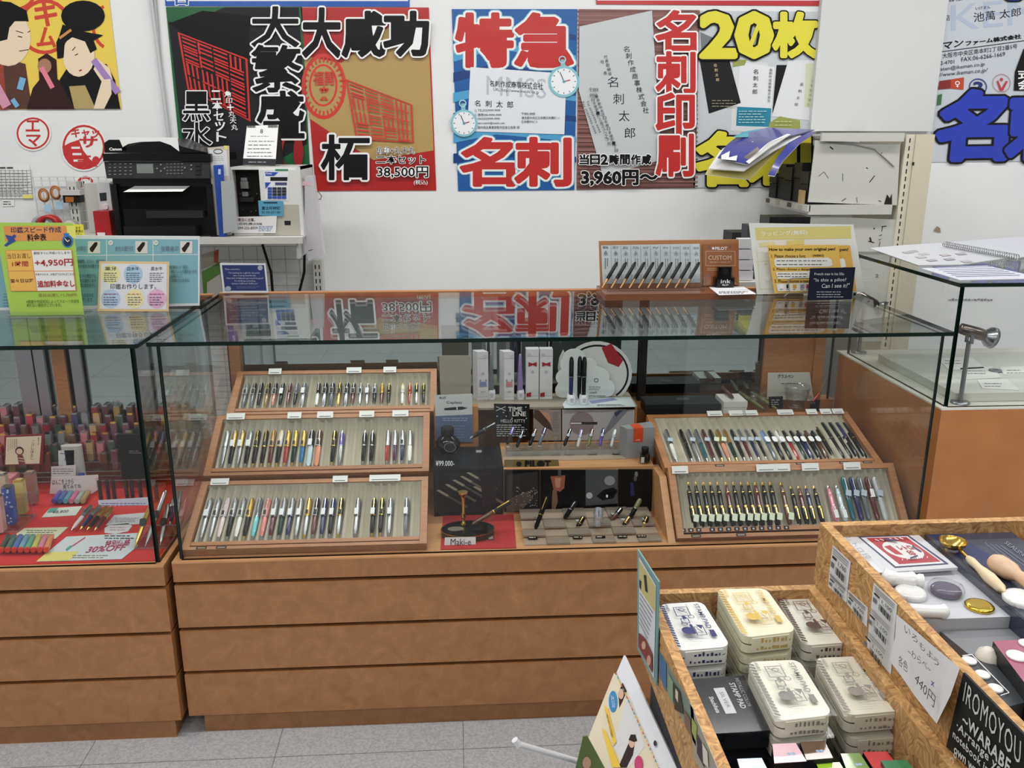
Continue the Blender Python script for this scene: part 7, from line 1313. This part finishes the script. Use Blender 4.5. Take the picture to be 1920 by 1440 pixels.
# handwritten sheet, curling
t = MB(); pr = [(1681, 1152, 1667, 1238), (1705, 1172, 1690, 1268), (1740, 1203, 1716, 1306), (1775, 1232, 1738, 1334), (1800, 1252, 1756, 1357)]
vs = []; SBh = [Surf((XB-.0015-.010*i*i/16, 0, 0), (0, -1, 0), (0, 0, 1)) for i in range(5)]
for i, (a, b1, c1, d1) in enumerate(pr): S_ = SBh[i]; vs += [S_.w(*S_.at(a, b1)), S_.w(*S_.at((a+c1)/2+4, (b1+d1)/2)), S_.w(*S_.at(c1, d1))]
fs = [(3*i+j, 3*i+j+1, 3*i+j+4, 3*i+j+3) for i in range(4) for j in range(2)]
t.add(vs, fs, M((220, 220, 224), .5), True); hs = t.build('handwritten_sheet', label='curling white sheet with a handwritten price on the higher bin', cat='sign')
c = Card(Surf((XB-.0055, 0, 0), (0, -1, 0), (0, 0, 1)), 'written_text', [(1716, 1230), (1718, 1231), (1718, 1233), (1716, 1232)], M((220, 220, 224)), None, None, .0002, parent=hs)
c.S = Surf((XB-.0125, 0, 0), (0, -1, 0), (0, 0, 1))
for ch, x, y in (('い', 1702, 1182), ('ろ', 1716, 1196), ('も', 1730, 1212), ('よ', 1745, 1226), ('う', 1757, 1240)): c.text(ch, [(x-5, y-10), (x+6, y-2), (x+6, y+11), (x-5, y+3)], M((70, 74, 80)), .0)
c.text('~わらべ~', [(1706, 1212), (1748, 1248), (1747, 1262), (1705, 1226)], M((70, 74, 80)), .0); c.text('各色', [(1688, 1226), (1706, 1243), (1704, 1262), (1687, 1246)], M((70, 74, 80)), .0); c.text('440円', [(1722, 1260), (1758, 1306), (1754, 1328), (1717, 1278)], M((70, 74, 80)), .0); c.text('x', [(1750, 1276), (1756, 1280), (1755, 1288), (1749, 1284)], M((90, 80, 170)), .02); c.done()
# black board
c = Card(Surf((XB-.004, 0, 0), (0, -1, 0), (0, 0, 1)), 'chalk_board', [(1806, 1261), (1990, 1450), (1980, 1600), (1774, 1400)], M((24, 28, 30), .45), 'black board with white chalk style lettering on the side of the higher bin', 'sign', .002)
CHK = M((206, 208, 208)); c.text('IROMOYOU', [(1812, 1278), (1916, 1390), (1914, 1436), (1806, 1314)], CHK, .0, None, 1.1); c.text('~WARABE~', [(1808, 1336), (1910, 1440), (1905, 1466), (1806, 1356)], CHK, .03, None, 1.1)
c.text('·Arrange your', [(1797, 1352), (1900, 1456), (1896, 1476), (1794, 1370)], CHK, .02, None, 1.1); c.text('notebook in your', [(1790, 1368), (1890, 1472), (1886, 1490), (1788, 1386)], CHK, .02, None, 1.1); c.text('own way', [(1792, 1400), (1840, 1448), (1838, 1466), (1790, 1416)], CHK, .02); c.ring(1787, 1428, 4, 8, 1.4, CHK, 10); c.ring(1794, 1416, 3, 6, 1.4, CHK, 10); c.done()
# ---- kits in the higher bin
Zk = .992
def kit(q, z, h, mat, label, name='gift_kit', film=False, cat='box', side=None):
    S = Top(z); L = [S.at(*p) for p in q]; t = thing(name, S.w(*L[3], -h), label, cat); MB().prism(S.fr, L[::-1], -h, 0, side or mat, mat).build('box', t); return t, S, L
KW = M((196, 198, 206), .35)
t, S, L = kit([(1576, 1005), (1719, 1001), (1902, 1156), (1732, 1162)], Zk-.008, .035, KW, 'white seal kit box with a red and blue stamp print under a clear lid', side=M((170, 172, 176), .4))
c = Card(Top(Zk), 'printed_sleeve', [(1575, 1005), (1719, 1000), (1796, 1064), (1648, 1074)], M((206, 208, 214), .3), None, None, .003, parent=t)
NV = M((50, 54, 96)); RR_ = M((168, 50, 64)); c.poly([(1609, 1007), (1703, 1004), (1779, 1058), (1678, 1065)], NV); c.poly([(1614, 1009), (1701, 1006), (1771, 1057), (1679, 1063)], M((216, 216, 220))); c.poly([(1624, 1010), (1699, 1008), (1764, 1054), (1686, 1059)], RR_)
qq = [(1624, 1010), (1699, 1008), (1764, 1054), (1686, 1059)]; o = [bil(qq, .5+.42*math.cos(a*math.pi/10), .5+.36*math.sin(a*math.pi/10)) for a in range(20)]; c.poly(o, M((216, 214, 214)))
c.poly([bil(qq, .16, .34), bil(qq, .34, .3), bil(qq, .36, .68), bil(qq, .2, .64)], RR_); c.text('レトロ', [bil(qq, .45, .34), bil(qq, .78, .34), bil(qq, .78, .5), bil(qq, .45, .5)], RR_, .05); c.text('印', [bil(qq, .52, .54), bil(qq, .66, .54), bil(qq, .66, .72), bil(qq, .52, .72)], RR_, .03); c.poly([bil(qq, .8, .4), bil(qq, .86, .34), bil(qq, .88, .6), bil(qq, .82, .62)], NV)
for i in range(6): c.line(*bil(qq, .15+i*.12, .08), *bil(qq, .2+i*.12, .14), 1.3, WHITE); c.line(*bil(qq, .15+i*.12, .9), *bil(qq, .2+i*.12, .84), 1.3, WHITE)
c.line(*bil(qq, .35, .12), *bil(qq, .6, .2), 3, NV); c.line(*bil(qq, .35, .88), *bil(qq, .6, .8), 3, NV)
c.text('レトロ印', [(1594, 1012), (1634, 1050), (1622, 1053), (1584, 1013)], M((120, 122, 130)), .0, None, 1.4); c.done()
def bulb(a, e, prof, mat, nm, par, z, n=12): MB().lathe(onZ(*a, z), onZ(*e, z), prof, mat, n).build(nm, par)
PW = M((222, 222, 222), .25, 0, 0, 1, .5)
bulb((1652, 1083), (1730, 1090), [(0, .002), (.1, .010), (.4, .007), (.6, .008), (.75, .0095), (.85, .006), (.9, .0075), (1, .0075)], PW, 'seal_handle', t, Zk-.0005)
bulb((1700, 1145), (1778, 1147), [(0, .002), (.1, .007), (.5, .006), (.8, .0065), (.9, .008), (1, .004)], PW, 'seal_handle', t, Zk-.001)
def puck(px, py, r, h, z, mat, nm, par, n=18, fx=1.): q = onZ(px, py, z); MB().lathe(q, q+V((0, 0, h)), [(0, r*.97), (.6, r), (.9, r*.9), (1, r*.75)], mat, n).build(nm, par)
puck(1707, 1116, .0155, .006, Zk-.0078, PW, 'white_disc', t); puck(1773, 1112, .0175, .010, Zk-.0078, ACRYL, 'round_tin', t); puck(1773, 1112, .0145, .007, Zk-.0075, M((96, 86, 110), .5), 'purple_filling', t); puck(1836, 1139, .0135, .004, Zk-.0078, M((220, 186, 70), .2, 1.), 'gold_seal', t)
MB().prism(S.fr, [(L[0][0], L[0][1]), (L[3][0], L[3][1]), (L[2][0], L[2][1]), (L[1][0], L[1][1])], .0, .012, FILM).build('clear_lid', t)
t, S, L = kit([(1730, 1000), (1890, 993), (2110, 1150), (1932, 1172)], Zk, .045, M((44, 50, 70), .25, 0, 0, 1, .5), 'dark navy sealing kit box with a gold spoon and wooden handle')
c = Card(Top(Zk), 'dark_print', [(1732, 1001), (1890, 994), (2108, 1150), (1934, 1171)], M((56, 60, 76), .25), None, None, -.0004, parent=t); c.poly([(1740, 1003), (1790, 1001), (1870, 1050), (1850, 1064), (1790, 1042)], M((26, 34, 78))); 
for i in range(4): c.line(1846+i*10, 1018+i*2, 1900+i*10, 1062, .8, M((120, 124, 136)))
c.text('SEALING', [(1888, 1016), (1930, 1046), (1926, 1052), (1882, 1020)], M((120, 124, 136))); c.done()
q = onZ(1786, 1021, Zk+.006); MB().lathe(q+V((0, 0, .005)), q-V((0, 0, .004)), [(0, .0145), (.5, .013), (1, .007)], GOLD, 18, False).build('spoon_bowl', t)
b = MB(); b.path([onZ(1797, 1028, Zk+.006), onZ(1815, 1046, Zk+.006)], .0018, GOLD, 6); b.build('spoon_neck', t)
bulb((1815, 1046), (1884, 1110), [(0, .0028), (.1, .0045), (.3, .004), (.6, .0065), (.9, .005), (1, .001)], M((214, 196, 160), .35), 'spoon_handle', t, Zk+.006)
bulb((1862, 1052), (1960, 1110), [(0, .008), (.12, .011), (.35, .010), (.5, .006), (1, .010)], M((206, 172, 142), .35), 'seal_handle', t, Zk+.011)
puck(1916, 1127, .018, .006, Zk+.0005, PW, 'white_disc', t)
t, S, L = kit([(1764, 1184), (1960, 1172), (2010, 1230), (1840, 1246)], .972, .03, M((120, 122, 126), .6), 'grey lined open box between the kits in the higher bin', 'lined_box', side=M((110, 112, 116)))
t, S, L = kit([(1802, 1228), (1850, 1226), (1924, 1316), (1872, 1330)], .975, .03, M((58, 62, 66), .25, 0, 0, 1, .5), 'clear topped dark box with white round seals, nearest in the higher bin')
for x, y in ((1817, 1240), (1842, 1266), (1866, 1292)): puck(x, y, .0065, .002, .9752, PW, 'round_seal', t)
c = Card(Top(.976), 'white_frame', [(1812, 1232), (1813, 1233), (1813, 1234), (1812, 1234)], WHITE, None, None, .0002, parent=t); c.line(1805, 1230, 1822, 1228, 1.2, WHITE); c.line(1822, 1228, 1892, 1300, 1.2, WHITE); c.line(1892, 1300, 1876, 1305, 1.2, WHITE); c.done()
t, S, L = kit([(1862, 1202), (1980, 1196), (2060, 1290), (1936, 1300)], .99, .045, M((150, 74, 100), .3, 0, 0, 1, .5), 'pink topped box with white round seals at the right edge', side=M((40, 40, 42), .3))
puck(1907, 1231, .009, .002, .9902, PW, 'round_seal', t); puck(1925, 1208, .007, .002, .9902, PW, 'round_seal', t)
c = Card(Surf((0, onZ(1862, 1202, .99).y, 0), (1, 0, 0), (0, 0, 1)), 'label', [(1862, 1202), (1863, 1202), (1863, 1203), (1862, 1203)], WHITE, None, None, .0002, parent=t); c.done()
q = onZ(1851, 1238, .972); t2 = thing('stone_seal', q, 'white oval stone seal with a small dark mark beside the pink box', 'seal'); MB().lathe(q+V((0, 0, -.022)), q+V((0, 0, .012)), [(0, .007), (.2, .011), (.6, .012), (.9, .009), (1, .004)], M((206, 200, 190), .4), 14).build('body', t2)
# ================================================================= SIGN AND HOOK AT THE BOTTOM
A = onY(1170, 1228, .95); B_ = onZ(1282, 1470, A.z); C_ = onZ(1092, 1412, A.z-.09)
S = Surf(A, B_-A, A-(C_+(B_-A)*0))
v0 = (A-C_); S = Surf(A, (B_-A), v0)
c = Card(S, 'tilted_sign', [(1170, 1228), (1290, 1486), (1160, 1560), (1080, 1440)], M((222, 224, 230), .3, 0, 0, 1, .5), 'white tilted header sign with a photo strip beside the lower bin', 'sign', .003)
if S.n.dot(CC-A) < 0: S.n = -S.n; c.S = S
c.poly([(1152, 1262), (1174, 1290), (1236, 1440), (1230, 1500), (1086, 1440), (1108, 1372)], M((214, 204, 180))); c.poly([(1168, 1280), (1176, 1296), (1168, 1316), (1162, 1328), (1160, 1300)], M((60, 46, 44))); c.poly([(1176, 1306), (1190, 1330), (1210, 1400), (1180, 1440), (1150, 1400)], M((206, 206, 206)))
c.poly([(1184, 1384), (1192, 1392), (1188, 1416), (1176, 1440), (1160, 1440)], M((54, 40, 42))); c.disc(1186, 1392, 6, 11, M((206, 168, 146)), 12); c.poly([(1180, 1388), (1184, 1378), (1193, 1378), (1196, 1390), (1190, 1392)], M((44, 34, 34))); c.disc(1166, 1302, 5, 10, M((206, 168, 146)), 12); c.disc(1151, 1316, 8, 20, M((52, 130, 180)), 18); c.text('使いこなす', [(1147, 1302), (1152, 1304), (1156, 1330), (1150, 1328)], WHITE)
c.poly([(1134, 1322), (1142, 1330), (1158, 1392), (1152, 1400)], M((226, 190, 70))); c.poly([(1130, 1366), (1138, 1372), (1166, 1440), (1150, 1440)], M((226, 190, 70))); c.text('たのしい', [(1137, 1332), (1143, 1338), (1154, 1386), (1149, 1384)], M((110, 70, 30)), .02); c.disc(1200, 1434, 8, 16, M((190, 60, 110)), 14); c.disc(1231, 1395, 3, 5.5, M((50, 52, 56)), 12)
for i in range(26): f = i/26; c.line(1157+f*92, 1262+f*196, 1159+f*92, 1267+f*196, 2, M(((190, 80, 60), (80, 140, 150), (210, 170, 90))[i % 3]))
c.done()
c = Card(Vert(.80), 'leaflet', [(1094, 1381), (1101, 1380), (1142, 1455), (1076, 1455)], M((92, 112, 58), .35), 'green leaflet behind the tilted sign at the bottom', 'leaflet', .002); c.disc(1100, 1430, 8, 12, M((200, 160, 140)), 12); c.done()
t = thing('wire_rack', V((.18, .90, 0)), 'white wire rack post with a long display hook beside the tilted sign', 'rack')
h0 = onY(972, 1396, .86); h1 = onY(1112, 1436, .92); WM = M((214, 216, 222), .25, 0, 0, 1, .5)
MB().path([h0, h1], .0042, WM, 10).build('hook_arm', t); MB().path([h0+V((.0006, 0, -.001)), onY(965, 1387, .86)], .0042, WM, 10).build('hook_tip', t)
b = MB(); b.box(h1.x, h1.x+.012, .92, .932, 0, h1.z+.01, WM); b.build('post', t); b = MB(); b.box(h1.x, XA+.03, .93, .936, h1.z-.12, h1.z-.11, WM); b.build('cross_bar', t); b = MB(); b.box(h1.x-.02, h1.x+.06, .90, .96, 0, .006, WM); b.build('foot', t)
